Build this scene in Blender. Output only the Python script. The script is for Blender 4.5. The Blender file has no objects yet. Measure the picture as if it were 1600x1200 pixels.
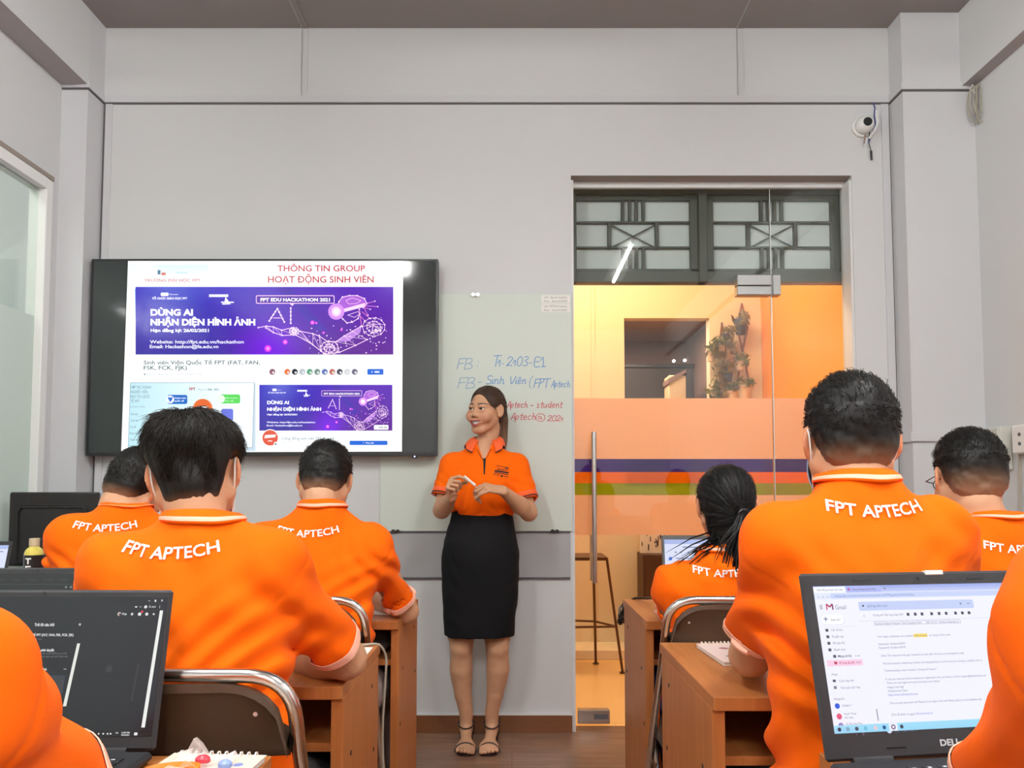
import bpy, math, random
import numpy as np
from mathutils import Vector
from mathutils.bvhtree import BVHTree

random.seed(7)
scene = bpy.context.scene
COL = scene.collection
PI = math.pi

# ------------------------------------------------------------------ camera
EYE = 1.13
FPX = 1200.0                       # focal length in pixels of the 1600x1200 frame
PITCH = math.radians(3.2)
PPY = 703.0                        # principal point row
cam_d = bpy.data.cameras.new('camera')
cam_d.sensor_width = 36.0
cam_d.lens = 36.0 * FPX / 1600.0
cam_d.shift_y = (PPY - 600.0) / 1600.0
cam_d.clip_start = 0.03
cam = bpy.data.objects.new('camera', cam_d)
COL.objects.link(cam)
cam.location = (0, 0, EYE)
cam.rotation_euler = (PI / 2 + PITCH, 0, 0)
scene.camera = cam

# ------------------------------------------------------------------ world, exposure
scene.view_settings.view_transform = 'Standard'
scene.view_settings.look = 'None'
scene.view_settings.gamma = 1.0
scene.view_settings.use_curve_mapping = False
scene.view_settings.exposure = 0.0
world = bpy.data.worlds.new('world')
scene.world = world
world.use_nodes = True
world.node_tree.nodes['Background'].inputs[0].default_value = (0.9, 0.95, 1.0, 1)
world.node_tree.nodes['Background'].inputs[1].default_value = 0.05

TUBE_W = 430.0                     # strength of the fluorescent tubes
HALL_W = 31.0                      # power of the hallway lamps


def W(px, py, d):
    """The point at depth y = d that the lens sees at photo pixel (px, py)."""
    xc = (px - 800.0) / FPX
    yc = (PPY - py) / FPX
    c, s = math.cos(PITCH), math.sin(PITCH)
    k = d / (c - s * yc)
    return Vector((xc * k, d, EYE + (s + c * yc) * k))


def area(name, loc, rot, sx, sy, power, col):
    l = bpy.data.lights.new(name, 'AREA')
    l.shape = 'RECTANGLE'
    l.size, l.size_y = sx, sy
    l.energy = power
    l.color = col
    o = bpy.data.objects.new(name, l)
    COL.objects.link(o)
    o.location = loc
    o.rotation_euler = rot
    return o


# warm ceiling lamps of the hallway behind the glass door
area('hallway_lamp', (0.9, 4.75, 3.15), (0, 0, 0), 0.9, 0.5, HALL_W, (1.0, 0.66, 0.36))
area('hallway_lamp', (0.2, 5.0, 3.15), (0, 0, 0), 0.5, 0.5, HALL_W * 0.6, (1.0, 0.68, 0.40))

# ------------------------------------------------------------------ materials
MATS = {}


def mat(name, col=(.8, .8, .8), rough=.5, metal=0.0, spec=.5, emit=None, estr=1.0, coat=0.0, sheen=0.0, bump=None, vary=None):
    """bump = (scale, strength, (sx,sy,sz)); vary = (scale, colour2, (sx,sy,sz))"""
    if name in MATS:
        return MATS[name]
    m = bpy.data.materials.new(name)
    m.use_nodes = True
    nt = m.node_tree
    b = nt.nodes['Principled BSDF']
    b.inputs['Base Color'].default_value = (*col, 1)
    b.inputs['Roughness'].default_value = rough
    b.inputs['Metallic'].default_value = metal
    b.inputs['Specular IOR Level'].default_value = spec
    b.inputs['Coat Weight'].default_value = coat
    b.inputs['Sheen Weight'].default_value = sheen
    if emit:
        b.inputs['Emission Color'].default_value = (*emit, 1)
        b.inputs['Emission Strength'].default_value = estr
    tc = None
    if bump or vary:
        tc = nt.nodes.new('ShaderNodeTexCoord')
    if vary:
        mp = nt.nodes.new('ShaderNodeMapping')
        mp.inputs['Scale'].default_value = vary[2]
        nz = nt.nodes.new('ShaderNodeTexNoise')
        nz.inputs['Scale'].default_value = vary[0]
        nz.inputs['Detail'].default_value = 4
        mx = nt.nodes.new('ShaderNodeMix')
        mx.data_type = 'RGBA'
        mx.inputs[6].default_value = (*col, 1)
        mx.inputs[7].default_value = (*vary[1], 1)
        nt.links.new(tc.outputs['Object'], mp.inputs[0])
        nt.links.new(mp.outputs[0], nz.inputs['Vector'])
        nt.links.new(nz.outputs['Fac'], mx.inputs[0])
        nt.links.new(mx.outputs[2], b.inputs['Base Color'])
    if bump:
        mp = nt.nodes.new('ShaderNodeMapping')
        mp.inputs['Scale'].default_value = bump[2] if len(bump) > 2 else (1, 1, 1)
        nz = nt.nodes.new('ShaderNodeTexNoise')
        nz.inputs['Scale'].default_value = bump[0]
        nz.inputs['Detail'].default_value = 3
        bp = nt.nodes.new('ShaderNodeBump')
        bp.inputs['Strength'].default_value = bump[1]
        bp.inputs['Distance'].default_value = 0.002
        nt.links.new(tc.outputs['Object'], mp.inputs[0])
        nt.links.new(mp.outputs[0], nz.inputs['Vector'])
        nt.links.new(nz.outputs['Fac'], bp.inputs['Height'])
        nt.links.new(bp.outputs[0], b.inputs['Normal'])
    MATS[name] = m
    return m


def attr_mat(name, rough=.5, spec=.4, bump=None, sheen=0.0, sub=0.0, emission=False, estr=1.0):
    """Colour from the mesh's own colour attribute 'tint' (skin with lips, hair with a clipped fade, a picture on a screen)."""
    if name in MATS:
        return MATS[name]
    m = mat(name, rough=rough, spec=spec, bump=bump, sheen=sheen)
    nt = m.node_tree
    b = nt.nodes['Principled BSDF']
    a = nt.nodes.new('ShaderNodeAttribute')
    a.attribute_name = 'tint'
    nt.links.new(a.outputs['Color'], b.inputs['Base Color'])
    b.inputs['Subsurface Weight'].default_value = sub
    b.inputs['Subsurface Radius'].default_value = (.012, .005, .003)
    if emission:
        b.inputs['Base Color'].default_value = (0, 0, 0, 1)
        nt.links.remove(b.inputs['Base Color'].links[0])
        nt.links.new(a.outputs['Color'], b.inputs['Emission Color'])
        b.inputs['Emission Strength'].default_value = estr
    return m


def wood_mat(name, c1, c2, rough, axis_scale, rings=6.0, spec=.4):
    m = mat(name, c1, rough, spec=spec)
    nt = m.node_tree
    b = nt.nodes['Principled BSDF']
    tc = nt.nodes.new('ShaderNodeTexCoord')
    mp = nt.nodes.new('ShaderNodeMapping')
    mp.inputs['Scale'].default_value = axis_scale
    nz = nt.nodes.new('ShaderNodeTexNoise')
    nz.inputs['Scale'].default_value = rings
    nz.inputs['Detail'].default_value = 6
    nz.inputs['Roughness'].default_value = .65
    nz.inputs['Distortion'].default_value = .6
    rp = nt.nodes.new('ShaderNodeValToRGB')
    rp.color_ramp.elements[0].position = .32
    rp.color_ramp.elements[0].color = (*c2, 1)
    rp.color_ramp.elements[1].position = .66
    rp.color_ramp.elements[1].color = (*c1, 1)
    nt.links.new(tc.outputs['Object'], mp.inputs[0])
    nt.links.new(mp.outputs[0], nz.inputs['Vector'])
    nt.links.new(nz.outputs['Fac'], rp.inputs[0])
    nt.links.new(rp.outputs[0], b.inputs['Base Color'])
    return m


def floor_mat():
    m = mat('floor_laminate', (.2, .1, .06), .28, spec=.5)
    nt = m.node_tree
    b = nt.nodes['Principled BSDF']
    tc = nt.nodes.new('ShaderNodeTexCoord')
    br = nt.nodes.new('ShaderNodeTexBrick')
    br.offset = .37
    br.inputs['Scale'].default_value = 1
    br.inputs['Mortar Size'].default_value = .0012
    br.inputs['Brick Width'].default_value = 1.2
    br.inputs['Row Height'].default_value = .19
    br.inputs['Color1'].default_value = (.235, .125, .078, 1)
    br.inputs['Color2'].default_value = (.29, .165, .105, 1)
    br.inputs['Mortar'].default_value = (.05, .03, .02, 1)
    mp = nt.nodes.new('ShaderNodeMapping')
    mp.inputs['Scale'].default_value = (1.5, 16, 1)
    nz = nt.nodes.new('ShaderNodeTexNoise')
    nz.inputs['Scale'].default_value = 3
    nz.inputs['Detail'].default_value = 7
    nz.inputs['Distortion'].default_value = .8
    mx = nt.nodes.new('ShaderNodeMix')
    mx.data_type = 'RGBA'
    mx.blend_type = 'OVERLAY'
    mx.inputs[0].default_value = .75
    nt.links.new(tc.outputs['Object'], br.inputs['Vector'])
    nt.links.new(tc.outputs['Object'], mp.inputs[0])
    nt.links.new(mp.outputs[0], nz.inputs['Vector'])
    nt.links.new(br.outputs['Color'], mx.inputs[6])
    nt.links.new(nz.outputs['Fac'], mx.inputs[7])
    nt.links.new(mx.outputs[2], b.inputs['Base Color'])
    return m


def glass_mat(name, tint=(1, 1, 1), gloss=.06):
    """clear pane: see-through with a Fresnel reflection"""
    m = mat(name)
    nt = m.node_tree
    nt.nodes.remove(nt.nodes['Principled BSDF'])
    out = nt.nodes['Material Output']
    tr = nt.nodes.new('ShaderNodeBsdfTransparent')
    tr.inputs[0].default_value = (*tint, 1)
    gl = nt.nodes.new('ShaderNodeBsdfGlossy')
    gl.inputs['Roughness'].default_value = .01
    fr = nt.nodes.new('ShaderNodeLayerWeight')
    fr.inputs[0].default_value = .5
    pw = nt.nodes.new('ShaderNodeMath')
    pw.operation = 'POWER'
    pw.inputs[1].default_value = 4.0
    ad = nt.nodes.new('ShaderNodeMath')
    ad.operation = 'ADD'
    ad.inputs[1].default_value = gloss
    ad.use_clamp = True
    nt.links.new(fr.outputs['Facing'], pw.inputs[0])
    mx = nt.nodes.new('ShaderNodeMixShader')
    nt.links.new(pw.outputs[0], ad.inputs[0])
    nt.links.new(ad.outputs[0], mx.inputs[0])
    nt.links.new(tr.outputs[0], mx.inputs[1])
    nt.links.new(gl.outputs[0], mx.inputs[2])
    nt.links.new(mx.outputs[0], out.inputs[0])
    return m


def frost_mat(name, col, trans=.6, clear=.0, blotch=None):
    """frosted or printed film: lets light through diffusely"""
    m = mat(name)
    nt = m.node_tree
    nt.nodes.remove(nt.nodes['Principled BSDF'])
    out = nt.nodes['Material Output']
    df = nt.nodes.new('ShaderNodeBsdfDiffuse')
    tl = nt.nodes.new('ShaderNodeBsdfTranslucent')
    df.inputs[0].default_value = (*col, 1)
    tl.inputs[0].default_value = (*col, 1)
    mx = nt.nodes.new('ShaderNodeMixShader')
    mx.inputs[0].default_value = trans
    nt.links.new(df.outputs[0], mx.inputs[1])
    nt.links.new(tl.outputs[0], mx.inputs[2])
    last = mx
    if blotch:
        rf = nt.nodes.new('ShaderNodeBsdfRefraction')
        rf.inputs['Color'].default_value = (*blotch, 1)
        rf.inputs['Roughness'].default_value = .35
        rf.inputs['IOR'].default_value = 1.02
        m2 = nt.nodes.new('ShaderNodeMixShader')
        m2.inputs[0].default_value = .55
        nt.links.new(last.outputs[0], m2.inputs[1])
        nt.links.new(rf.outputs[0], m2.inputs[2])
        last = m2
    if clear:
        tr = nt.nodes.new('ShaderNodeBsdfTransparent')
        m3 = nt.nodes.new('ShaderNodeMixShader')
        m3.inputs[0].default_value = clear
        nt.links.new(last.outputs[0], m3.inputs[1])
        nt.links.new(tr.outputs[0], m3.inputs[2])
        last = m3
    nt.links.new(last.outputs[0], out.inputs[0])
    return m


mat('wall_paint', (.63, .635, .64), .55, bump=(160, .12))
mat('wall_panel', (.60, .605, .625), .42, bump=(90, .05))
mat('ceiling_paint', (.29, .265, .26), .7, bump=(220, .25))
mat('trim_white', (.70, .70, .70), .4)
mat('trim_grey', (.42, .42, .43), .4)
mat('gap_dark', (.10, .095, .10), .7)
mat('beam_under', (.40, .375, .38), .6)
mat('skirting', (.23, .085, .032), .35, vary=(4, (.15, .05, .02), (1, 1, 14)))
mat('door_green', (.060, .068, .046), .38)
mat('lintel_brown', (.30, .25, .215), .5)
mat('chrome', (.66, .64, .62), .20, metal=1.0)
mat('brushed_steel', (.42, .41, .40), .38, metal=1.0)
mat('steel', (.62, .61, .60), .27, metal=1.0)
mat('chair_vinyl', (.060, .034, .020), .36, bump=(240, .15))
mat('black_plastic', (.012, .012, .014), .38)
mat('dark_plastic', (.022, .022, .026), .45)
mat('monitor_plastic', (.020, .017, .018), .33)
mat('grey_plastic', (.10, .10, .105), .4)
mat('key_cap', (.016, .016, .02), .42)
mat('key_print', (.5, .5, .52), .5)
mat('white_plastic', (.78, .78, .76), .35)
mat('cream_plastic', (.58, .59, .53), .4)
mat('white_paint', (.8, .8, .78), .45)
mat('paper', (.82, .81, .78), .7)
mat('cable_black', (.012, .01, .01), .4)
mat('cable_white', (.40, .37, .30), .4)
mat('cable_blue', (.03, .05, .25), .4)
mat('shirt_orange', (.97, .140, .002), .85, spec=.10, sheen=.03, bump=(420, .12))
mat('shirt_print', (.86, .84, .82), .7)
mat('stripe_pale', (.95, .50, .36), .75)
mat('collar_red', (.95, .13, .03), .8, bump=(420, .12))
mat('stripe_black', (.01, .008, .01), .7)
mat('skirt_black', (.0040, .0042, .0055), .8, spec=.2, bump=(500, .3))
mat('denim', (.075, .105, .155), .85, bump=(300, .5), vary=(9, (.045, .065, .10), (1, 1, 1)))
mat('trouser_black', (.012, .012, .014), .8, bump=(300, .4))
mat('trouser_grey', (.33, .27, .25), .85, bump=(300, .3))
mat('shoe_dark', (.02, .018, .018), .5)
mat('sandal', (.022, .006, .006), .3)
mat('mask_blue', (.30, .45, .66), .8, bump=(300, .3))
mat('mask_white', (.82, .80, .77), .8)
mat('spectacle', (.015, .012, .015), .3)
mat('hair_black', (.0060, .0056, .006), .42, spec=.22)
mat('hair_tie', (.03, .03, .035), .35)
mat('eye_white', (.72, .68, .65), .2)
mat('eye_dark', (.018, .010, .008), .15)
mat('tooth', (.80, .76, .70), .3)
mat('pen_white', (.80, .77, .74), .35)
attr_mat('skin', rough=.5, spec=.35, sub=.06, bump=(500, .12))
attr_mat('hair', rough=.50, spec=.20)
wood_mat('desk_wood', (.50, .185, .052), (.40, .135, .034), .38, (18, 1.4, 1.4), 3.0)
wood_mat('desk_side', (.50, .185, .052), (.40, .135, .034), .4, (14, 14, .9), 3.0)
wood_mat('trellis_wood', (.30, .12, .045), (.2, .075, .03), .5, (10, 10, 2), 3.0)
floor_mat()
glass_mat('pane_clear', (.97, .985, .98), .045)
glass_mat('pane_green', (.93, .97, .945), .05)
frost_mat('frost_film', (.86, .70, .58), .86)
frost_mat('frost_green', (.80, .88, .82), .35)
frost_mat('pane_milky', (.66, .72, .70), .0)


# ------------------------------------------------------------------ object bookkeeping
def put(o, label=None, cat=None, group=None, kind=None):
    if label:
        o['label'] = label
    if cat:
        o['category'] = cat
    if group:
        o['group'] = group
    if kind:
        o['kind'] = kind
    return o


def thing(name, loc, label=None, cat=None, group=None, kind=None, rz=0.0):
    o = bpy.data.objects.new(name, None)
    o.empty_display_size = .05
    COL.objects.link(o)
    o.location = loc
    o.rotation_euler = (0, 0, rz)
    return put(o, label, cat, group, kind)


def copy_tree(o, parent=None):
    c = o.copy()
    COL.objects.link(c)
    if parent is not None:
        c.parent = parent
    for ch in list(o.children):
        copy_tree(ch, c)
    return c


def mesh_np(name, V, quads, mats, parent=None, fmat=None, tint=None, smooth=True, off=None, tris=None):
    """link a mesh from numpy arrays"""
    V = np.asarray(V, dtype=np.float64)
    if off is not None:
        V = V - np.asarray(off, dtype=np.float64)
    me = bpy.data.meshes.new(name)
    nq = 0 if quads is None else len(quads)
    ntr = 0 if tris is None else len(tris)
    me.vertices.add(len(V))
    me.vertices.foreach_set('co', V.astype(np.float32).ravel())
    lp = []
    if nq:
        lp.append(np.asarray(quads, np.int32).ravel())
    if ntr:
        lp.append(np.asarray(tris, np.int32).ravel())
    lp = np.concatenate(lp)
    me.loops.add(len(lp))
    me.loops.foreach_set('vertex_index', lp)
    me.polygons.add(nq + ntr)
    st = np.concatenate([np.arange(nq) * 4, nq * 4 + np.arange(ntr) * 3]).astype(np.int32)
    me.polygons.foreach_set('loop_start', st)
    if fmat is not None:
        me.polygons.foreach_set('material_index', np.asarray(fmat, np.int32))
    me.polygons.foreach_set('use_smooth', np.full(nq + ntr, smooth, dtype=bool))
    for m in mats:
        me.materials.append(MATS[m])
    me.update(calc_edges=True)
    me.validate()
    if tint is not None:
        a = me.color_attributes.new('tint', 'FLOAT_COLOR', 'POINT')
        c = np.ones((len(V), 4), np.float32)
        c[:, :3] = tint
        a.data.foreach_set('color', c.ravel())
    o = bpy.data.objects.new(name, me)
    COL.objects.link(o)
    if parent is not None:
        o.parent = parent
    return o


class MB:
    """collects boxes, tubes, lathes and lofts that become ONE mesh object"""

    def __init__(s):
        s.v, s.f, s.m = [], [], []

    def _add(s, vs, fs, m):
        k = len(s.v)
        s.v += [tuple(p) for p in vs]
        s.f += [tuple(i + k for i in f) for f in fs]
        s.m += [m] * len(fs)
        return s

    def box(s, x0, x1, y0, y1, z0, z1, m=0, bev=0.0):
        b = min(bev, abs(x1 - x0) / 2.01, abs(y1 - y0) / 2.01, abs(z1 - z0) / 2.01)
        if b <= 0:
            vs = [(x, y, z) for x in (x0, x1) for y in (y0, y1) for z in (z0, z1)]
            fs = [(0, 1, 3, 2), (4, 6, 7, 5), (0, 4, 5, 1), (2, 3, 7, 6), (0, 2, 6, 4), (1, 5, 7, 3)]
            return s._add(vs, fs, m)
        vs, ix = [], {}
        for i, (x, sx) in enumerate(((x0, 1), (x1, -1))):
            for j, (y, sy) in enumerate(((y0, 1), (y1, -1))):
                for k, (z, sz) in enumerate(((z0, 1), (z1, -1))):
                    for a, p in enumerate(((x, y + sy * b, z + sz * b), (x + sx * b, y, z + sz * b), (x + sx * b, y + sy * b, z))):
                        ix[i, j, k, a] = len(vs)
                        vs.append(p)
        fs = []
        for i in (0, 1):
            fs.append(tuple(ix[i, j, k, 0] for j, k in ((0, 0), (1, 0), (1, 1), (0, 1))))
            fs.append(tuple(ix[j, i, k, 1] for j, k in ((0, 0), (1, 0), (1, 1), (0, 1))))
            fs.append(tuple(ix[j, k, i, 2] for j, k in ((0, 0), (1, 0), (1, 1), (0, 1))))
        for i in (0, 1):
            for j in (0, 1):
                fs.append((ix[i, j, 0, 0], ix[i, j, 1, 0], ix[i, j, 1, 1], ix[i, j, 0, 1]))
                fs.append((ix[i, 0, j, 0], ix[i, 1, j, 0], ix[i, 1, j, 2], ix[i, 0, j, 2]))
                fs.append((ix[0, i, j, 1], ix[1, i, j, 1], ix[1, i, j, 2], ix[0, i, j, 2]))
        for i in (0, 1):
            for j in (0, 1):
                for k in (0, 1):
                    fs.append((ix[i, j, k, 0], ix[i, j, k, 1], ix[i, j, k, 2]))
        return s._add(vs, fs, m)

    def quad(s, a, b, c, d, m=0):
        return s._add([a, b, c, d], [(0, 1, 2, 3)], m)

    def poly(s, pts, m=0):
        return s._add(pts, [tuple(range(len(pts)))], m)

    def prism(s, pts, vec, m=0):
        """a polygon pushed along a vector"""
        n = len(pts)
        P = [Vector(p) for p in pts]
        v = Vector(vec)
        fs = [tuple(range(n))[::-1], tuple(range(n, 2 * n))]
        fs += [(i, (i + 1) % n, n + (i + 1) % n, n + i) for i in range(n)]
        return s._add(P + [p + v for p in P], fs, m)

    def tube(s, pts, r, m=0, n=10, cap=True, closed=False):
        P = [Vector(p) for p in pts]
        N = len(P)
        R = r if isinstance(r, (list, tuple)) else [r] * N
        rings = []
        up = None
        for i in range(N):
            if closed:
                t = P[(i + 1) % N] - P[i - 1]
            else:
                t = P[min(i + 1, N - 1)] - P[max(i - 1, 0)]
            if t.length < 1e-9:
                t = Vector((0, 0, 1))
            t.normalize()
            if up is None:
                up = Vector((0, 0, 1)) if abs(t.z) < .9 else Vector((1, 0, 0))
            a = up - t * up.dot(t)
            if a.length < 1e-6:
                a = t.orthogonal()
            a.normalize()
            up = a
            b = t.cross(a)
            rings.append([P[i] + (a * math.cos(q) + b * math.sin(q)) * R[i] for q in [2 * PI * k / n for k in range(n)]])
        return s.loft(rings, m, cap=cap and not closed, closed=closed)

    def loft(s, rings, m=0, cap=True, closed=False):
        n = len(rings[0])
        vs = [p for r in rings for p in r]
        fs = []
        L = len(rings)
        for i in range(L if closed else L - 1):
            j = (i + 1) % L
            for k in range(n):
                fs.append((i * n + k, i * n + (k + 1) % n, j * n + (k + 1) % n, j * n + k))
        if cap:
            fs.append(tuple(range(n))[::-1])
            fs.append(tuple((L - 1) * n + k for k in range(n)))
        return s._add(vs, fs, m)

    def lathe(s, prof, c=(0, 0, 0), m=0, n=20, axis='z', cap=True):
        """prof = [(radius, height)]"""
        rings = []
        for r, h in prof:
            ring = []
            for k in range(n):
                a = 2 * PI * k / n
                u, v = r * math.cos(a), r * math.sin(a)
                p = (u, v, h) if axis == 'z' else ((u, h, v) if axis == 'y' else (h, u, v))
                ring.append((c[0] + p[0], c[1] + p[1], c[2] + p[2]))
            rings.append(ring)
        return s.loft(rings, m, cap=cap)

    def ball(s, c, r, m=0, n=10, sq=(1, 1, 1)):
        k = max(4, n // 2)
        prof = [(max(1e-4, math.sin(PI * i / k)) * r, -math.cos(PI * i / k) * r) for i in range(k + 1)]
        rings = [[(c[0] + rr * math.cos(2 * PI * q / n) * sq[0], c[1] + rr * math.sin(2 * PI * q / n) * sq[1], c[2] + h * sq[2]) for q in range(n)] for rr, h in prof]
        return s.loft(rings, m)

    def build(s, name, mats, parent=None, smooth=False, off=None, angle=None, label=None):
        if isinstance(mats, str):
            mats = [mats]
        me = bpy.data.meshes.new(name)
        vs = s.v if off is None else [(p[0] - off[0], p[1] - off[1], p[2] - off[2]) for p in s.v]
        me.from_pydata(vs, [], s.f)
        me.polygons.foreach_set('material_index', s.m)
        for m in mats:
            me.materials.append(MATS[m])
        me.validate()
        if smooth:
            me.shade_smooth()
            me.set_sharp_from_angle(angle=angle or math.radians(35))
        me.update()
        o = bpy.data.objects.new(name, me)
        COL.objects.link(o)
        if parent is not None:
            o.parent = parent
        if label:
            o['label'] = label
        return o


def arc_pts(pts, rad, seg=6):
    """round the inner corners of a polyline"""
    P = [Vector(p) for p in pts]
    out = [P[0]]
    for i in range(1, len(P) - 1):
        a, b, c = P[i - 1], P[i], P[i + 1]
        u, v = (a - b).normalized(), (c - b).normalized()
        r = min(rad, (a - b).length * .49, (c - b).length * .49)
        p, q = b + u * r, b + v * r
        for k in range(seg + 1):
            t = k / seg
            out.append(p.lerp(b, t).lerp(b.lerp(q, t), t))
    out.append(P[-1])
    return out


# ------------------------------------------------------------------ lettering
_txt = {}


def text_mesh(s, bold=0.0):
    """the flat mesh of a line of text one unit high: vertices, faces and width"""
    key = (s, bold)
    if key in _txt:
        return _txt[key]
    if 'Đ' in s or 'đ' in s:               # the barred letters: a D or d with its own bar
        V, F, wd = text_mesh(s.replace('Đ', 'D').replace('đ', 'd'), bold)
        V, F = V.copy(), list(F)
        for i, ch in enumerate(s):
            if ch in 'Đđ':
                pre = s[:i].replace('Đ', 'D').replace('đ', 'd')
                x = text_mesh(pre + 'I', bold)[2] - text_mesh('I', bold)[2] if pre else 0.0
                a, b, y = (x - .07, x + .30, .33) if ch == 'Đ' else (x + .20, x + .56, .60)
                n = len(V)
                V = np.concatenate([V, [(a, y, 0), (b, y, 0), (b, y + .075 + bold, 0), (a, y + .075 + bold, 0)]])
                F.append((n, n + 1, n + 2, n + 3))
        _txt[key] = (V, F, wd)
        return _txt[key]
    cu = bpy.data.curves.new('lettering', 'FONT')
    cu.body = s
    cu.size = 1.0
    cu.offset = bold
    cu.resolution_u = 3
    o = bpy.data.objects.new('lettering', cu)
    COL.objects.link(o)
    dg = bpy.context.evaluated_depsgraph_get()
    me = bpy.data.meshes.new_from_object(o.evaluated_get(dg))
    V = np.array([v.co[:] for v in me.vertices]) if len(me.vertices) else np.zeros((0, 3))
    F = [tuple(p.vertices) for p in me.polygons]
    bpy.data.objects.remove(o)
    bpy.data.curves.remove(cu)
    bpy.data.meshes.remove(me)
    if len(V):
        V[:, 0] -= V[:, 0].min()
        wd = V[:, 0].max()
    else:
        wd = 0
    _txt[key] = (V, F, wd)
    return _txt[key]


class Sheet:
    """a flat picture (screen, sign) made of coloured patches; u to the right and v DOWN in its own units, w lifts a patch off the sheet"""

    def __init__(s, fn):
        s.fn, s.v, s.f, s.c, s.n = fn, [], [], [], 0

    def _add(s, pts, fs, col, w):
        k = len(s.v)
        s.v += [tuple(s.fn(u, v, w)) for u, v in pts]
        s.f += [tuple(i + k for i in f) for f in fs]
        if isinstance(col[0], (tuple, list)):
            s.c += list(col)
        else:
            s.c += [col] * len(pts)

    def _w(s, w):
        s.n += 1
        return w + s.n * 6e-6

    def rect(s, u0, v0, u1, v1, col, w=0):
        s._add([(u0, v1), (u1, v1), (u1, v0), (u0, v0)], [(0, 1, 2, 3)], col, s._w(w))

    def poly(s, pts, col, w=0):
        s._add(pts, [tuple(range(len(pts)))], col, s._w(w))

    def rrect(s, u0, v0, u1, v1, r, col, w=0):
        pts = []
        for cx, cy, a0 in ((u1 - r, v1 - r, 0), (u0 + r, v1 - r, 90), (u0 + r, v0 + r, 180), (u1 - r, v0 + r, 270)):
            for k in range(5):
                a = math.radians(a0 + k * 22.5)
                pts.append((cx + r * math.cos(a), cy + r * math.sin(a)))
        s.poly(pts[::-1], col, w)

    def disc(s, u, v, r, col, w=0, n=14):
        s.poly([(u + r * math.cos(2 * PI * k / n), v - r * math.sin(2 * PI * k / n)) for k in range(n)], col, w)

    def line(s, pts, t, col, w=0):
        ww = s._w(w)
        for i, ((a, b), (c, d)) in enumerate(zip(pts[:-1], pts[1:])):
            L = math.hypot(c - a, d - b) or 1
            nx, ny = -(d - b) / L * t / 2, (c - a) / L * t / 2
            s._add([(a + nx, b + ny), (a - nx, b - ny), (c - nx, d - ny), (c + nx, d + ny)], [(0, 1, 2, 3)], col, ww + (i % 2) * 3e-6)

    def text(s, u, v, str_, h, col, bold=.0, width=None, w=0, align='l', slant=0, tall=1.0):
        """baseline at v, capital height h; width squeezes the line to that length"""
        V, F, wd = text_mesh(str_, bold)
        if not len(V):
            return
        k = h / .73
        kx = width / wd if width else k
        u0 = u - (kx * wd / 2 if align == 'c' else (kx * wd if align == 'r' else 0))
        s._add([(u0 + p[0] * kx + slant * p[1] * k, v - p[1] * k * tall) for p in V], F, col, s._w(w))

    def build(s, name, matname, parent=None, off=None):
        V = np.array(s.v)
        me = bpy.data.meshes.new(name)
        if off is not None:
            V = V - np.asarray(off)
        me.from_pydata([tuple(p) for p in V], [], s.f)
        a = me.color_attributes.new('tint', 'FLOAT_COLOR', 'POINT')
        c = np.ones((len(V), 4), np.float32)
        c[:, :3] = np.array([tuple(x[:3]) for x in s.c])
        a.data.foreach_set('color', c.ravel())
        me.materials.append(MATS[matname])
        me.update()
        o = bpy.data.objects.new(name, me)
        COL.objects.link(o)
        if parent is not None:
            o.parent = parent
        return o


def lin(r, g, b):
    f = lambda x: (x / 255 / 12.92) if x <= 10 else ((x / 255 + .055) / 1.055) ** 2.4
    return (f(r), f(g), f(b))


attr_mat('screen_glow', rough=.12, spec=.5, emission=True, estr=1.0)
attr_mat('print_ink', rough=.7, spec=.2)

# ------------------------------------------------------------------ fluorescent tubes under the ceiling
ZC = W(800, 44, 3.70).z                       # ceiling height
mat('tube_glow', (.9, .9, .9), emit=(.985, 1.0, .975), estr=TUBE_W)


def tube_light(x, y, label):
    t = thing('tube_light', (x, y, ZC), label, 'ceiling lamp', 'fluorescent ceiling lamps')
    MB().box(-.028, .028, -.62, .62, -.215, -.185, bev=.006).build('housing', 'white_paint', t)
    MB().box(-.09, .09, -.64, .64, -.216, -.212).build('reflector', 'white_paint', t)
    for s in (-1, 1):
        MB().tube([(0, s * .4, -.185), (0, s * .4, 0)], .005).build('hanger', 'white_paint', t)
        MB().lathe([(.017, s * .585), (.017, s * .615)], (0, 0, -.235), axis='y', n=12).build('end_cap', 'dark_plastic', t)
    MB().lathe([(.0135, -.585), (.0135, .585)], (0, 0, -.235), axis='y', n=14).build('tube', 'tube_glow', t, smooth=True)


tube_light(1.0, .72, 'white fluorescent tube hung above the right-hand desks nearest the door')
tube_light(-1.0, .72, 'white fluorescent tube hung above the left-hand desks nearest the screen')
tube_light(.12, -1.9, 'white fluorescent tube added out of view as rear fill light, nearer the mail-page laptop')  # unseen rear pair added as fill, placed so its glare lands on the board
tube_light(-.28, -1.9, 'white fluorescent tube added out of view as rear fill light, nearer the dark-page laptop')

# ------------------------------------------------------------------ room shell
YB = 3.70
XL, XLC, XR, XRC = -2.145, -2.02, 2.213, 1.87
YLC, YRC = 3.56, 3.576
DX0, DX1, DZ = .29, 1.672, 2.69              # door opening
YR = -3.2                                    # rear of the room
ZT = W(800, 161, YB).z                       # height of the line round the room


def struct(name, mb, mats, smooth=False):
    o = mb.build(name, mats, smooth=smooth)
    o['kind'] = 'structure'
    return o


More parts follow.
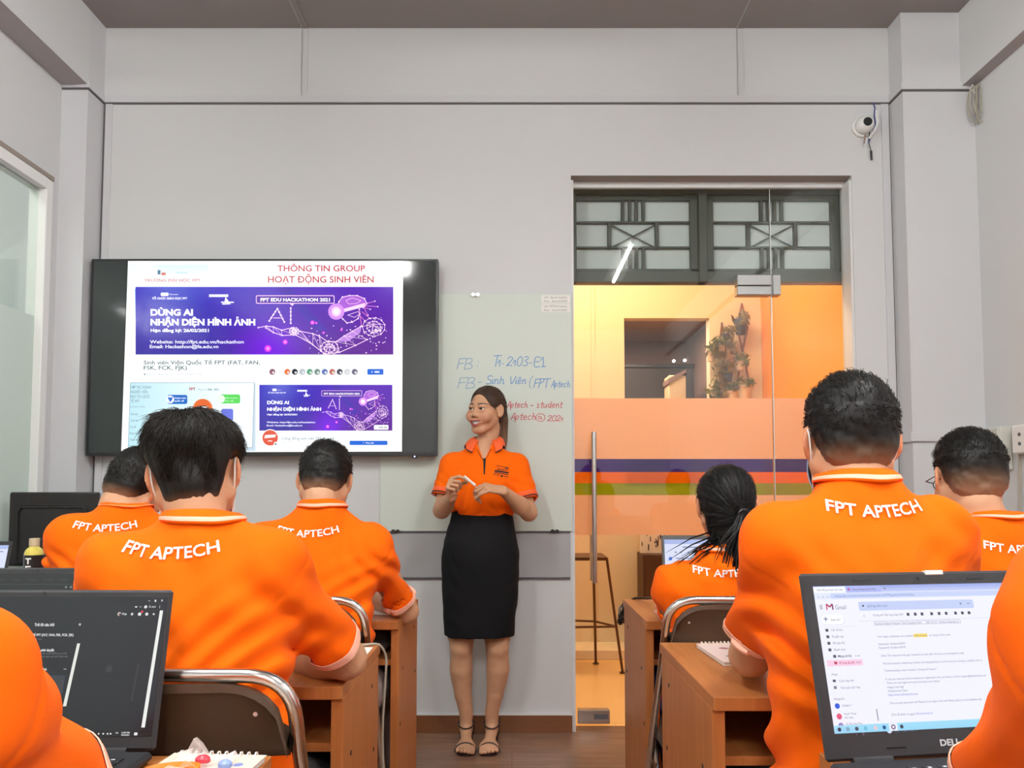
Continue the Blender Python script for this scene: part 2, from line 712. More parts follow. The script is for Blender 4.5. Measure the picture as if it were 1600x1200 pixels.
struct('floor', MB().box(XL - .1, XR + .1, YR - .1, YB + .10, -.06, 0), 'floor_laminate')
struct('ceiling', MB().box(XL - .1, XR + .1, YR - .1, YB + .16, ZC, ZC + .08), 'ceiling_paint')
m = MB()
m.box(XL - .1, DX0, YB, YB + .14, 0, ZC)
m.box(DX0, DX1, YB, YB + .14, DZ, ZC)
m.box(DX1, XR + .1, YB, YB + .14, 0, ZC)
struct('wall_back', m, 'wall_paint')
m = MB()
m.quad((DX0 + .002, YB + .001, DZ - .001), (DX1 - .002, YB + .001, DZ - .001), (DX1 - .002, YB + .085, DZ - .001), (DX0 + .002, YB + .085, DZ - .001))
struct('trim_1', m, 'lintel_brown')
struct('wall_rear', MB().box(XL - .1, XR + .1, YR - .1, YR, 0, ZC), 'wall_paint')
WZ0, WZ1, WY0, WY1 = .25, 2.575, -2.2, 3.50   # glazed partition on the left
m = MB()
m.box(XL - .1, XL, YR, YB, WZ1, ZC).box(XL - .1, XL, YR, YB, 0, WZ0).box(XL - .1, XL, WY1, YB, WZ0, WZ1).box(XL - .1, XL, YR, WY0, WZ0, WZ1)
struct('wall_left', m, 'wall_paint')
struct('wall_right', MB().box(XR, XR + .1, YR, YB, 0, ZC), 'wall_paint')
struct('column_left', MB().box(XL, XLC, YLC, YB, 0, ZC), 'wall_panel')
struct('column_right', MB().box(XRC, XR, YRC, YB, 0, ZC), 'wall_panel')
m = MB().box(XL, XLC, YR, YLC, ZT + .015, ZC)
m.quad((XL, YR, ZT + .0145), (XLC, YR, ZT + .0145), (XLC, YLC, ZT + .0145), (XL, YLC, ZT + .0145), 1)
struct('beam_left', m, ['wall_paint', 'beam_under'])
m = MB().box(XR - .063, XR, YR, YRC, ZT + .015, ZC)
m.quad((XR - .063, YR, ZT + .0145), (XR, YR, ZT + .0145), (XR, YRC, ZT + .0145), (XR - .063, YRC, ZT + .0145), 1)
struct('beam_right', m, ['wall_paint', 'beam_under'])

# cover strips: the line round the room with its dark joint below, and the panel joints
m = MB()
e = .009
m.box(XLC, XRC, YB - e, YB, ZT, ZT + .035, 0).box(XLC, XRC, YB - .004, YB, ZT - .008, ZT, 1)
m.box(XLC, XLC + e, YLC, YB - e, ZT, ZT + .035, 0).box(XLC, XLC + .004, YLC, YB, ZT - .008, ZT, 1)
m.box(XL, XLC + e, YLC - e, YLC, ZT, ZT + .035, 0).box(XL, XLC + .004, YLC - .004, YLC, ZT - .008, ZT, 1)
m.box(XRC - e, XRC, YRC, YB - e, ZT, ZT + .035, 0).box(XRC - .004, XRC, YRC, YB, ZT - .008, ZT, 1)
m.box(XRC - e, XR, YRC - e, YRC, ZT, ZT + .035, 0).box(XRC - .004, XR, YRC - .004, YRC, ZT - .008, ZT, 1)
struct('trim_2', m, ['wall_panel', 'gap_dark'])
m = MB()
for px in (477, 1157):
    x = W(px, 100, YB).x
    m.box(x - .013, x + .013, YB - .007, YB, ZT + .036, ZC, 0)
    m.box(x - .019, x - .013, YB - .0025, YB, ZT + .036, ZC, 1)
    m.box(x - .013, x + .013, YR, YB - .007, ZC - .006, ZC, 2)
    m.box(x - .02, x - .013, YR, YB - .007, ZC - .002, ZC, 1)
struct('trim_3', m, ['wall_panel', 'trim_grey', 'ceiling_paint'])
m = MB()
m.box(XLC + .012, XLC + .046, YB - .006, YB, .1, ZT - .008, 0).box(XLC + .002, XLC + .012, YB - .003, YB, .1, ZT - .008, 1)
m.box(XRC - .046, XRC - .010, YB - .006, YB, .1, ZT - .008, 0).box(XRC - .010, XRC - .004, YB - .003, YB, .1, ZT - .008, 1)
struct('trim_4', m, ['wall_panel', 'gap_dark'])
zb0, zb1 = W(740, 902, YB).z, W(740, 833, YB).z       # darker band under the board
m = MB().box(XLC, DX0 - .012, YB - .012, YB, zb0, zb1, 0, bev=.002)
m.box(XLC, DX0 - .012, YB - .0125, YB, zb0 - .007, zb0, 1).box(XLC, DX0 - .012, YB - .0125, YB, zb1, zb1 + .006, 1)
mat('wall_band', (.40, .40, .41), .4, bump=(90, .05))
struct('trim_5', m, ['wall_band', 'gap_dark'])
zr = W(1480, 690, YRC).z
m = MB().box(XRC - .014, XR, YRC - .014, YRC, zr, zr + .045, bev=.002).box(XRC - .014, XRC, YRC, YB, zr, zr + .045)
struct('trim_6', m, 'wall_panel')
m = MB().box(XLC, DX0 - .006, YB - .014, YB, 0, .082, 0).box(XLC, DX0 - .006, YB - .0145, YB, .082, .089, 1)
struct('baseboard_back', m, ['skirting', 'trim_white'])
m = MB().box(DX1 + .004, XRC, YB - .014, YB, 0, .082, 0).box(XRC - .012, XRC, YRC, YB - .014, 0, .082, 0).box(XRC - .012, XR, YRC - .012, YRC, 0, .082)
m.box(XR - .012, XR, YR, YRC - .012, 0, .082)
struct('baseboard_right', m, 'skirting')
struct('baseboard_left', MB().box(XL, XL + .012, YR, YLC, 0, .082).box(XL, XLC + .01, YLC - .012, YLC, 0, .082).box(XLC, XLC + .012, YLC, YB - .014, 0, .082), 'skirting')

# ------------------------------------------------------------------ glazed partition on the left wall
w1 = thing('window_1', (XL, WY1, WZ0), kind='structure')
m = MB()
m.box(-.07, .012, -.05, 0, 0, WZ1 - WZ0, bev=.003)
m.box(-.07, .0118, WY0 - WY1, -.0495, WZ1 - WZ0 - .05, WZ1 - WZ0).box(-.07, .0118, WY0 - WY1, -.0495, 0, .05)
for yy in (1.70, -.2, WY0 + .05):
    m.box(-.07, .012, yy - WY1 - .05, yy - WY1, .05, WZ1 - WZ0 - .05, bev=.003)
m.build('window_frame', 'white_paint', w1)
for a, b in ((1.70, 3.45), (-.2, 1.65), (WY0 + .05, -.25)):
    MB().box(-.032, -.024, a - WY1, b - WY1, .05, WZ1 - WZ0 - .05).build('pane', 'pane_green', w1)
    MB().box(-.0235, -.0225, a - WY1 + .004, b - WY1 - .004, .052, 1.93 - WZ0).build('frosted_film', 'frost_green', w1)
m = MB().box(XL, XL + .014, WY0, WY1 + .002, WZ1 + .001, WZ1 + .022)
struct('trim_7', m, 'lintel_brown')
# the corridor behind it
m = MB().box(-3.5, -3.4, YR, YB, 0, ZC).box(-3.4, XL - .1, YB, YB + .1, 0, ZC).box(-3.4, XL - .1, YR - .1, YR, 0, ZC)
struct('wall_outside', m, 'wall_paint')
struct('floor_outside', MB().box(-3.4, XL - .1, YR, YB, -.06, 0), 'floor_laminate')
struct('ceiling_outside', MB().box(-3.4, XL - .1, YR, YB, 3.2, 3.25), 'wall_paint')
area('corridor_lamp', (-2.8, 1.5, 3.18), (0, 0, 0), .5, 3.5, 34, (.98, 1, .97))

# ------------------------------------------------------------------ glass door
GY = YB + .082
d1 = thing('door_1', ((DX0 + DX1) / 2, GY, 0), kind='structure')
OX, OY = d1.location.x, d1.location.y


def D(x0, x1, y0, y1, z0, z1, name, mats, bev=0, label=None):
    return MB().box(x0 - OX, x1 - OX, y0 - OY, y1 - OY, z0, z1, bev=bev).build(name, mats, d1, label=label)


XS = W(1206, 500, GY).x
D(DX0 + .012, XS - .002, GY, GY + .01, .014, DZ - .03, 'glass_leaf', 'pane_clear')
D(XS + .002, DX1 - .01, GY, GY + .01, .014, DZ - .03, 'glass_panel', 'pane_clear')
D(XS - .002, XS + .002, GY - .001, GY + .011, .014, DZ - .03, 'edge_seal', 'steel')
m = MB().box(DX0 - OX, DX0 + .012 - OX, -.075, .012, 0, DZ - .02).box(DX1 - .012 - OX, DX1 - OX, -.075, .012, 0, DZ - .02)
m.box(DX0 - OX, DX1 - OX, -.006, .014, DZ - .03, DZ - .002)
m.build('jamb', 'trim_white', d1)
fz = [W(1000, p, GY).z for p in (622, 717, 737.5, 755, 773.5, 836)]
frost_mat('film_purple', (.13, .07, .36), .55, blotch=(.25, .15, .75))
frost_mat('film_orange', (.92, .32, .02), .55, blotch=(.95, .5, .06))
frost_mat('film_green', (.45, .48, .02), .55, blotch=(.6, .75, .08))
for x0, x1 in ((DX0 + .014, XS - .004), (XS + .004, DX1 - .013)):
    m = MB()
    for k, mm in ((0, 0), (1, 1), (2, 2), (3, 3), (4, 0)):
        m.box(x0 - OX, x1 - OX, .0102, .0108, fz[k + 1], fz[k], mm)
    m.build('striped_film', ['frost_film', 'film_purple', 'film_orange', 'film_green'], d1, label='frosted film with purple, orange and green stripes')
hx = W(928, 700, GY - .05).x
z0, z1 = W(928, 911, GY - .05).z, W(928, 675, GY - .05).z
m = MB().tube([(hx - OX, -.05, z0), (hx - OX, -.05, z1)], .0125, n=14)
for zz in (z0 + .13, z1 - .13):
    m.tube([(hx - OX, -.05, zz), (hx - OX, 0, zz)], .009)
m.tube([(hx - OX, .06, z0), (hx - OX, .06, z1)], .0125, n=14)
for zz in (z0 + .13, z1 - .13):
    m.tube([(hx - OX, .06, zz), (hx - OX, .01, zz)], .009)
m.build('handle', 'steel', d1, smooth=True, label='long vertical steel pull handle')
a, b = W(1152, 461, GY - .02), W(1220, 429, GY - .02)
m = MB().box(a.x - OX, XS - .004 - OX, -.022, .03, a.z, a.z + .046, bev=.003)
m.box(a.x - OX, XS - .004 - OX, -.022, .03, a.z + .049, b.z, bev=.003)
m.box(XS + .002 - OX, b.x - OX, -.022, .03, a.z, b.z, bev=.003)
m.build('patch_fitting', 'brushed_steel', d1, label='chrome patch fitting at the top of the glass')
a, b = W(903, 1131, GY - .02), W(953, 1110, GY - .02)
m = MB().box(a.x - OX, b.x - OX, -.022, .03, a.z, b.z, bev=.003).box((a.x + b.x) / 2 - OX, b.x - .01 - OX, -.0235, -.02, a.z + .022, a.z + .046, 1)
m.build('floor_patch', ['steel', 'grey_plastic'], d1, label='steel floor patch with a lock')

# transom of dark green painted wood with milky panes, on the hallway side of the wall
TY = YB + .15
A, B = W(896, 441, TY), W(1318, 292, TY)
w2 = thing('window_2', (A.x, TY, A.z), kind='structure')
wd, ht = B.x - A.x, B.z - A.z


def tb(m, u0, u1, v0, v1, t=.035, mm=0):
    m.box(u0 * wd, u1 * wd, .035 - t, .06, (1 - v1) * ht, (1 - v0) * ht, mm, bev=.002)


m = MB()
tb(m, -.01, 1.01, 0, .075)
tb(m, -.01, 1.01, .885, 1.0)
tb(m, -.01, .012, .0, 1.0, .0365)
tb(m, .985, 1.02, .0, 1.0, .0365)
tb(m, .462, .492, 0, 1.0, .045)
for u0, u1 in ((.012, .462), (.492, .985)):
    tb(m, u0, u1, .075, .125, .02)
    tb(m, u0, u1, .85, .886, .02)
    tb(m, u1 - .028, u1, .1, .88, .02)
    if u0 > .1:
        tb(m, u0, u0 + .028, .1, .88, .02)
m.build('window_frame', 'door_green', w2)
for u0, u1 in ((.014, .434), (.520, .957)):
    L = u1 - u0
    g = MB()
    for v in (.355, .62):
        tb(g, u0, u1, v - .011, v + .011, .012)
    c = u0 + L * .5
    for s in (-.038, -.012, .012, .038):
        tb(g, c + s - .006, c + s + .006, .12, .345, .012)
        tb(g, c + s - .006, c + s + .006, .63, .86, .012)
    for s in (-.088, .088):
        tb(g, c + s - .007, c + s + .007, .345, .635, .012)
    for s in (-1, 1):
        p = [((c - .082) * wd, .03, (1 - (.5 + s * .12)) * ht), ((c + .082) * wd, .03, (1 - (.5 - s * .12)) * ht)]
        g.tube(p, .004, n=6)
    g.build('glazing_bar', 'door_green', w2)
    MB().box(u0 * wd, u1 * wd, .045, .049, .1 * ht, .9 * ht).build('pane', 'pane_milky', w2)

# ------------------------------------------------------------------ hallway beyond the door
mat('hall_wall', (.80, .70, .52), .7)
mat('hall_orange', (.92, .36, .008), .6)
mat('hall_floor', (.88, .60, .26), .25, vary=(2.5, (.80, .52, .22), (1, 1, 1)))
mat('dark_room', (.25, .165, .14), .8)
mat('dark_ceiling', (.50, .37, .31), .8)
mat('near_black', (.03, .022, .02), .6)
mat('hall_cream', (.80, .62, .36), .6)
HY = 5.6
HX0, HX1 = -.75, W(1190, 560, HY).x
O = [W(975, 497, HY), W(1112, 760, HY)]
m = MB()
m.box(HX0, O[0].x, HY, HY + .1, 0, 3.3).box(O[1].x, HX1, HY, HY + .1, 0, 3.3).box(O[0].x, O[1].x, HY, HY + .1, O[0].z, 3.3).box(O[0].x, O[1].x, HY, HY + .1, 0, O[1].z)
x = W(926, 500, HY).x
m.box(x - .012, x + .012, HY - .012, HY, 0, 3.3).box(HX0 - .1, HX0, YB + .14, HY, 0, 3.3)
struct('wall_far', m, 'hall_wall')
struct('wall_far_right', MB().box(HX1, HX1 + .1, YB + .14, HY + .1, 0, 3.3), 'hall_orange')
struct('floor_far', MB().box(HX0, HX1, YB + .10, HY, -.06, -.004), 'hall_floor')
struct('ceiling_far', MB().box(HX0, HX1 + .1, YB + .14, HY + .1, 3.3, 3.35), 'hall_wall')
a = W(896, 1016, HY - .25)
struct('trim_8', MB().box(HX0, W(985, 1000, HY).x, HY - .3, HY, -.004, .06, bev=.004), 'hall_wall')
# the dim room seen through the opening
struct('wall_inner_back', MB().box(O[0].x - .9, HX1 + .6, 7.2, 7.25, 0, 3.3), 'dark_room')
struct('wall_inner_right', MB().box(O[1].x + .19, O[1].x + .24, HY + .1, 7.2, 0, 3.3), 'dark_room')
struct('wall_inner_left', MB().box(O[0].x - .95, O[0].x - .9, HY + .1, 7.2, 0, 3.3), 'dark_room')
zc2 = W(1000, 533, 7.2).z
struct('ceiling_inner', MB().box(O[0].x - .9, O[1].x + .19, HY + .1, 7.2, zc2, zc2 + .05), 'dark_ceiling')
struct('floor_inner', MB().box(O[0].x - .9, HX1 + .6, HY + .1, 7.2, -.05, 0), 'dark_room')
area('dim_room_lamp', (O[0].x + .2, 6.2, zc2 - .05), (0, 0, 0), .4, .4, 22, (1, .70, .52))
a, b = W(975, 640, 7.05), W(1078, 579, 7.05)
t = thing('sideboard', ((a.x + b.x) / 2, 7.04, 0), 'black sideboard in the dim room seen through the glass door', 'sideboard')
m = MB().box(a.x - b.x, b.x - a.x, -.15, .14, 0, b.z, bev=.004).build('carcass', 'near_black', t)
MB().box((a.x - b.x) * 1.02, (b.x - a.x) * 1.02, -.17, .145, b.z, b.z + .03, bev=.004).build('top', 'dark_plastic', t)
a, b = W(1042, 640, 6.4), W(1076, 580, 6.4)
t = thing('storage_box', ((a.x + b.x) / 2, 6.4, 0), 'tall cream box with dark brown edges standing before the black sideboard', 'box')
hw = (b.x - a.x) / 2
MB().box(-hw, hw * .5, -.10, .10, 0, b.z - .05, bev=.004).build('body', 'hall_cream', t)
MB().box(hw * .5, hw, -.11, .11, 0, b.z, bev=.004).build('side_post', 'near_black', t)
MB().prism([(-hw * 1.1, -.11, b.z - .12), (hw * .5, -.11, b.z - .03), (hw * .5, -.11, b.z), (-hw * 1.1, -.11, b.z - .08)], (0, .22, 0)).build('lid', 'dark_room', t)
mat('lamp_dot', (1, 1, 1), emit=(1, .95, .85), estr=6)
for k, (px, py) in enumerate(((1053, 564), (1070, 563))):
    p = W(px, py, 7.17)
    t = thing('spot_lamp', (p.x, 7.2, p.z), ('left' if k == 0 else 'right') + ' of two tiny lit spot lamps on the dim room wall', 'lamp', 'spot lamps in the dim room')
    MB().lathe([(.02, -.025), (.02, 0)], axis='y', n=10).build('socket', 'steel', t)
    MB().ball((0, -.03, 0), .014, n=8).build('bulb', 'lamp_dot', t)

# bar stool
t = thing('bar_stool', (W(905, 1030, 5.0).x, 5.0, 0), 'tall rusty metal bar stool with an open frame behind the glass door', 'stool')
sx = t.location.x
S = lambda px, py, d: W(px, py, d) - Vector((sx, 5.0, 0))
mat('stool_steel', (.10, .045, .02), .5, metal=.4)
zt = W(927, 870, 5.0).z
MB().box(-.16, S(948, 870, 4.9).x, -.15, .17, zt - .012, zt + .012, bev=.004).build('seat', 'stool_steel', t)
f1, f2 = S(931, 1033, 5.16), S(973, 1047, 4.9)
legs = [(S(927, 872, 5.13), f1), (S(948, 872, 4.92), f2), (Vector((-.14, .13, zt)), Vector((-.22, .19, 0))), (Vector((-.14, -.13, zt)), Vector((-.25, -.13, 0)))]
rg = []
for a, b in legs:
    b = Vector((b.x, b.y, 0))
    MB().tube([a, b], .0085, n=8).lathe([(.02, 0), (.02, .006)], (b.x, b.y, 0), n=10).build('leg', 'stool_steel', t, smooth=True)
    rg.append(a.lerp(b, .60))
MB().tube([rg[0], rg[1], rg[3], rg[2], rg[0]], .007, n=8).build('foot_ring', 'stool_steel', t, smooth=True)

# dark cabinet with a brush-patterned cloth, low behind the glass
a, b = W(1005, 945, 5.35), W(1046, 866, 5.35)
t = thing('cabinet', ((a.x + b.x) / 2, 5.4, 0), 'dark brown cabinet standing behind the glass door beside the long-haired student', 'cabinet')
hw = (b.x - a.x) / 2
mat('cabinet_brown', (.055, .025, .015), .5)
MB().box(-hw, hw, -.05, .19, 0, b.z, bev=.004).build('body', 'cabinet_brown', t)
MB().box(-hw + .02, hw - .02, -.056, -.05, .05, b.z - .03).build('door', 'cabinet_brown', t)
zz = W(1005, 825, 5.4).z
t2 = thing('painted_panel', ((a.x + b.x) / 2, 5.46, b.z), 'white panel with black brush strokes on top of the dark brown cabinet', 'panel')
m = MB().box(-hw, hw, 0, .02, 0, zz - b.z + .06)
rr = random.Random(3)
for k in range(34):
    x = rr.uniform(-hw * .9, hw * .9)
    z = rr.uniform(.01, zz - b.z + .03)
    L = rr.uniform(.015, .05)
    m.box(x - .003, x + .003, -.0015, 0, z, z + L, 1)
m.build('board', ['paper', 'near_black'], t2)

# trellis with pots on the hallway wall
tr = thing('wall_trellis', (W(1160, 560, HY).x, HY, 0), 'diamond lattice trellis of brown wood strips on the hallway wall', 'trellis')
TX = tr.location.x
m = MB()
K = lambda px, py, d=HY - .02: W(px, py, d) - Vector((TX, HY, 0))
for pts in (((1159, 474), (1152, 512)), ((1159, 474), (1168, 512)), ((1152, 512), (1163, 560)), ((1168, 512), (1158, 560)), ((1163, 560), (1171, 600)), ((1158, 560), (1152, 600)), ((1171, 600), (1169, 660)), ((1152, 600), (1166, 660)),
            ((1128, 504), (1124, 545)), ((1128, 504), (1134, 545)), ((1134, 545), (1126, 600)), ((1124, 545), (1136, 600)), ((1126, 600), (1130, 660)), ((1136, 600), (1128, 660))):
    a, b = K(*pts[0]), K(*pts[1])
    m.tube([a, b], .007, n=6)
m.build('lattice', 'trellis_wood', tr)
mat('leaf_green', (.10, .14, .025), .55, vary=(14, (.20, .20, .05), (1, 1, 1)))
mat('leaf_olive', (.17, .145, .04), .6, vary=(14, (.24, .19, .06), (1, 1, 1)))
mat('pot_white', (.78, .66, .52), .5)
mat('pot_slate', (.045, .045, .055), .5)


def potted(px, py, mats, w, h, leafm, spread, drop, n, label, seed, up=.05):
    w, h = w * 1.3, h * 1.3
    p = W(px, py, HY - .07)
    t = thing('potted_plant', (p.x, p.y, p.z), label, 'plant', 'potted plants on the trellis')
    MB().lathe([(w * .36, -h), (w * .5, 0), (w * .55, 0), (w * .55, -.018), (w * .5, -.018)], n=14).build('pot', mats, t, smooth=True)
    r = random.Random(seed)
    m = MB()
    for k in range(int(n * .6)):
        a = r.uniform(0, 2 * PI)
        q = r.uniform(0, 1) ** .6
        base = Vector((math.cos(a) * w * .3 * q, min(.02, math.sin(a) * w * .3 * q), 0))
        if drop and r.random() < .75:
            c = Vector((math.cos(a) * spread * q, -abs(math.sin(a)) * .06 - .01, r.uniform(-drop, .03)))
        else:
            c = Vector((math.cos(a) * spread * q, -.01 - abs(math.sin(a)) * .05, r.uniform(0, up)))
        d = Vector((r.uniform(-1, 1), r.uniform(-1, .3), r.uniform(-.6, 1))).normalized()
        sd = d.cross(Vector((r.uniform(-1, 1), r.uniform(-1, 1), r.uniform(-1, 1)))).normalized()
        L = r.uniform(.018, .04)
        m.poly([c - d * L, c - sd * L * .35, c + d * L, c + sd * L * .35])
        if r.random() < .25:
            m.tube([base, base.lerp(c, .5) + Vector((0, -.012, .02)), c], .0015, n=4)
    o = m.build('foliage', leafm, t)
    return t


potted(1157, 499, 'pot_slate', .075, .085, 'leaf_olive', .06, .05, 60, 'dark pot of drooping leaves at the top of the trellis', 1)
potted(1138, 522, 'pot_slate', .06, .06, 'leaf_olive', .05, .16, 110, 'dark pot with long trailing stems in the middle of the trellis', 2)
potted(1124, 536, 'pot_white', .05, .05, 'leaf_green', .055, .02, 60, 'white pot with bushy leaves at the upper left of the trellis', 3, .10)
potted(1110, 548, 'pot_white', .05, .06, 'leaf_green', .05, .03, 50, 'white pot with spiky leaves at the left edge of the trellis', 4)
potted(1123, 560, 'pot_white', .05, .05, 'leaf_olive', .05, .30, 220, 'white pot with a long column of trailing leaves', 5)
potted(1156, 562, 'pot_white', .055, .06, 'leaf_green', .06, .05, 60, 'white pot with bushy leaves where the lattice crosses', 6)
potted(1137, 577, 'pot_slate', .062, .07, 'leaf_olive', .045, .03, 60, 'dark pot with a pale rim low in the middle of the trellis', 7)
potted(1161, 602, 'pot_white', .09, .09, 'leaf_green', .07, .02, 70, 'large white pot with short green leaves at the lower right', 8)
potted(1143, 611, 'pot_white', .075, .08, 'leaf_green', .06, .0, 50, 'white pot with short leaves at the foot of the trellis', 9)
potted(1116, 607, 'pot_white', .05, .06, 'leaf_green', .05, .10, 90, 'white pot with bright green leaves at the lower left', 10)

# ------------------------------------------------------------------ glass marker board with handwriting
mat('board_glass', (.63, .69, .63), .45, spec=.4)
BY = YB - .013
a, b = W(593, 830, BY), W(893, 459, BY)
wb = thing('marker_board', ((a.x + b.x) / 2, YB, a.z), 'pale green glass marker board with blue and red handwriting, behind the presenter', 'board')
BX, BZ = wb.location.x, wb.location.z
hw = (b.x - a.x) / 2
MB().box(-hw, hw, -.012, -.002, 0, b.z - a.z, bev=.001).build('board_pane', 'board_glass', wb)
for px, py in ((743, 461), (618, 830), (867, 830)):
    p = W(px, py, BY)
    m = MB()
    for s in (-.011, .011):
        m.lathe([(.009, -.012), (.009, 0)], (p.x - BX + s, -.012, p.z - BZ), axis='y', n=10)
    m.box(p.x - BX - .02, p.x - BX + .02, -.0225, -.0, p.z - BZ - .003, p.z - BZ + .003)
    m.build('clip', 'steel' if py < 500 else 'near_black', wb)

GL = {
    'F': [[(0, 0), (.06, 1)], [(.02, .95), (.62, 1.0)], [(.04, .52), (.48, .56)]],
    'B': [[(.02, 0), (.08, .98)], [(.05, .92), (.4, 1.0), (.52, .8), (.36, .56), (.1, .5)], [(.3, .54), (.58, .36), (.5, .08), (.02, .0)]],
    ':': [[(.1, .1), (.13, .2)], [(.14, .6), (.17, .7)]],
    'T': [[(.34, 0), (.38, 1)], [(-.05, 1), (.8, 1.04)]],
    '1': [[(.0, .3), (.2, .62), (.24, .0)]],
    'I': [[(.0, .62), (.26, .98), (.3, .0)], [(.1, 0), (.55, .02)]],
    '.': [[(.05, .25), (.25, .27)]],
    '-': [[(.05, .38), (.5, .42)]],
    '2': [[(.02, .72), (.18, .97), (.42, .9), (.44, .66), (.02, .04), (.2, .1), (.55, .02)]],
    '0': [[(.25, 1), (.05, .7), (.08, .15), (.3, 0), (.48, .3), (.46, .8), (.25, 1)]],
    '3': [[(.05, .9), (.3, 1), (.46, .8), (.2, .55), (.46, .35), (.4, .08), (.02, .05)]],
    'E': [[(.55, .98), (.06, .95), (.0, .02), (.55, .04)], [(.03, .5), (.45, .54)]],
    'S': [[(.55, .88), (.3, 1), (.08, .8), (.2, .56), (.46, .42), (.48, .12), (.2, 0), (.0, .12)]],
    'i': [[(.08, .6), (.1, .04), (.2, .1)], [(.12, .78), (.14, .83)]],
    'n': [[(.04, .6), (.06, 0)], [(.06, .4), (.2, .58), (.34, .5), (.36, .04), (.44, .06)]],
    'h': [[(.06, 1), (.04, 0)], [(.05, .4), (.2, .56), (.34, .46), (.36, .02), (.46, .08)]],
    'V': [[(0, 1), (.22, 0), (.6, 1.02)]],
    'e': [[(.04, .3), (.38, .38), (.32, .58), (.14, .56), (.04, .3), (.14, .03), (.42, .12)]],
    'w': [[(.04, .3), (.38, .38), (.32, .58), (.14, .56), (.04, .3), (.14, .03), (.42, .12)], [(.06, .72), (.2, .9), (.36, .72)]],
    '(': [[(.34, 1.15), (.08, .7), (.08, .1), (.3, -.3)]],
    'P': [[(.02, -.05), (.1, 1)], [(.06, .95), (.42, 1.02), (.5, .74), (.08, .48)]],
    'A': [[(0, 0), (.36, 1), (.5, 0)], [(.1, .36), (.46, .38)]],
    'p': [[(.06, .58), (.02, -.38)], [(.05, .48), (.26, .6), (.36, .36), (.22, .08), (.05, .12)]],
    't': [[(.16, .92), (.14, .06), (.3, .02)], [(-.02, .6), (.36, .62)]],
    'c': [[(.38, .5), (.2, .6), (.04, .34), (.14, .03), (.4, .1)]],
    's': [[(.34, .54), (.14, .6), (.08, .42), (.3, .24), (.26, .02), (.02, .06)]],
    'u': [[(.04, .58), (.06, .1), (.2, .02), (.36, .2), (.38, .58), (.4, .04)]],
    'd': [[(.36, .5), (.16, .58), (.04, .28), (.16, .02), (.36, .2)], [(.44, 1), (.38, .04), (.48, .06)]],
    '@': [[(.5, .5), (.3, .55), (.24, .3), (.4, .2), (.55, .35), (.56, .55), (.58, .25), (.74, .24)], [(.86 * .5 + .48 + .52 * math.cos(q) - .43, .38 + .5 * math.sin(q)) for q in [i * .4 for i in range(17)]]],
}
GW = {':': .4, 'i': .26, '.': .34, 'I': .62, 'T': .52, 'V': .6, '(': .42, '@': 1.1, '1': .36, 't': .38, ' ': .4}


def smooth_line(P, k=4):
    if len(P) < 3:
        return P
    out = []
    for i in range(len(P) - 1):
        p0, p1, p2, p3 = P[max(i - 1, 0)], P[i], P[i + 1], P[min(i + 2, len(P) - 1)]
        for j in range(k):
            t = j / k
            out.append(tuple(.5 * (2 * p1[q] + (p2[q] - p0[q]) * t + (2 * p0[q] - 5 * p1[q] + 4 * p2[q] - p3[q]) * t * t + (3 * p1[q] - p0[q] - 3 * p2[q] + p3[q]) * t ** 3) for q in (0, 1)))
    return out + [P[-1]]


ink = Sheet(lambda u, v, w: W(u, v, YB - .0128 - w))


def hand(s, u, v, h, col, width=None, slant=.18, t=1.25, rise=0.0):
    tot = sum(GW.get(ch, .55) for ch in s)
    kx = (width / tot) if width else h * .95
    x = 0
    for ch in s:
        for st in GL.get(ch, []):
            P = smooth_line(st)
            ink.line([(u + (x + p[0]) * kx + p[1] * slant * h, v - p[1] * h - (x + p[0]) * kx * rise) for p in P], t, col)
        x += GW.get(ch, .55)


blue, blue2, red = lin(140, 172, 200), lin(108, 154, 206), lin(206, 98, 106)
hand('FB', 714, 577, 17, blue, 22)
hand(':', 744, 574, 14, blue)
hand('T1', 769, 573, 17, blue2, 13)
hand('.', 783, 572, 14, blue2)
hand('2103', 791, 572, 15, blue2, 34)
hand('-', 825, 572, 12, blue)
hand('EI', 835, 573, 15, blue2, 19, slant=.05)
hand('FB', 715, 607, 17, blue, 25)
hand('-', 745, 603, 14, blue)
hand('Sinh', 759, 600, 13, blue2, 30)
hand('Viwn', 796, 600, 12, blue2, 27)
hand('(', 826, 603, 14, blue)
hand('FPT', 834, 606, 14, blue2, 21)
hand('Aptech', 861, 605, 10.5, blue2, 30, t=1.0)
hand('Aptech', 792, 637, 10, red, 33, t=1.1)
hand('-', 828, 637, 9, red)
hand('student', 838, 637, 10, red, 41, t=1.1)
hand('Aptech', 798, 656, 11, red, 40, t=1.1)
hand('@', 838, 657, 12, red, 15, t=1.0, slant=0)
hand('2021', 855, 658, 9, red, 25, t=1.1)
ink.build('handwriting', 'print_ink', wb, off=wb.location)
for k, (v0, v1, ls) in enumerate(((461, 474, ('wifi:  Aptech Student', 'Pass:  Aptech2020')), (475, 488, ('wifi:  APTECH Internet', 'Pass:  Aptech2020')))):
    a, b = W(846, v1, BY), W(891, v0, BY)
    t = thing('paper_note', ((a.x + b.x) / 2, YB - .012, a.z), ('upper' if k == 0 else 'lower') + ' of two white printed paper strips at the top right of the marker board', 'note', 'paper strips on the marker board')
    off = t.location
    MB().box(a.x - off.x, b.x - off.x, -.0015, -.0004, 0, b.z - a.z).build('paper', 'paper', t)
    s = Sheet(lambda u, v, w: W(u, v, YB - .0137 - w))
    for i, l in enumerate(ls):
        s.text(850, v0 + 5.2 + i * 6, l, 3.6, lin(150, 150, 146), width=36)
    s.build('print', 'print_ink', t, off=off)

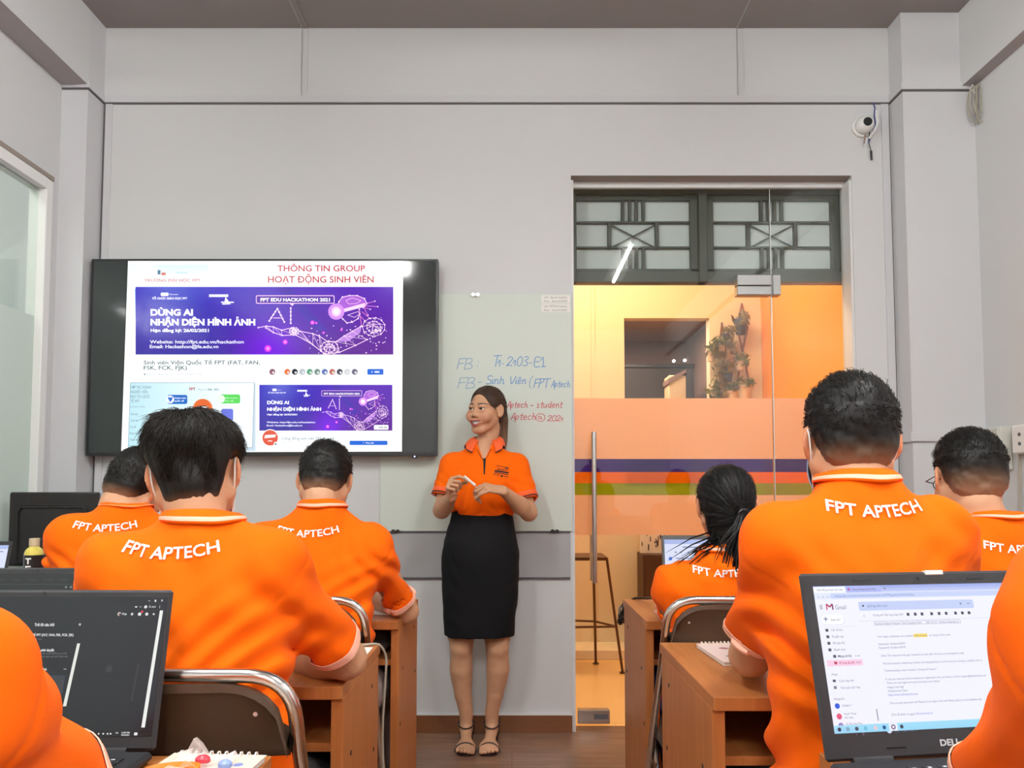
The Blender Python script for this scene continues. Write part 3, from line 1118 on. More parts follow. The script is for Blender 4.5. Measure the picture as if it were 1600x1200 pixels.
# ------------------------------------------------------------------ wall television
TVY = 3.615
a, b = W(133, 712, TVY), W(684.5, 405, TVY)
xa = (W(133, 712, TVY).x + W(146, 405, TVY).x) / 2
tv = thing('television', ((xa + b.x) / 2, TVY, a.z), 'large wall-mounted television showing a slide with purple banners', 'television')
ox, oz = tv.location.x, tv.location.z
hw, th = (b.x - xa) / 2, b.z - a.z
m = MB()
bz = .009
m.box(-hw, hw, .004, .05, 0, th, bev=.003)
m.box(-hw, -hw + bz, -.004, .01, 0, th).box(hw - bz, hw, -.004, .01, 0, th).box(-hw + bz, hw - bz, -.004, .01, th - bz, th).box(-hw + bz, hw - bz, -.004, .01, 0, bz * 1.6)
m.build('bezel', 'black_plastic', tv)
mat('tv_panel', (.035, .042, .042), .07, spec=.6)
MB().box(-hw + bz, hw - bz, -.001, .004, bz * 1.6, th - bz).build('panel', 'tv_panel', tv)
MB().box(-.3, .3, .05, .085, th * .3, th * .7).build('wall_mount', 'dark_plastic', tv)
p = W(648, 713, TVY)
mat('led_blue', (.1, .1, .6), emit=(.5, .5, 1), estr=3)
MB().box(p.x - ox - .012, p.x - ox + .012, -.003, .02, -.012, .0, bev=.002).ball((p.x - ox, -.004, -.004), .004, 1, n=8).build('status_light', ['black_plastic', 'led_blue'], tv)

Z = lambda X, Y: (100 + X / 2.6667, 380 + Y / 2.6667)
S = Sheet(lambda X, Y, w: W(*Z(X, Y), TVY - .0012 - w))
wh = (1.15, 1.15, 1.15)
S.poly([(238, 872), (1408, 868), (1413, 73), (267, 73)], wh)
for (x0, y0, x1, y1, c) in ((270, 90, 600, 180, (.78, 1.05, 1.12)), (700, 78, 1400, 175, (1.1, .98, 1.1)), (295, 190, 303, 350, (.2, .5, 1.0))):
    S._add([(x0, y1), (x1, y1), (x1, y0), (x0, y0)], [(0, 1, 2, 3)], [wh, wh, c, c], S._w(0))
rd, rd2 = lin(200, 60, 60), lin(214, 110, 110)
S.text(1072, 117, 'THÔNG TIN GROUP', 26, rd, .012, 365, align='c')
S.text(1070, 164, 'HOẠT ĐỘNG SINH VIÊN', 28, rd, .012, 440, align='c')
S.text(333, 161, 'TRƯỜNG ĐẠI HỌC FPT', 13, rd2, .012, 236)
S.rect(390, 112, 402, 130, lin(80, 120, 150))
S.rect(406, 122, 424, 134, lin(220, 130, 110))
S.text(468, 126, 'University', 8, lin(130, 170, 190), 0, 46)


def banner(x0, y0, x1, y1, full):
    w, h = x1 - x0, y1 - y0
    U = lambda X, Y: (x0 + (((400 + X / 5.517) - 212) / 402.5) * w, y0 + (((400 + Y / 5.517) - 448.5) / 105.5) * h)
    N = 16
    r = random.Random(5)

    def c(u, v):
        b0 = np.array(lin(58, 44, 200)) * (1 - v) + np.array(lin(56, 40, 165)) * v
        b1 = np.array(lin(92, 26, 190)) * (1 - v) + np.array(lin(96, 8, 150)) * v
        t = min(1, max(0, (u - .25) / .6))
        k = b0 * (1 - t) + b1 * t
        g = math.exp(-((u - .52) ** 2 / .012 + (v - .95) ** 2 / .16))
        g2 = math.exp(-((u - .15) ** 2 / .01 + (v - .05) ** 2 / .08))
        k = k * (1 - g) + np.array((.20, .0, .85)) * g
        k = k * (1 - .35 * g2) + np.array((.25, .35, .9)) * .35 * g2
        return tuple(k)

    wg = S._w(0)
    for i in range(N):
        for j in range(6):
            q = [(i / N, (j + 1) / 6), ((i + 1) / N, (j + 1) / 6), ((i + 1) / N, j / 6), (i / N, j / 6)]
            S._add([(x0 + u * w, y0 + v * h) for u, v in q], [(0, 1, 2, 3)], [c(u, v) for u, v in q], wg)
    # darker slanted beam across the picture
    S.poly([U(520, 640), U(620, 640), U(290, 272), U(180, 272)], (.07, .02, .45))
    pk = (1.1, .72, 1.0)
    k = w / 1068
    S.text(x0 + .058 * w, y0 + .42 * h, 'DÙNG AI', 26 * k, wh, .045, 176 * k)
    S.text(x0 + .058 * w, y0 + .565 * h, 'NHẬN DIỆN HÌNH ẢNH', 26 * k, wh, .045, 434 * k)
    S.text(x0 + .058 * w, y0 + .665 * h, 'Hạn đăng ký: 26/02/2021', 13 * k, wh, .03, 242 * k)
    S.text(x0 + .055 * w, y0 + .835 * h, 'Website: http://fpt.edu.vn/hackathon', 14 * k, (1, 1, 1.15), .02, 390 * k)
    S.text(x0 + .055 * w, y0 + .905 * h, 'Email: Hackathon@fe.edu.vn', 14 * k, (1, 1, 1.15), .02, 285 * k)
    S.rrect(x0 + .098 * w, y0 + .085 * h, x0 + .128 * w, y0 + .135 * h, 4 * k, wh)
    S.text(x0 + .132 * w, y0 + .12 * h, 'Education', 6 * k, wh, .0, 36 * k)
    S.text(x0 + .064 * w, y0 + .185 * h, 'TỔ CHỨC GIÁO DỤC FPT', 9 * k, wh, .03, 146 * k)
    S.rect(x0 + .285 * w, y0 + .11 * h, x0 + .36 * w, y0 + .15 * h, (.9, .9, 1.1))
    S.poly([U(-270, 395), U(-215, 420), U(-262, 352)], wh)
    S.line([U(-300, 400), U(-190, 400)], 5 * k, wh)
    S.line([U(-290, 415), U(-230, 412)], 5 * k, wh)
    # speech label
    q0, q1 = U(0, 340), U(677, 412)
    S.rrect(q0[0], q0[1], q1[0], q1[1], 6 * k, pk)
    S.rrect(q0[0] + 3 * k, q0[1] + 3 * k, q1[0] - 3 * k, q1[1] - 3 * k, 5 * k, (.10, .015, .42))
    S.poly([U(290, 411), U(312, 432), U(335, 411)], pk)
    S.text((q0[0] + q1[0]) / 2, q0[1] + (q1[1] - q0[1]) * .72, 'FPT EDU HACKATHON 2021', 14 * k, wh, .04, 288 * k, align='c')
    ln = lambda P, t=3, col=pk: S.line([U(*p) for p in P], t * k, col)

    def dots(P, rad=3.4, col=(1.15, .85, 1.1)):
        for p in P:
            u = U(*p)
            S.disc(u[0], u[1], rad * k, col, n=8)

    A = [(115, 560), (185, 455), (245, 570)]
    ln(A, 4)
    ln([(150, 535), (215, 535)], 3)
    ln([(300, 450), (300, 580)], 4)
    dots([(115, 560), (133, 533), (150, 507), (167, 481), (185, 455), (200, 484), (215, 512), (230, 541), (245, 570), (300, 450), (300, 482), (300, 515), (300, 548), (300, 580)], 4)
    head = [(690, 478), (700, 440), (715, 395), (745, 355), (805, 342), (872, 342), (935, 368), (955, 410), (940, 430), (925, 445)]
    jaw = [(690, 478), (725, 515), (750, 545), (785, 578), (830, 570), (880, 540), (895, 500), (890, 460)]
    S.poly([U(*p) for p in head[::-1]], (.45, .12, .75))
    S.poly([U(690, 475), U(940, 405), U(930, 440), U(700, 500)][::-1], (1.2, .75, 1.05))
    ln(head)
    ln(jaw)
    ln([(790, 510), (880, 480), (895, 500), (850, 530), (790, 510)], 2)
    ln([(775, 385), (830, 362), (905, 385), (870, 410), (800, 415), (775, 385)], 2)
    dots(head + jaw)
    for rad, cc in ((34, (.75, .3, .95)), (20, (1.1, .7, 1.1)), (10, (1.3, 1.3, 1.3))):
        u = U(692, 480)
        S.disc(u[0], u[1], rad * k, cc)
    for p in (((890, 460), (910, 605)), ((925, 440), (965, 510)), ((910, 480), (985, 540)), ((900, 520), (940, 560)), ((935, 430), (1050, 438)), ((940, 415), (1025, 390)), ((930, 445), (985, 460))):
        ln(p, 2, (1.1, .3, .8))
        dots(p[1:], 3)
    up = [(910, 605), (830, 650), (760, 690), (690, 740), (620, 740), (545, 690), (490, 670), (385, 650), (310, 620), (220, 640), (150, 612), (90, 605), (20, 618)]
    lo = [(960, 720), (860, 770), (720, 830), (600, 845), (560, 820), (490, 765), (460, 745), (340, 680), (225, 685), (150, 660), (85, 620)]
    S.poly([U(*p) for p in [(910, 605), (830, 650), (760, 690), (700, 740), (800, 735), (900, 660)]], (.55, .25, .8))
    ln(up)
    ln(lo)
    dots(up + lo)
    for i in range(len(lo) - 1):
        ln([up[min(i + 1, 12)], lo[i]], 1.6)
        ln([up[min(i + 2, 12)], lo[i]], 1.4)
    for cx, cy, R in ((1015, 612, 98), (1015, 612, 60), (635, 795, 76), (635, 795, 44), (330, 650, 40), (330, 650, 20)):
        P = [(cx + R * math.cos(2 * PI * i / 11 + R), cy + R * .82 * math.sin(2 * PI * i / 11 + R)) for i in range(11)]
        ln(P + P[:1], 2)
        dots(P, 3.2)
        for i in range(0, 11, 2):
            ln([P[i], (cx + R * .35 * math.cos(i), cy + R * .35 * math.sin(i))], 1.5)
    for q in range(90):
        an, R = r.uniform(0, 6.28), r.gauss(0, 1)
        p = (1030 + 75 * R * math.cos(an), 640 + 75 * R * math.sin(an)) if q < 50 else (r.uniform(430, 1150), r.uniform(560, 840))
        if p[0] < 1165 and 300 < p[1] < 840:
            dots([p], r.uniform(1.5, 3.2))
    for (p, rad) in (((103, 798), 11), ((252, 742), 8), ((487, 575), 7), ((520, 578), 4), ((737, 637), 4), ((583, 662), 4)):
        u = U(*p)
        S.disc(u[0], u[1], rad * 1.3 * k, (.85, .05, .9))
        S.disc(u[0], u[1], rad * .6 * k, (1.0, .35, .9))


banner(298, 182, 1372, 464, True)
tl = lin(70, 104, 110)
S.text(332, 505, 'Sinh viên Viện Quốc Tế FPT (FAT, FAN,', 17, tl, .012, 484)
S.text(332, 527, 'FSK, FCK, FJK)', 17, tl, .012, 180)
S.disc(336, 546, 3.5, lin(120, 140, 150))
S.text(344, 549, 'Nhóm Riêng tư · 2,1K thành viên', 8, lin(170, 190, 198), 0, 236)
cols = [(150, 90, 110), None, (240, 120, 60), (30, 30, 50), (190, 200, 210), (90, 170, 130), (120, 150, 140), (90, 120, 190), (200, 110, 90), (50, 60, 80), (215, 220, 225), (110, 100, 130)]
for i, cc in enumerate(cols):
    x = 868 + i * 31.2
    if cc is None:
        S.rect(x - 5, 534, x + 5, 536, lin(180, 180, 180))
        continue
    S.disc(x, 536, 13.5, lin(205, 208, 214))
    S.disc(x, 536, 12, lin(*cc))
    S.disc(x + 4, 539, 5, lin(235, 235, 235))
S.rrect(1264, 524, 1331, 548, 4, lin(10, 104, 226))
S.text(1297, 540, '+  Mời', 8, wh, .03, 34, align='c')
# left picture card
S.rrect(275, 583, 798, 866, 3, lin(206, 226, 240))
S._add([(267, 854), (785, 852), (793, 581), (277, 581)], [(0, 1, 2, 3)], [lin(196, 240, 250), (1.05, 1.12, 1.15), (1.05, 1.12, 1.15), lin(200, 240, 252)], S._w(0))
S.line([(267, 854), (277, 581), (793, 581), (785, 852), (267, 854)], 2, lin(120, 150, 170))
gy = lin(120, 140, 150)
for i, l in enumerate(('HỢP TÁC DOANH', 'NGHIỆP, VIỆN', 'ĐÀO TẠO QUỐC', 'TẾ FPT')):
    S.text(279 - i * .4, 606 + i * 19.5, l, 13, gy, 0, (84, 70, 80, 36)[i])
S.text(277, 684, 'Lê Minh Trường', 6, gy, 0, 60)
for i, l in enumerate(('Giới thiệu', 'Thảo luận', 'Chủ đề', 'Phòng họp mặt', 'Thành viên', 'Sự kiện')):
    S.text(279 - i * 1.5, 716 + i * 26.6, l, 8, gy, .01, (28, 32, 24, 48, 36, 26)[i])
S.text(522, 613, 'FPT', 12, lin(190, 90, 100), .04, 26)
S.text(556, 613, 'Aptech', 8, lin(170, 180, 190), .0, 60)
S.text(600, 613, 'Edu  2021', 8, lin(90, 130, 150), .02, 46)
S.rrect(432, 632, 514, 670, 8, lin(20, 110, 208))
S.disc(443, 651, 16, wh)
S.poly([(432, 645), (443, 664), (454, 645), (448, 640), (443, 644), (438, 640)], lin(20, 110, 208))
S.text(460, 648, 'Chương trình', 6, wh, .02, 48)
S.text(460, 660, 'quốc tế', 6, wh, .02, 40)
S.rrect(650, 630, 734, 668, 8, lin(92, 224, 92))
S.disc(654, 649, 17, lin(240, 250, 240))
S.text(672, 648, 'Môi trường', 6, lin(200, 255, 200), .02, 52)
S.text(672, 660, 'học tập', 6, lin(200, 255, 200), .02, 36)
S.disc(578, 690, 42, lin(245, 150, 90), n=24)
S.disc(578, 686, 36, lin(238, 105, 40), n=24)
S.text(578, 694, 'FPT', 14, wh, .05, 44, align='c')
S.rrect(655, 690, 705, 740, 8, lin(110, 120, 230))
# lower right post
banner(814, 590, 1368, 781, False)
S.rrect(1291, 757, 1352, 777, 4, (.95, .95, .97))
S.text(1311, 770, 'Chỉnh sửa', 6, lin(90, 90, 100), .02, 34)
S.disc(859, 811, 36, wh, n=24)
S.disc(859, 811, 32.5, lin(232, 86, 60), n=24)
S.poly([(834, 813), (880, 809), (884, 797), (838, 799)], (1, .92, .9))
S.rect(850, 822, 868, 826, (1, .92, .9))
S.disc(882, 836, 8, wh)
S.disc(882, 837, 4, lin(90, 100, 130))
S.text(907, 819, 'Cộng đồng sinh viên FPT Aptech', 12, lin(120, 150, 160), .01, 220)
S.text(907, 833, '@fptaptech · Cộng đồng', 7, lin(170, 190, 198), 0, 116)
S.rrect(1190, 823, 1348, 841, 4, lin(10, 104, 226))
S.text(1268, 835, '+  Theo dõi', 6, wh, .02, 44, align='c')
S.build('slide', 'screen_glow', tv, off=tv.location)

# ------------------------------------------------------------------ security camera, cable coil, wall boxes
p = W(1352, 194, YB - .04)
t = thing('security_camera', (p.x, YB, p.z), 'small white round security camera with a dark lens and loose wires, above the door', 'camera')
r = -(p.y - YB)
m = MB().tube([(.045 * math.cos(q), -.012, .045 * math.sin(q)) for q in [i * PI / 12 for i in range(24)]], .006, closed=True, n=8)
m.lathe([(.05, -.014), (.052, -.006), (.05, 0)], axis='y', n=24)
m.build('mount_ring', 'white_plastic', t, smooth=True)
m = MB().lathe([(.004, -.068), (.026, -.067), (.034, -.060), (.041, -.044), (.042, -.03), (.038, -.012), (.02, -.006)], axis='y', n=28)
m.build('body', 'white_plastic', t, smooth=True)
MB().lathe([(.004, -.0705), (.021, -.0705), (.0225, -.064)], axis='y', n=20).build('lens', 'black_plastic', t, smooth=True)
c = lambda px, py, d=YB - .05: W(px, py, d) - t.location
MB().tube([c(1369, 173), c(1372, 190), c(1366, 205), c(1358, 216)], .005, n=8).build('bracket_arm', 'white_plastic', t, smooth=True)
MB().tube(smooth3 := [c(1364, 161, YB - .01), c(1367, 168, YB - .03), c(1366, 180), c(1368, 196), c(1360, 215, YB - .04), c(1357, 224, YB - .03)], .0028, n=6).build('cable', 'cable_blue', t, smooth=True, label='thin dark blue cable')
MB().tube([c(1359, 205, YB - .03), c(1357, 222, YB - .02), c(1360, 232, YB - .02), c(1362, 240, YB - .02)], .0022, n=6).tube([c(1361, 236, YB - .015), c(1362, 250, YB - .015)], [.006, .0045], n=8).build('cable', 'cable_black', t, smooth=True, label='loose black lead with a plug')
MB().tube([c(1352, 211, YB - .05), c(1350, 224, YB - .03)], [.006, .004], n=8).build('cable_joint', 'steel', t, smooth=True)

p = W(1527, 136, YRC - .03)
t = thing('cable_coil', (p.x, YRC - .02, p.z), 'bundle of coiled white cable hanging from the beam above the cream wall box', 'cable')
m = MB()
rr = random.Random(4)
for k in range(9):
    w = rr.uniform(.010, .030)
    h = rr.uniform(.13, .19)
    cx = -.028 + .0085 * k
    yy = rr.uniform(-.04, 0)
    m.tube([(cx + w * math.sin(q) * (1 + .2 * rr.random()), yy, -h / 2 + h / 2 * math.cos(q)) for q in [i * 2 * PI / 18 for i in range(18)]], .0030, n=6, closed=True)
m.build('coil', 'cable_white', t, smooth=True)
MB().tube([(-.02, -.01, .01), (-.03, 0, -.0), (-.012, -.01, -.03), (-.02, 0, .03)], .004, n=6).build('tie', 'white_plastic', t, smooth=True)
MB().tube([(.03, -.02, -.17), (.06, -.01, -.13), (.075, 0, -.12)], .003, n=6).build('cable_end', 'cable_white', t, smooth=True)

za, zb_ = W(1560, 735, 3.45).z, W(1560, 668, 3.45).z
t = thing('junction_box', (XR, 3.47, (za + zb_) / 2), 'cream wall junction box above the spectacled student', 'box')
hh = (zb_ - za) / 2
MB().box(-.055, 0, -.085, .085, -hh, hh, bev=.006).build('box_body', 'cream_plastic', t)
MB().box(-.064, -.055, -.08, .08, -hh + .006, hh - .006, bev=.003).build('cover', 'cream_plastic', t)
MB().box(-.066, -.06, -.01, .01, -.004, .018).build('sticker', 'paper', t)
t = thing('wall_socket', (XR, 3.28, W(1590, 686, 3.28).z), 'white raised wall socket next to the cream junction box', 'socket')
MB().box(-.04, 0, -.055, .055, -.062, .062, bev=.006).build('back_box', 'white_plastic', t)
for zz in (-.02, .02):
    MB().lathe([(.008, -.043), (.008, -.039)], (0, 0, zz), axis='x', n=12).build('socket_hole', 'grey_plastic', t)
MB().tube([(-.01, .05, -.06), (-.01, .06, -.3), (-.008, .06, -.6)], .005, n=6).build('cable', 'cable_white', t, smooth=True)

# ------------------------------------------------------------------ desks
DESK_Z = .74


def desk(x0, x1, y0, y1, label):
    t = thing('desk', ((x0 + x1) / 2, (y0 + y1) / 2, 0), label, 'desk', 'wooden student desks')
    w, d = (x1 - x0) / 2, (y1 - y0) / 2
    MB().box(-w, w, -d, d, DESK_Z - .026, DESK_Z, bev=.0015).build('desktop', 'desk_wood', t)
    for s in (-1, 1):
        o = MB().box(s * (w - .012) - .0125 * 1, s * (w - .012) + .0125 * 1, -d + .012, d - .03, 0, DESK_Z - .026, bev=.001)
        o = o.build('side_panel', 'desk_side', t)
        for yy, zz in ((-d + .09, .58), (-d + .05, .42), (d - .12, .66), (d - .09, .50), (-d + .09, .20)):
            MB().lathe([(.0055, -.0005), (.0055, .0012), (.003, .0016)], (s * w + (.0005 if s > 0 else -.0015), yy, zz), axis='x', n=10).build('screw', 'near_black', o)
    MB().box(-w + .025, w - .025, -d + .035, d - .06, .60, .618, bev=.001).build('shelf', 'desk_wood', t)
    MB().box(-w + .025, w - .025, d - .06, d - .042, .22, DESK_Z - .026).build('modesty_panel', 'desk_wood', t)
    return t


desk(-2.07, -.345, 2.36, 2.85, 'long wooden desk nearest the television, tea bottle on it')
desk(-1.80, -.342, 1.57, 2.02, 'wooden desk under the mop-haired student, a white sheet on its corner')
desk(-1.75, -.357, .64, 1.165, 'wooden desk under the dark-page laptop and the colourful notebook')
desk(.408, 1.95, 2.36, 2.85, 'wooden desk nearest the glass door with a cable hanging off its corner')
desk(.385, 1.85, 1.49, 2.03, 'wooden desk with the pink spiral notebook on its corner')
desk(.462, 1.85, .66, 1.18, 'wooden desk under the mail-page laptop')


# ------------------------------------------------------------------ folding chairs
def chair(x, y, label, rz=0.0, src=[]):
    if src:
        t = copy_tree(src[0])
        t.location = (x, y, 0)
        t.rotation_euler = (0, 0, rz)
        t['label'] = label
        return t
    t = thing('folding_chair', (x, y, 0), label, 'chair', 'brown and chrome folding chairs', rz=rz)
    src.append(t)
    hw = .222
    P = arc_pts([(-hw, .22, .011), (-hw, -.03, .45), (-hw + .004, -.175, .70), (-hw + .012, -.20, .848), (hw - .012, -.20, .848), (hw - .004, -.175, .70), (hw, -.03, .45), (hw, .22, .011)], .12, 8)
    MB().tube(P, .0115, n=12).build('frame', 'chrome', t, smooth=True)
    for s in (-1, 1):
        MB().tube([(s * .196, -.30, .011), (s * .196, .05, .37), (s * .196, .16, .405)], .0105, n=10).build('rear_leg', 'chrome', t, smooth=True)
        for f in ((s * hw, .22), (s * .196, -.30)):
            MB().lathe([(.014, 0), (.015, .03)], (f[0], f[1], 0), n=12).build('rubber_foot', 'black_plastic', t, smooth=True)
    MB().tube([(-.196, -.23, .09), (.196, -.23, .09)], .008, n=8).tube([(-hw, .16, .12), (hw, .16, .12)], .008, n=8).build('crossbar', 'chrome', t, smooth=True)
    # curved backrest panel that follows the bend of the tube
    rings = []
    N = 26
    for k in range(N + 1):
        u = -1 + 2 * k / N
        xx = u * (hw - .018)
        e = max(0.0, abs(u) - .52) / .48
        top = .838 - .095 * (1 - math.sqrt(max(0, 1 - e ** 2.2)))
        bow = -.020 * (1 - u * u)
        zs = [.722, .728, .735, .76, top - .022, top - .012, top]
        ys = [-.180, -.172, -.170, -.172, -.182, -.186, -.190]
        dy = [0.0, -.012, -.014, -.012, -.012, -.016, -.010]
        fr = [(xx, a + bow, zz) for a, zz in zip(ys, zs)]
        bk = [(xx, a + b + bow * .8 - .004, zz) for a, b, zz in zip(ys, dy, zs)]
        rings.append(fr + bk[::-1])
    bkp = MB().loft(rings).build('backrest', 'chair_vinyl', t, smooth=True)
    for s in (-1, 1):
        m = MB()
        m.lathe([(.0035, -.0045), (.0052, -.0025), (.0055, 0)], (s * .155, -.1985, .79), axis='y', n=12)
        m.build('rivet', 'steel', bkp, smooth=True)
    rings = []
    for yy, hw2, zt in ((-.19, .17, .432), (-.175, .185, .442), (-.1, .198, .444), (.1, .198, .444), (.19, .185, .440), (.205, .165, .428)):
        rings.append([(-hw2, yy, .415), (hw2, yy, .415), (hw2 + .006, yy, .425), (hw2 - .01, yy, zt), (-hw2 + .01, yy, zt), (-hw2 - .006, yy, .425)])
    MB().loft(rings).build('seat', 'chair_vinyl', t, smooth=True, angle=math.radians(50))
    return t


chair(-.55, 1.405, 'folding chair under the student with the thick mop of hair')
chair(-.60, 2.235, 'folding chair under the short-haired student beneath the television')
chair(-1.22, 2.21, 'folding chair under the student leaning beside the tea bottle')
chair(.62, 2.24, 'folding chair under the long-haired student by the glass door')
chair(.775, 1.395, 'folding chair behind the mail-page laptop, under the tall student')
chair(1.25, 2.235, 'folding chair under the student with spectacles')
chair(-.72, .40, 'folding chair of the nearest student, in front of the dark-page laptop')
chair(.83, .40, 'folding chair of the nearest student, in front of the mail-page laptop')


# ------------------------------------------------------------------ laptops
def laptop(x, y, w, hgt, lean, rz, label, paint, body='dark_plastic', depth=.25, bz=(.010, .016, .024), group='laptops on the desks', zoom=1.0, anchor=0.0):
    """hinge line at (x, y), user on the -y side; paint(S) draws on a screen 100 units wide"""
    t = thing('laptop', (x, y, DESK_Z), label, 'laptop', group, rz=rz)
    m = MB().box(-w / 2, w / 2, -depth, .0, .003, .017, bev=.005)
    for sx in (-1, 1):
        for yy in (-.02, -depth + .02):
            m.box(sx * (w / 2 - .03) - .01, sx * (w / 2 - .03) + .01, yy - .006, yy + .006, 0, .003)
    m.build('base', body, t)
    k = MB()
    nx, ny = 15, 5
    kw = (w * .88) / nx
    for i in range(nx):
        for j in range(ny):
            if j == ny - 1 and 3 < i < 9:
                continue
            x0 = -w * .44 + i * kw
            y0 = -.035 - (j + 1) * .0185
            k.box(x0 + .0012, x0 + kw - .0012, y0 + .0012, y0 + .0173, .017, .0192, 0, bev=.0006)
            k.quad((x0 + kw * .3, y0 + .008, .01925), (x0 + kw * .55, y0 + .008, .01925), (x0 + kw * .55, y0 + .0125, .01925), (x0 + kw * .3, y0 + .0125, .01925), 1)
    j = ny - 1
    k.box(-w * .44 + 4 * kw + .001, -w * .44 + 9 * kw - .001, -.035 - (j + 1) * .0185 + .0012, -.035 - j * .0185 - .0012, .017, .0192, 0, bev=.0006)
    k.build('keyboard', ['key_cap', 'key_print'], t)
    MB().box(-.052, .052, -depth + .02, -depth + .09, .017, .0174).build('trackpad', 'grey_plastic', t)
    ld = MB().box(-w / 2, w / 2, .0, .008, 0, hgt, bev=.004).build('lid', body, t)
    ld.location = (0, .002, .016)
    ld.rotation_euler = (-lean, 0, 0)
    side, top, bot = bz
    sw, sh = w - 2 * side, hgt - top - bot
    sc = sw / 100.0 * zoom
    s = Sheet(lambda u, v, ww: (-sw / 2 + anchor * sw + (u - anchor * 100) * sc, -.0006 - ww, hgt - top - v * sc))
    s.H, s.u0, s.u1 = sh / sc, anchor * 100 * (1 - 1 / zoom), anchor * 100 + (1 - anchor) * 100 / zoom
    paint(s)
    s.build('screen', 'screen_glow', ld)
    MB().lathe([(.0028, -.0012), (.0028, .001)], (0, 0, hgt - top * .5), axis='y', n=10).build('webcam', 'black_plastic', ld)
    for sx in (-1, 1):
        MB().tube([(sx * w * .32 - .03, .004, .015), (sx * w * .32 + .03, .004, .015)], .006, n=8).build('hinge', body, t, smooth=True)
    return t, ld


def paint_dark(s):
    H = s.H
    bg, bg2 = lin(34, 33, 43), lin(29, 27, 36)
    s._add([(s.u0, H), (s.u1, H), (s.u1, 0), (s.u0, 0)], [(0, 1, 2, 3)], [bg2, bg2, bg, bg], 0)
    g, wt = lin(120, 122, 128), lin(225, 226, 228)
    # window buttons, tool bar, account row; the picture's right part is what the room sees
    s.text(88.4, 2.9, '–', 1.6, wt, .02)
    s.rect(92.3, 1.7, 93.3, 2.9, wt)
    s.text(96.3, 3.0, '×', 1.8, wt, .02)
    s.disc(87.2, 6.0, .95, wt)
    s.rect(80.6, 5.6, 81.9, 6.4, wt)
    s.disc(84.0, 6.0, .6, g)
    s.text(89.2, 6.4, 'Ẩn danh', 1.1, wt, .01, 4.2)
    for k in range(3):
        s.disc(95.9, 5.4 + k * .6, .2, wt)
    s.disc(71.4, 10.3, 1.2, lin(190, 170, 165))
    s.disc(72.0, 10.7, .7, lin(60, 40, 40))
    s.text(73.2, 10.8, 'Hop', 1.3, wt, .02, 2.8)
    for x, rr_ in ((79.3, .75), (84.0, 1.05), (88.4, .95), (92.7, .6)):
        s.disc(x, 10.4, rr_, wt)
    s.disc(85.4, 8.9, .7, lin(236, 60, 80))
    s.text(20.0, 17.6, 'Trả lời câu hỏi', 1.7, wt, .03, 12.2)
    s.text(47.2, 17.8, '×', 2.4, wt, .01)
    s.text(4, 23.6, 'Sinh viên Viện Quốc Tế FPT (FAT, FAN, FSK, FCK, FJK)', 1.45, wt, .025, 41.0)
    s.text(4, 25.9, 'Nhóm Riêng tư · 2,1K thành viên', .9, g, 0, 22)
    s.text(4, 32.6, 'Yêu cầu của bạn đang chờ phê duyệt', 1.5, wt, .03, 30.5)
    s.text(4, 34.4, 'Hãy trả lời các câu hỏi của quản trị viên nhóm để họ có thể', 1.1, g, 0, 38.4)
    s.text(4, 36.2, 'xem xét yêu cầu và câu trả lời của bạn sẽ chỉ hiển thị', 1.1, g, 0, 39.3)
    s.text(4, 43.8, 'Nhập tên đầy đủ của bạn nhé.', 1.4, wt, .025, 28)
    s.rect(42.0, 43.0, 43.7, 43.3, wt)
    s.rect(3, 47.0, 43.4, 57.2, lin(70, 84, 130))
    s.rect(3.15, 47.15, 43.25, 57.05, lin(54, 54, 62))
    s.poly([(44.8, 64.6), (46.8, 64.6), (49.8, 28.0), (48.0, 28.0)], lin(228, 230, 222))
    s.poly([(93.4, H - 5.0), (95.5, H - 5.0), (98.3, 8.2), (96.3, 8.2)], lin(236, 238, 234))
    s.poly([(85.0, H - 20), (86.6, H - 20), (88.0, 40), (86.4, 40)], lin(46, 45, 54))
    s.disc(69.6, 43, 2.2, lin(52, 50, 58))
    s.text(66, 49.5, 'Không có', 1.4, lin(48, 47, 55), 0, 7)
    s.rect(s.u0, H - 3.0, s.u1, H, lin(24, 22, 30))
    for x in (68.5, 71.2, 73.8, 75.6):
        s.disc(x, H - 1.5, .5, wt)
    s.text(78.4, H - 1.6, 'VIE', .8, wt, .02, 1.6)
    s.text(82.0, H - 1.7, '2:08 PM', .9, wt, .02, 4.8)
    s.text(82.0, H - .4, '3/6/2021', .9, wt, .02, 4.8)
    s.rrect(89.6, H - 2.2, 91.6, H - .6, .3, wt)


def paint_plain_dark(s):
    s.rect(0, 0, 100, s.H, lin(38, 40, 44))
    for k in range(7):
        s.text(4 + 13 * k, 5.4, 'mục', 1.0, lin(80, 78, 90), 0, 8)
    s.rect(0, 8.5, 100, 9.0, lin(60, 70, 68))
    for x in (76, 80, 84, 88, 92):
        s.disc(x, 11, .9, lin(130, 132, 140))
    s.text(68, 18.6, 'Trang', 1.6, lin(130, 132, 140), 0, 6)
    for x in (78, 82, 86, 90):
        s.disc(x, 18, .8, lin(120, 122, 132))
    s.rect(28, 24, 68, 26.5, lin(225, 228, 230))
    s.rect(0, s.H - 5, 100, s.H, lin(24, 24, 28))


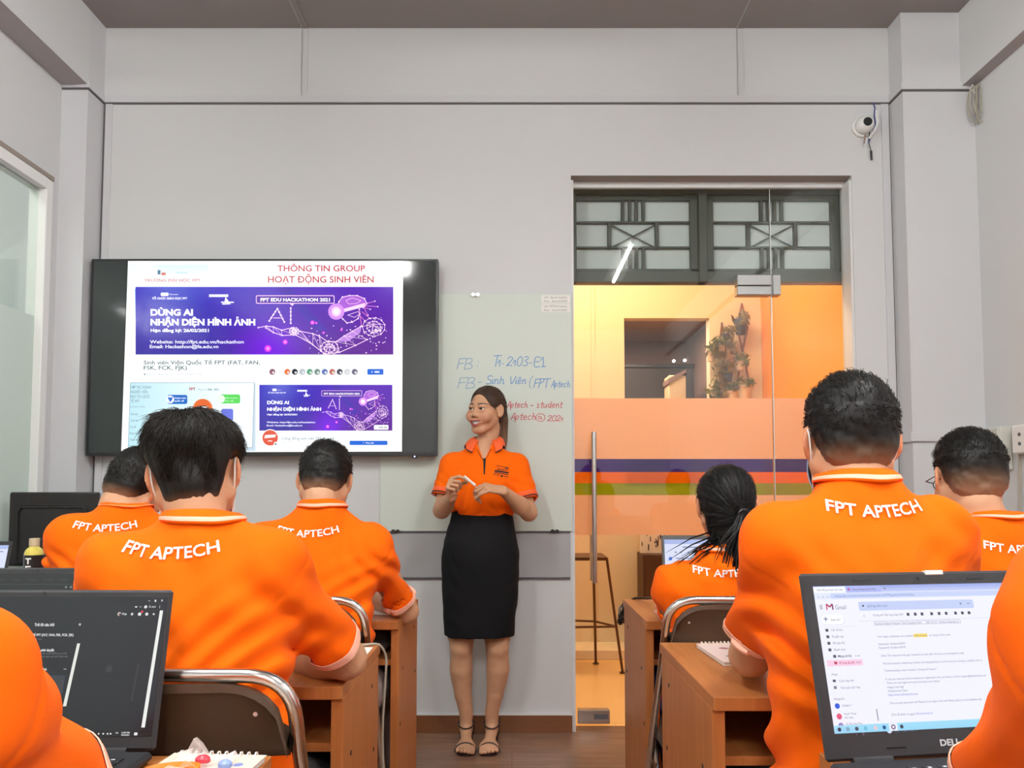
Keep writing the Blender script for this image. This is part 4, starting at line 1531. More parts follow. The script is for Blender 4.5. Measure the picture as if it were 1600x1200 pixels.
def paint_mail(s):
    H = s.H
    g, dk = lin(110, 112, 128), lin(78, 80, 100)
    bg = lin(241, 241, 255)
    s.rect(0, 0, s.u1, H, bg)
    s._add([(0, 3.4), (s.u1, 3.4), (s.u1, 0), (0, 0)], [(0, 1, 2, 3)], [lin(196, 206, 246)] * 2 + [lin(150, 166, 232)] * 2, s._w(0))
    s.rect(0, .3, 17.5, 3.4, lin(244, 246, 255))
    s.text(2.0, 2.3, 'Hệ thống email sinh viên', .95, dk, 0, 14)
    s.rect(18, .3, 37, 3.4, lin(176, 184, 242))
    s.disc(19.3, 1.8, .8, lin(190, 110, 180))
    s.text(21, 2.3, 'Thông báo đăng nhập hệ thống', .95, dk, 0, 13)
    s.text(38.6, 2.5, '+', 1.6, dk, .02)
    s.rect(0, 3.4, s.u1, 6.6, lin(226, 232, 252))
    s.rrect(8.5, 3.8, s.u1 - 6, 6.3, 1.2, lin(200, 212, 248))
    for x in (1.8, 4.3, 6.8):
        s.text(x, 5.7, 'o', 1.0, dk, 0)
    s.text(11, 5.5, 'mail.google.com/mail/u/1/#search/phong+dao+tao/FMfcgxwLsSsdVbnGhkTqLp', 1.0, lin(96, 110, 190), 0, 44)
    for k in range(3):
        s.rect(2.0, 9.4 + k * .8, 3.6, 9.7 + k * .8, dk)
    mp = [(5.8, 11.8), (5.8, 8.9), (7.4, 10.4), (9.0, 8.9), (9.0, 11.8)]
    s.line(mp[0:2], .75, lin(214, 92, 130))
    s.line(mp[1:4], .75, lin(176, 40, 90))
    s.line(mp[3:5], .75, lin(120, 40, 100))
    s.text(10.4, 11.7, 'Gmail', 2.3, lin(120, 120, 140), 0, 5.8)
    s.rrect(23.2, 8.2, 87.5, 12.6, .8, lin(196, 208, 246))
    s.disc(25.6, 10.2, .55, dk)
    s.text(28, 10.9, 'phòng đào tạo', 1.3, lin(110, 120, 180), 0, 11)
    s.text(79.6, 11.0, '×', 1.6, dk, .02)
    s.text(84.0, 10.8, '~', 1.6, dk, .02)
    for k, x in enumerate((25.0, 30.3, 48.8, 52.8, 56.6, 62.0, 66.2, 70.2, 75.5, 79.4, 83.2)):
        if k == 0:
            s.text(x, 15.6, '‹', 1.4, dk, .02)
        elif k == 1:
            s.text(x, 15.4, 'Không phải "Đặt hàng nhập HSSV"', 1.0, g, 0, 17)
        else:
            s.rrect(x, 14.2, x + 1.5, 15.7, .3, lin(70, 72, 90))
    s.rect(22, 17.6, s.u1, 17.75, lin(206, 208, 226))
    s.rrect(1.8, 14.4, 14.2, 19.2, 2.3, lin(210, 212, 228))
    s.rrect(1.9, 14.3, 14.0, 19.0, 2.2, lin(252, 252, 255))
    s.text(3.2, 17.8, '+', 3.2, lin(90, 110, 160), .01)
    s.text(7, 17.2, 'Soạn thư', 1.2, g, 0, 5)
    s.rect(2, 20.2, 20, 20.3, lin(206, 208, 226))
    for k, (l, b) in enumerate((('Cất về thư', 0), ('Đã gắn sao', 0), ('Đã tạm ẩn', 0), ('Danh mục', 0), ('Mạng xã hội', 1), ('Nội dung cập nhật', 2))):
        y = 22.2 + k * 3.15
        ind = 4.0 if b else 0
        if b == 2:
            s.rect(1.4, y - 1.9, 20.4, y + 1.0, lin(252, 206, 232))
        s.rrect(3.2 + ind * .5, y - 1.2, 4.8 + ind * .5, y + .2, .3, lin(190, 60, 90) if b == 2 else lin(80, 82, 100))
        s.text(6.2 + ind * .4, y, l, 1.15, lin(190, 70, 110) if b == 2 else (lin(60, 62, 84) if b else g), .015 if b else 0, 6.2 + b)
        if b:
            s.text(16.8, y, ('3 mới', '5.024')[b - 1], .95, g, 0, 2.6)
    s.text(3.0, 43.3, 'Meet', 1.1, g, 0, 3)
    s.rrect(3.0, 45.2, 4.6, 46.4, .3, lin(80, 82, 100))
    s.text(6.4, 46.4, 'Cuộc họp mới', 1.1, g, 0, 7.6)
    s.rrect(3.0, 48.2, 4.6, 49.6, .3, lin(130, 132, 150))
    s.text(6.4, 49.6, 'Tham gia cuộc họp', 1.1, g, 0, 10.4)
    s.text(2.2, 54.6, 'Hangouts', 1.1, g, 0, 5.4)
    s.disc(3.4, 57.4, 1.3, lin(40, 90, 220))
    s.text(6.0, 57.8, 'Student +', 1.1, g, 0, 5)
    s.disc(3.6, 62.2, 1.4, lin(228, 90, 130))
    s.text(6.2, 61.6, 'Huynh Thuan', 1.0, g, 0, 6.4)
    s.text(6.2, 63.3, 'Xin chao', 1.0, g, 0, 4.6)
    s.disc(3.8, 66.4, 1.4, lin(150, 140, 200))
    s.text(6.4, 66.2, 'Vo Mau Dan Phuc', 1.0, g, 0, 8.6)
    s.text(6.4, 67.8, 'đã kết nối', 1.0, g, 0, 8)
    s.rect(23.3, 59.6, 23.8, 65.0, lin(140, 142, 156))
    s.disc(11, 70.6, .5, dk)
    s.disc(14.6, 70.6, .8, dk)
    # message
    s.rect(30.0, 18.2, 78.0, 20.0, lin(130, 132, 160))
    s.rect(30.15, 18.35, 77.85, 19.85, bg)
    s.text(30.5, 19.6, 'Student Subject Program Test-Template Date      2021-01-01  Student Attendance', .9, dk, 0, 46.5)
    s.rect(50.4, 24.6, 58.0, 26.4, lin(250, 222, 110))
    T = [(30.4, 26.0, 'Your login credentials are as below', 20, 0), (51, 26.0, 'after 24 hours', 6.8, 0), (59, 26.0, 'on receipt of this e-mail', 11.6, 0),
         (30.4, 29.6, 'Username: Student100101', 14.6, 0), (30.4, 31.4, 'Password: Student100101', 14.6, 0),
         (30.8, 35.2, 'Note: The respective test gets activated any time after 24 hours of receiving this email.', 45.6, 0),
         (31.0, 39.0, 'We look forward to delivering a flawless learning experience in order that your training is complete with us', 54.6, 0),
         (31.0, 42.4, '"Understanding is never limited to \'Groups & Classes\'"', 28.6, 0),
         (31.0, 46.4, 'In case you need any further assistance on registration rules, just send us a mail at support@onlinevarsity.com', 55.0, 0),
         (31.2, 48.2, 'Thank you once again and enjoy learning at your leisure.', 29, 0), (31.2, 50.2, 'Happy Learning!', 8.8, 0), (31.2, 52.0, 'Onlinevarsity Team', 10.4, 0),
         (31.0, 53.8, 'http://www.onlinevarsity.com', 16, 1), (31.0, 57.6, 'This is an auto generated mail. Please do not reply to this mail. Please reach us on the helpdesk only', 50, 0),
         (31.0, 63.0, '[Thư đã được rút gọn]', 12.4, 0), (44, 63.0, 'Hiển thị toàn bộ thư', 8.8, 1),
         (31.2, 68.8, 'aptrackingsupport@onlinevarsity.com', 20, 0), (52, 68.8, 'đến student01', 9.0, 0), (31.2, 70.6, 'gửi đến tôi ▾', 12, 0)]
    for u, v, l, wd_, lk in T:
        s.text(u, v, l, 1.0, lin(90, 96, 200) if lk else lin(104, 106, 130), 0, wd_)
    s.disc(28.4, 69.4, 1.5, lin(214, 222, 250))
    s.disc(28.4, 69.2, .6, lin(120, 140, 220))
    s._add([(0, H), (s.u1, H), (s.u1, H - 3.6), (0, H - 3.6)], [(0, 1, 2, 3)], [lin(150, 214, 246)] * 2 + [lin(160, 222, 248)] * 2, s._w(0))
    for x, cc in ((2.6, (30, 60, 90)), (7.0, (120, 170, 200)), (11.6, (60, 80, 100)), (16.2, (110, 190, 220)), (21.4, (240, 200, 210)), (26.0, (20, 90, 150)), (35.2, (60, 70, 90))):
        s.disc(x, H - 1.8, .95, lin(*cc))
    s.rect(28.6, H - 3.5, 33.0, H - .1, lin(236, 240, 252))
    s.disc(30.8, H - 1.8, 1.2, lin(120, 90, 140))
    s.disc(30.8, H - 1.8, .6, lin(240, 240, 250))


def paint_docs(s):
    H = s.H
    s.rect(0, 0, 100, H, lin(222, 228, 252))
    s.rect(0, 0, 100, 5, lin(176, 190, 236))
    s.rect(20, 7.6, 95, 9.2, lin(150, 160, 196))
    for x in (12, 18, 26, 46):
        s.disc(x, 14, .9, lin(110, 120, 150))
    s.rect(48, 13.4, 80, 14.4, lin(170, 180, 210))
    s.disc(6, 21, 2, lin(90, 130, 220))
    s.rect(12, 20, 50, 21.4, lin(150, 160, 190))
    s.rect(12, 26, 88, H - 4, lin(244, 246, 255))


laptop(-.714, 1.135, .390, .231, math.radians(12), 0, 'black laptop with a dark page open, on the nearest desk to the orange strap', paint_dark, bz=(.0065, .011, .020), zoom=.65, anchor=1.0)
laptop(-1.215, 1.93, .33, .190, math.radians(16), 0, 'dark-screened laptop whose top shows just above the dark-page laptop', paint_plain_dark)
laptop(-1.955, 2.72, .30, .21, math.radians(18), math.radians(8), 'slim dark laptop with a white page by the glass partition, beside the tea bottle', paint_docs)
laptop(.71, 2.74, .345, .225, math.radians(10), math.radians(-2), 'laptop with a pale blue page in front of the long-haired student', paint_docs, body='grey_plastic')
laptop(.80, 1.975, .35, .22, math.radians(14), 0, 'black laptop beside the pink spiral notebook, mostly hidden by the tall student', paint_docs)
lt, ld = laptop(.628, 1.115, .385, .262, math.radians(14), math.radians(8.5), 'black laptop with a white mail page open behind the tall broad student', paint_mail, body='dark_plastic', bz=(.0175, .0195, .037), zoom=.84)
MB().box(.012, .042, -.0014, .009, .2565, .2635, bev=.001).build('camera_cover', 'pen_white', ld)
m = MB()
for xx in (-.095, .095):
    m.box(xx - .014, xx + .014, -.001, .001, .2495, .2512)
m.build('speaker_slot', 'black_plastic', ld)
s = Sheet(lambda u, v, w: (u, -.0008 - w, v))
V, F, wd_ = text_mesh('DELL', .03)
s._add([(-.016 + p[0] / wd_ * .032, .014 + p[1] * .012) for p in V], F, lin(200, 200, 205), 0)
s.build('emblem', 'print_ink', ld)
s = Sheet(lambda u, v, w: (u, -.0008 - w, v))
s.rect(-.10, .0155, -.07, .0135, (.004, .004, .004))
s.build('vent_slot', 'print_ink', ld)

# ------------------------------------------------------------------ smooth bodies: distance fields meshed with surface nets
A3 = lambda p: np.array(p, dtype=np.float64)


def nrm(v):
    v = A3(v)
    return v / (np.linalg.norm(v) + 1e-12)


_rng = np.random.RandomState(11)
_lat = _rng.rand(32, 32, 32).astype(np.float32)


def noise3(x, y, z):
    """smooth value noise, -1..1, for broadcast arrays"""
    x, y, z = np.broadcast_arrays(x, y, z)
    xi, yi, zi = np.floor(x).astype(int), np.floor(y).astype(int), np.floor(z).astype(int)
    fx, fy, fz = x - xi, y - yi, z - zi
    fx, fy, fz = fx * fx * (3 - 2 * fx), fy * fy * (3 - 2 * fy), fz * fz * (3 - 2 * fz)
    L = lambda a, b, c: _lat[a & 31, b & 31, c & 31]
    r = 0
    for dx in (0, 1):
        wx = fx if dx else 1 - fx
        for dy in (0, 1):
            wy = fy if dy else 1 - fy
            for dz in (0, 1):
                wz = fz if dz else 1 - fz
                r = r + L(xi + dx, yi + dy, zi + dz) * wx * wy * wz
    return r * 2 - 1


def smin(a, b, k):
    if k <= 0:
        return np.minimum(a, b)
    h = np.maximum(k - np.abs(a - b), 0) / k
    return np.minimum(a, b) - h * h * k * .25


class Field:
    def __init__(s, lo, hi, h):
        s.h = h
        s.lo = A3(lo)
        s.n = np.maximum(np.ceil((A3(hi) - s.lo) / h).astype(int) + 1, 4)
        s.ax = [s.lo[i] + np.arange(s.n[i]) * h for i in range(3)]
        s.D = np.full(s.n, 1.0, dtype=np.float32)

    def sub(s, lo, hi):
        sl, ax = [], []
        for i in range(3):
            a = max(0, int(math.floor((lo[i] - s.lo[i]) / s.h)))
            b = min(s.n[i], int(math.ceil((hi[i] - s.lo[i]) / s.h)) + 1)
            if b - a < 1:
                return None, None
            sl.append(slice(a, b))
            ax.append(s.ax[i][a:b])
        return tuple(sl), (ax[0][:, None, None], ax[1][None, :, None], ax[2][None, None, :])

    def put(s, fn, lo, hi, k=0.0, op='add'):
        m = k + 3 * s.h + .012
        sl, X = s.sub(A3(lo) - m, A3(hi) + m)
        if sl is None:
            return s
        d = fn(*X).astype(np.float32)
        D = s.D[sl]
        if op == 'add':
            s.D[sl] = smin(D, d, k)
        elif op == 'cut':
            s.D[sl] = -smin(-D, d, k)
        return s

    def cone(s, a, b, ra, rb, k=.01, planes=(), op='add', flat=None):
        """tapered capsule; planes = [(point, normal)] keep the side opposite to the normal; flat = (axis, factor) squashes it"""
        a, b = A3(a), A3(b)
        ab = b - a
        L2 = ab @ ab + 1e-12

        def fn(X, Y, Z):
            px, py, pz = X - a[0], Y - a[1], Z - a[2]
            t = np.clip((px * ab[0] + py * ab[1] + pz * ab[2]) / L2, 0, 1)
            qx, qy, qz = px - t * ab[0], py - t * ab[1], pz - t * ab[2]
            if flat is not None:
                n, f = flat
                u = qx * n[0] + qy * n[1] + qz * n[2]
                g = u * (1.0 / f - 1)
                qx, qy, qz = qx + g * n[0], qy + g * n[1], qz + g * n[2]
                d = (np.sqrt(qx * qx + qy * qy + qz * qz) - (ra + t * (rb - ra))) * min(1, .5 + .5 * f)
            else:
                d = np.sqrt(qx * qx + qy * qy + qz * qz) - (ra + t * (rb - ra))
            for p, n in planes:
                n = nrm(n)
                d = np.maximum(d, (X - p[0]) * n[0] + (Y - p[1]) * n[1] + (Z - p[2]) * n[2])
            return d
        r = max(ra, rb)
        return s.put(fn, np.minimum(a, b) - r, np.maximum(a, b) + r, k, op)

    def ell(s, c, r, k=.01, R=None, op='add', planes=()):
        c, r = A3(c), A3(r)

        def fn(X, Y, Z):
            p = [X - c[0], Y - c[1], Z - c[2]]
            if R is not None:
                p = [R[0][i] * p[0] + R[1][i] * p[1] + R[2][i] * p[2] for i in range(3)]
            k0 = np.sqrt((p[0] / r[0]) ** 2 + (p[1] / r[1]) ** 2 + (p[2] / r[2]) ** 2)
            k1 = np.sqrt((p[0] / r[0] ** 2) ** 2 + (p[1] / r[1] ** 2) ** 2 + (p[2] / r[2] ** 2) ** 2) + 1e-9
            d = k0 * (k0 - 1) / k1
            for q, n in planes:
                n = nrm(n)
                d = np.maximum(d, (X - q[0]) * n[0] + (Y - q[1]) * n[1] + (Z - q[2]) * n[2])
            return d
        R_ = r.max() if R is not None else r
        return s.put(fn, c - R_, c + R_, k, op)

    def loft(s, lev, k=.02, op='add', power=2.0):
        """lev = [(z, cx, cy, rx, ry, yaw)] bottom to top: stacked ellipses"""
        lev = np.array(lev, dtype=np.float64)
        zz = np.linspace(lev[0, 0], lev[-1, 0], 160)
        tab = []
        for j in range(1, 6):
            y = np.interp(zz, lev[:, 0], lev[:, j])
            ker = np.hanning(17)
            ker /= ker.sum()
            tab.append(np.convolve(np.pad(y, 8, mode='edge'), ker, 'valid'))
        z0, z1 = lev[0, 0], lev[-1, 0]

        def fn(X, Y, Z):
            zf = Z
            cx, cy, rx, ry, yw = [np.interp(zf, zz, t) for t in tab]
            c, sn = np.cos(yw), np.sin(yw)
            u = (X - cx) * c + (Y - cy) * sn
            v = -(X - cx) * sn + (Y - cy) * c
            q = (np.abs(u / rx) ** power + np.abs(v / ry) ** power) ** (1 / power)
            d = (q - 1) * np.minimum(rx, ry)
            return np.maximum(d, np.maximum(z0 - Z, Z - z1))
        R = max(lev[:, 3].max(), lev[:, 4].max())
        return s.put(fn, (lev[:, 1].min() - R, lev[:, 2].min() - R, z0), (lev[:, 1].max() + R, lev[:, 2].max() + R, z1), k, op)

    def blend(s, G, R, H, sc, k):
        """smooth union with another field G given in its own frame (p_local = R^T (p - H) / sc)"""
        c = np.array([[a, b, d] for a in (G.ax[0][0], G.ax[0][-1]) for b in (G.ax[1][0], G.ax[1][-1]) for d in (G.ax[2][0], G.ax[2][-1])]) * sc @ R.T + H
        sl, X = s.sub(c.min(0), c.max(0))
        p = [X[0] - H[0], X[1] - H[1], X[2] - H[2]]
        L = [(R[0][i] * p[0] + R[1][i] * p[1] + R[2][i] * p[2]) / sc for i in range(3)]
        ok, ii, ff = True, [], []
        for i in range(3):
            g = (L[i] - G.lo[i]) / G.h
            ok = ok & (g >= 0) & (g < G.n[i] - 1.001)
            g = np.clip(g, 0, G.n[i] - 1.001)
            a = g.astype(np.int32)
            ii.append(a)
            ff.append((g - a).astype(np.float32))
        d = 0
        for dx in (0, 1):
            for dy in (0, 1):
                for dz in (0, 1):
                    d = d + G.D[ii[0] + dx, ii[1] + dy, ii[2] + dz] * (ff[0] if dx else 1 - ff[0]) * (ff[1] if dy else 1 - ff[1]) * (ff[2] if dz else 1 - ff[2])
        d = np.where(ok & (d < .5), d * sc, 1.0)
        s.D[sl] = smin(s.D[sl], d.astype(np.float32), k)
        return s

    def xyz(s):
        return s.ax[0][:, None, None], s.ax[1][None, :, None], s.ax[2][None, None, :]

    def half(s, p, n):
        """keep the side of the plane opposite to the normal n"""
        n = nrm(n)
        X, Y, Z = s.xyz()
        s.D = np.maximum(s.D, ((X - p[0]) * n[0] + (Y - p[1]) * n[1] + (Z - p[2]) * n[2]).astype(np.float32))

    def mesh(s):
        D, h = s.D, s.h
        D[0], D[-1], D[:, 0], D[:, -1], D[:, :, 0], D[:, :, -1] = 1, 1, 1, 1, 1, 1
        S = D < 0
        cnt = np.zeros(np.array(D.shape) - 1, np.uint8)
        for i in (0, 1):
            for j in (0, 1):
                for k in (0, 1):
                    cnt += S[i:i + cnt.shape[0], j:j + cnt.shape[1], k:k + cnt.shape[2]]
        mix = (cnt > 0) & (cnt < 8)
        ci = np.argwhere(mix)
        idx = np.full(cnt.shape, -1, np.int32)
        idx[mix] = np.arange(len(ci))
        cv = {}
        for i in (0, 1):
            for j in (0, 1):
                for k in (0, 1):
                    cv[i, j, k] = D[ci[:, 0] + i, ci[:, 1] + j, ci[:, 2] + k].astype(np.float64)
        P = np.zeros((len(ci), 3))
        N = np.zeros(len(ci))
        for a in cv:
            for ax in range(3):
                if a[ax] == 1:
                    continue
                b = list(a)
                b[ax] = 1
                va, vb = cv[a], cv[tuple(b)]
                cr = (va < 0) != (vb < 0)
                t = np.where(cr, va / (va - vb + 1e-20), 0)
                for q in range(3):
                    P[:, q] += np.where(cr, a[q] + (t if q == ax else 0), 0)
                N += cr
        P /= N[:, None]
        V = (ci + P) * h + s.lo
        quads = []
        for ax in range(3):
            o1, o2 = [(1, 2), (2, 0), (0, 1)][ax]
            sl0 = [slice(None)] * 3
            sl1 = [slice(None)] * 3
            sl0[ax] = slice(0, -1)
            sl1[ax] = slice(1, None)
            a, b = S[tuple(sl0)], S[tuple(sl1)]
            e = np.argwhere(a != b)
            ok = (e[:, o1] > 0) & (e[:, o2] > 0) & (e[:, o1] < D.shape[o1] - 1) & (e[:, o2] < D.shape[o2] - 1)
            e = e[ok]
            flip = ~a[e[:, 0], e[:, 1], e[:, 2]]
            q = []
            for d1, d2 in ((-1, -1), (0, -1), (0, 0), (-1, 0)):
                c = e.copy()
                c[:, o1] += d1
                c[:, o2] += d2
                q.append(idx[c[:, 0], c[:, 1], c[:, 2]])
            q = np.stack(q, 1)
            q[flip] = q[flip][:, ::-1]
            quads.append(q)
        return V, np.concatenate(quads)


def join(parts):
    V, Q, k = [], [], 0
    for v, q in parts:
        V.append(v)
        Q.append(q + k)
        k += len(v)
    return np.concatenate(V), np.concatenate(Q)


def bvh(V, Q):
    return BVHTree.FromPolygons([tuple(p) for p in V], [tuple(int(i) for i in q) for q in Q])


# ------------------------------------------------------------------ heads (local: x right, y to the face, z up, origin between the ears)
SK = np.array((.58, .315, .185))


def head_field(h, female=False, detail=False):
    F = Field((-.115, -.125, -.20), (.115, .145, .15), h)
    k = .02
    F.ell((0, -.012, .033), (.074, .092, .080), 0)
    F.ell((0, .030, -.030), (.057 if female else .061, .057, .078), .03)
    jw = .0375 if female else .049
    for s in (-1, 1):
        F.cone((s * jw * 1.12, .0, -.045), (s * .020, .060, -.098 if female else -.102), .021, .017, .025)
        F.ell((s * .040, .058, -.030), (.024, .024, .024), .022)
        F.cone((s * .010, .080, .022), (s * .046, .064, .020), .0125, .010, .012)
    F.ell((0, .066, -.099 if female else -.103), (.019 if female else .022, .019, .016), .02)
    F.cone((0, -.025, -.05), (0, -.036, -.105), .053 if not female else .046, .050 if not female else .044, .03)
    # nose
    F.cone((0, .080, .012), (0, .101, -.026), .0075, .0095, .010)
    F.ell((0, .103, -.030), (.0105, .010, .009), .006)
    for s in (-1, 1):
        F.ell((s * .0115, .094, -.034), (.0085, .010, .0075), .006)
        F.ell((s * .0055, .1005, -.0400), (.0032, .005, .003), .002, op='cut')
    # mouth
    F.ell((0, .080, -.064), (.030, .016, .022), .012)
    if detail:
        for s in (-1, 1):
            F.ell((s * .031, .091, .0015), (.0185, .010, .0095), .010, op='cut')
            F.ell((s * .031, .0765, .001), (.0165, .0135, .0125), .004)
            F.ell((s * .031, .083, .0105), (.0175, .0105, .0055), .004)
            F.ell((s * .031, .0825, -.0085), (.016, .0095, .0045), .004)
            F.ell((s * .040, .068, -.036), (.020, .018, .020), .03)

            def slit(X, Y, Z, s=s):
                u = (X - s * .031) / .0148
                z0 = .001 + .0012 * (u * s)
                return np.maximum(np.maximum((np.abs(Z - z0) - .0034 * np.maximum(0, 1 - u * u)), np.abs(u) * .0148 - .0148), .080 - Y)
            F.put(slit, (s * .031 - .02, .07, -.012), (s * .031 + .02, .115, .014), .0015, 'cut')
        # smiling lips and open mouth
        zc = lambda x: -.0660 + 11.5 * x * x
        yf = lambda x: .0955 - 13.5 * x * x
        for a, r in ((.0085, .0042), (-.0125, .0048)):
            P = [(x, yf(x), zc(x) + a * max(0, 1 - (x / .0325) ** 2) ** .8) for x in np.linspace(-.032, .032, 11)]
            for p, q in zip(P[:-1], P[1:]):
                F.cone(p, q, r * (1 - .45 * abs(p[0]) / .032), r * (1 - .45 * abs(q[0]) / .032), .004)

        def mouth(X, Y, Z):
            u = np.clip(X / .0285, -1, 1)
            top = zc(X) + .0058 * (1 - u * u)
            bot = zc(X) - .0090 * (1 - u * u)
            return np.maximum(np.maximum(Z - top, bot - Z), np.maximum(.082 - 12 * X * X - Y, np.abs(X) - .0285))
        F.put(mouth, (-.035, .06, -.085), (.035, .12, -.045), .0015, 'cut')
    # ears
    for s in (-1, 1):
        an = math.radians(32) * s
        c, sn = math.cos(an), math.sin(an)
        R = ((c, -sn, 0), (sn, c, 0), (0, 0, 1))
        F.ell((s * .079, -.008, -.002), (.0068, .0175, .0315), .007, R=R)
        F.ell((s * .0868, -.004, .003), (.0068, .0100, .0200), .003, R=R, op='cut')
        F.ell((s * .077, -.003, -.026), (.007, .009, .010), .005)
    return F


_heads = {}


def head_fld(kind):
    if kind not in _heads:
        _heads[kind] = head_field(.0030, False, False) if kind == 'student' else head_field(.0017, True, True)
    return _heads[kind]


def rot(yaw, pitch, roll):
    """columns: head's right, face direction, up. yaw to the left is positive, pitch down is negative"""
    cy, sy, cp, sp, cr, sr = math.cos(yaw), math.sin(yaw), math.cos(pitch), math.sin(pitch), math.cos(roll), math.sin(roll)
    Rz = np.array(((cy, -sy, 0), (sy, cy, 0), (0, 0, 1)))
    Rx = np.array(((1, 0, 0), (0, cp, -sp), (0, sp, cp)))
    Ry = np.array(((cr, 0, sr), (0, 1, 0), (-sr, 0, cr)))
    return Rz @ Rx @ Ry


def hand_into(F, Wp, f, n, side, curl=(35, 45, 55, 60), thumb=None, scale=1.0, spread=.0, curl2=None):
    """five fingers on a palm: wrist Wp, f to the fingers, n out of the palm, side towards the thumb"""
    Wp, f, n = A3(Wp), nrm(f), A3(n)
    n = nrm(n - f * (n @ f))
    sd = nrm(A3(side) - f * (A3(side) @ f) - n * (A3(side) @ n))
    g = scale
    lens = ((.043, .025, .020), (.047, .029, .022), (.043, .027, .021), (.034, .020, .018))
    for i in range(4):
        off = .0285 - .019 * i
        K = Wp + (f * (.083 - (.0, -.003, .002, .010)[i]) + sd * off) * g - n * .002
        F.cone(Wp + sd * off * .6 * g, K, .0135 * g, .0098 * g, .012, flat=(n, .85))
        p, a = K, 0.0
        dd = nrm(f + sd * spread * (1.5 - i))
        for j in range(3):
            c = curl[i] if j == 0 else (curl2[i] if curl2 else curl[i] * .9)
            a += math.radians(c if j < 2 else c * .6)
            q = p + (dd * math.cos(a) + n * math.sin(a)) * lens[i][j] * g
            r = (.0088, .0078, .0070)[j] * (1 if i < 3 else .88) * g
            F.cone(p, q, r, r * .9, .0025)
            p = q
    B = Wp + (f * .022 + sd * .026 + n * .006) * g
    if thumb is None:
        thumb = (f * .62 + sd * .62 + n * .42, f * .9 + sd * .1 + n * .3)
    t1 = B + nrm(thumb[0]) * .044 * g
    t2 = t1 + nrm(thumb[1]) * .031 * g
    F.cone(Wp + f * .012 * g + sd * .012 * g, B, .014 * g, .0125 * g, .012)
    F.cone(B, t1, .0125 * g, .0098 * g, .006)
    F.cone(t1, t2, .0095 * g, .0080 * g, .003)
    return t2


# ------------------------------------------------------------------ hair: a shell with combed grooves plus fine locks
def strands(V, Q, n, flow, length, rad, lift, seed, keep=None, curl=.0, bend=.09):
    """tapered three-sided locks rooted on the shell"""
    r = np.random.RandomState(seed)
    Qa = V[Q]
    e1, e2 = Qa[:, 2] - Qa[:, 0], Qa[:, 3] - Qa[:, 1]
    N = np.cross(e1, e2)
    ar = np.linalg.norm(N, axis=1)
    N /= ar[:, None] + 1e-12
    C = Qa.mean(1)
    ok = ar > 0
    if keep is not None:
        ok &= keep(C)
    p = ar * ok
    ids = r.choice(len(Q), n, p=p / p.sum())
    C, N = C[ids], N[ids]
    C = C + r.normal(0, .0015, C.shape)
    T = flow(C)
    T = T - N * (T * N).sum(1, keepdims=True)
    T /= np.linalg.norm(T, axis=1)[:, None] + 1e-9
    B = np.cross(N, T)
    L = (length if np.isscalar(length) else length(C)) * r.uniform(.6, 1.25, n)
    li = lift * r.uniform(.2, 1.6, n)
    cu = r.normal(0, curl, n)
    vs, qs, tr = [], [], []
    S = 4
    base = 0
    for j in range(S):
        t = j / (S - 1)
        P = C + T * (L * t)[:, None] + N * (li * np.sin(t * PI * .75) - .0012)[:, None] - N * ((L * t) ** 2 / (2 * bend))[:, None] + B * (cu * t * t * L)[:, None]
        rr = rad * (1 - t ** 2 * .9)
        for a in range(3):
            q = 2 * PI * a / 3
            vs.append(P + (N * math.cos(q) + B * math.sin(q)) * rr)
    V2 = np.stack(vs, 1).reshape(-1, 3)              # n * (S*3)
    k = np.arange(n)[:, None] * (S * 3)
    out = []
    for j in range(S - 1):
        for a in range(3):
            b = (a + 1) % 3
            out.append(np.concatenate([k + j * 3 + a, k + j * 3 + b, k + (j + 1) * 3 + b, k + (j + 1) * 3 + a], 1))
    return V2, np.concatenate(out)


def tinted(n, col):
    return np.tile(np.array(col, np.float32), (n, 1))


BLACK_HAIR = np.array((.0065, .0056, .0053))


def smooth01(x, a, b):
    t = np.clip((x - a) / (b - a), 0, 1)
    return t * t * (3 - 2 * t)


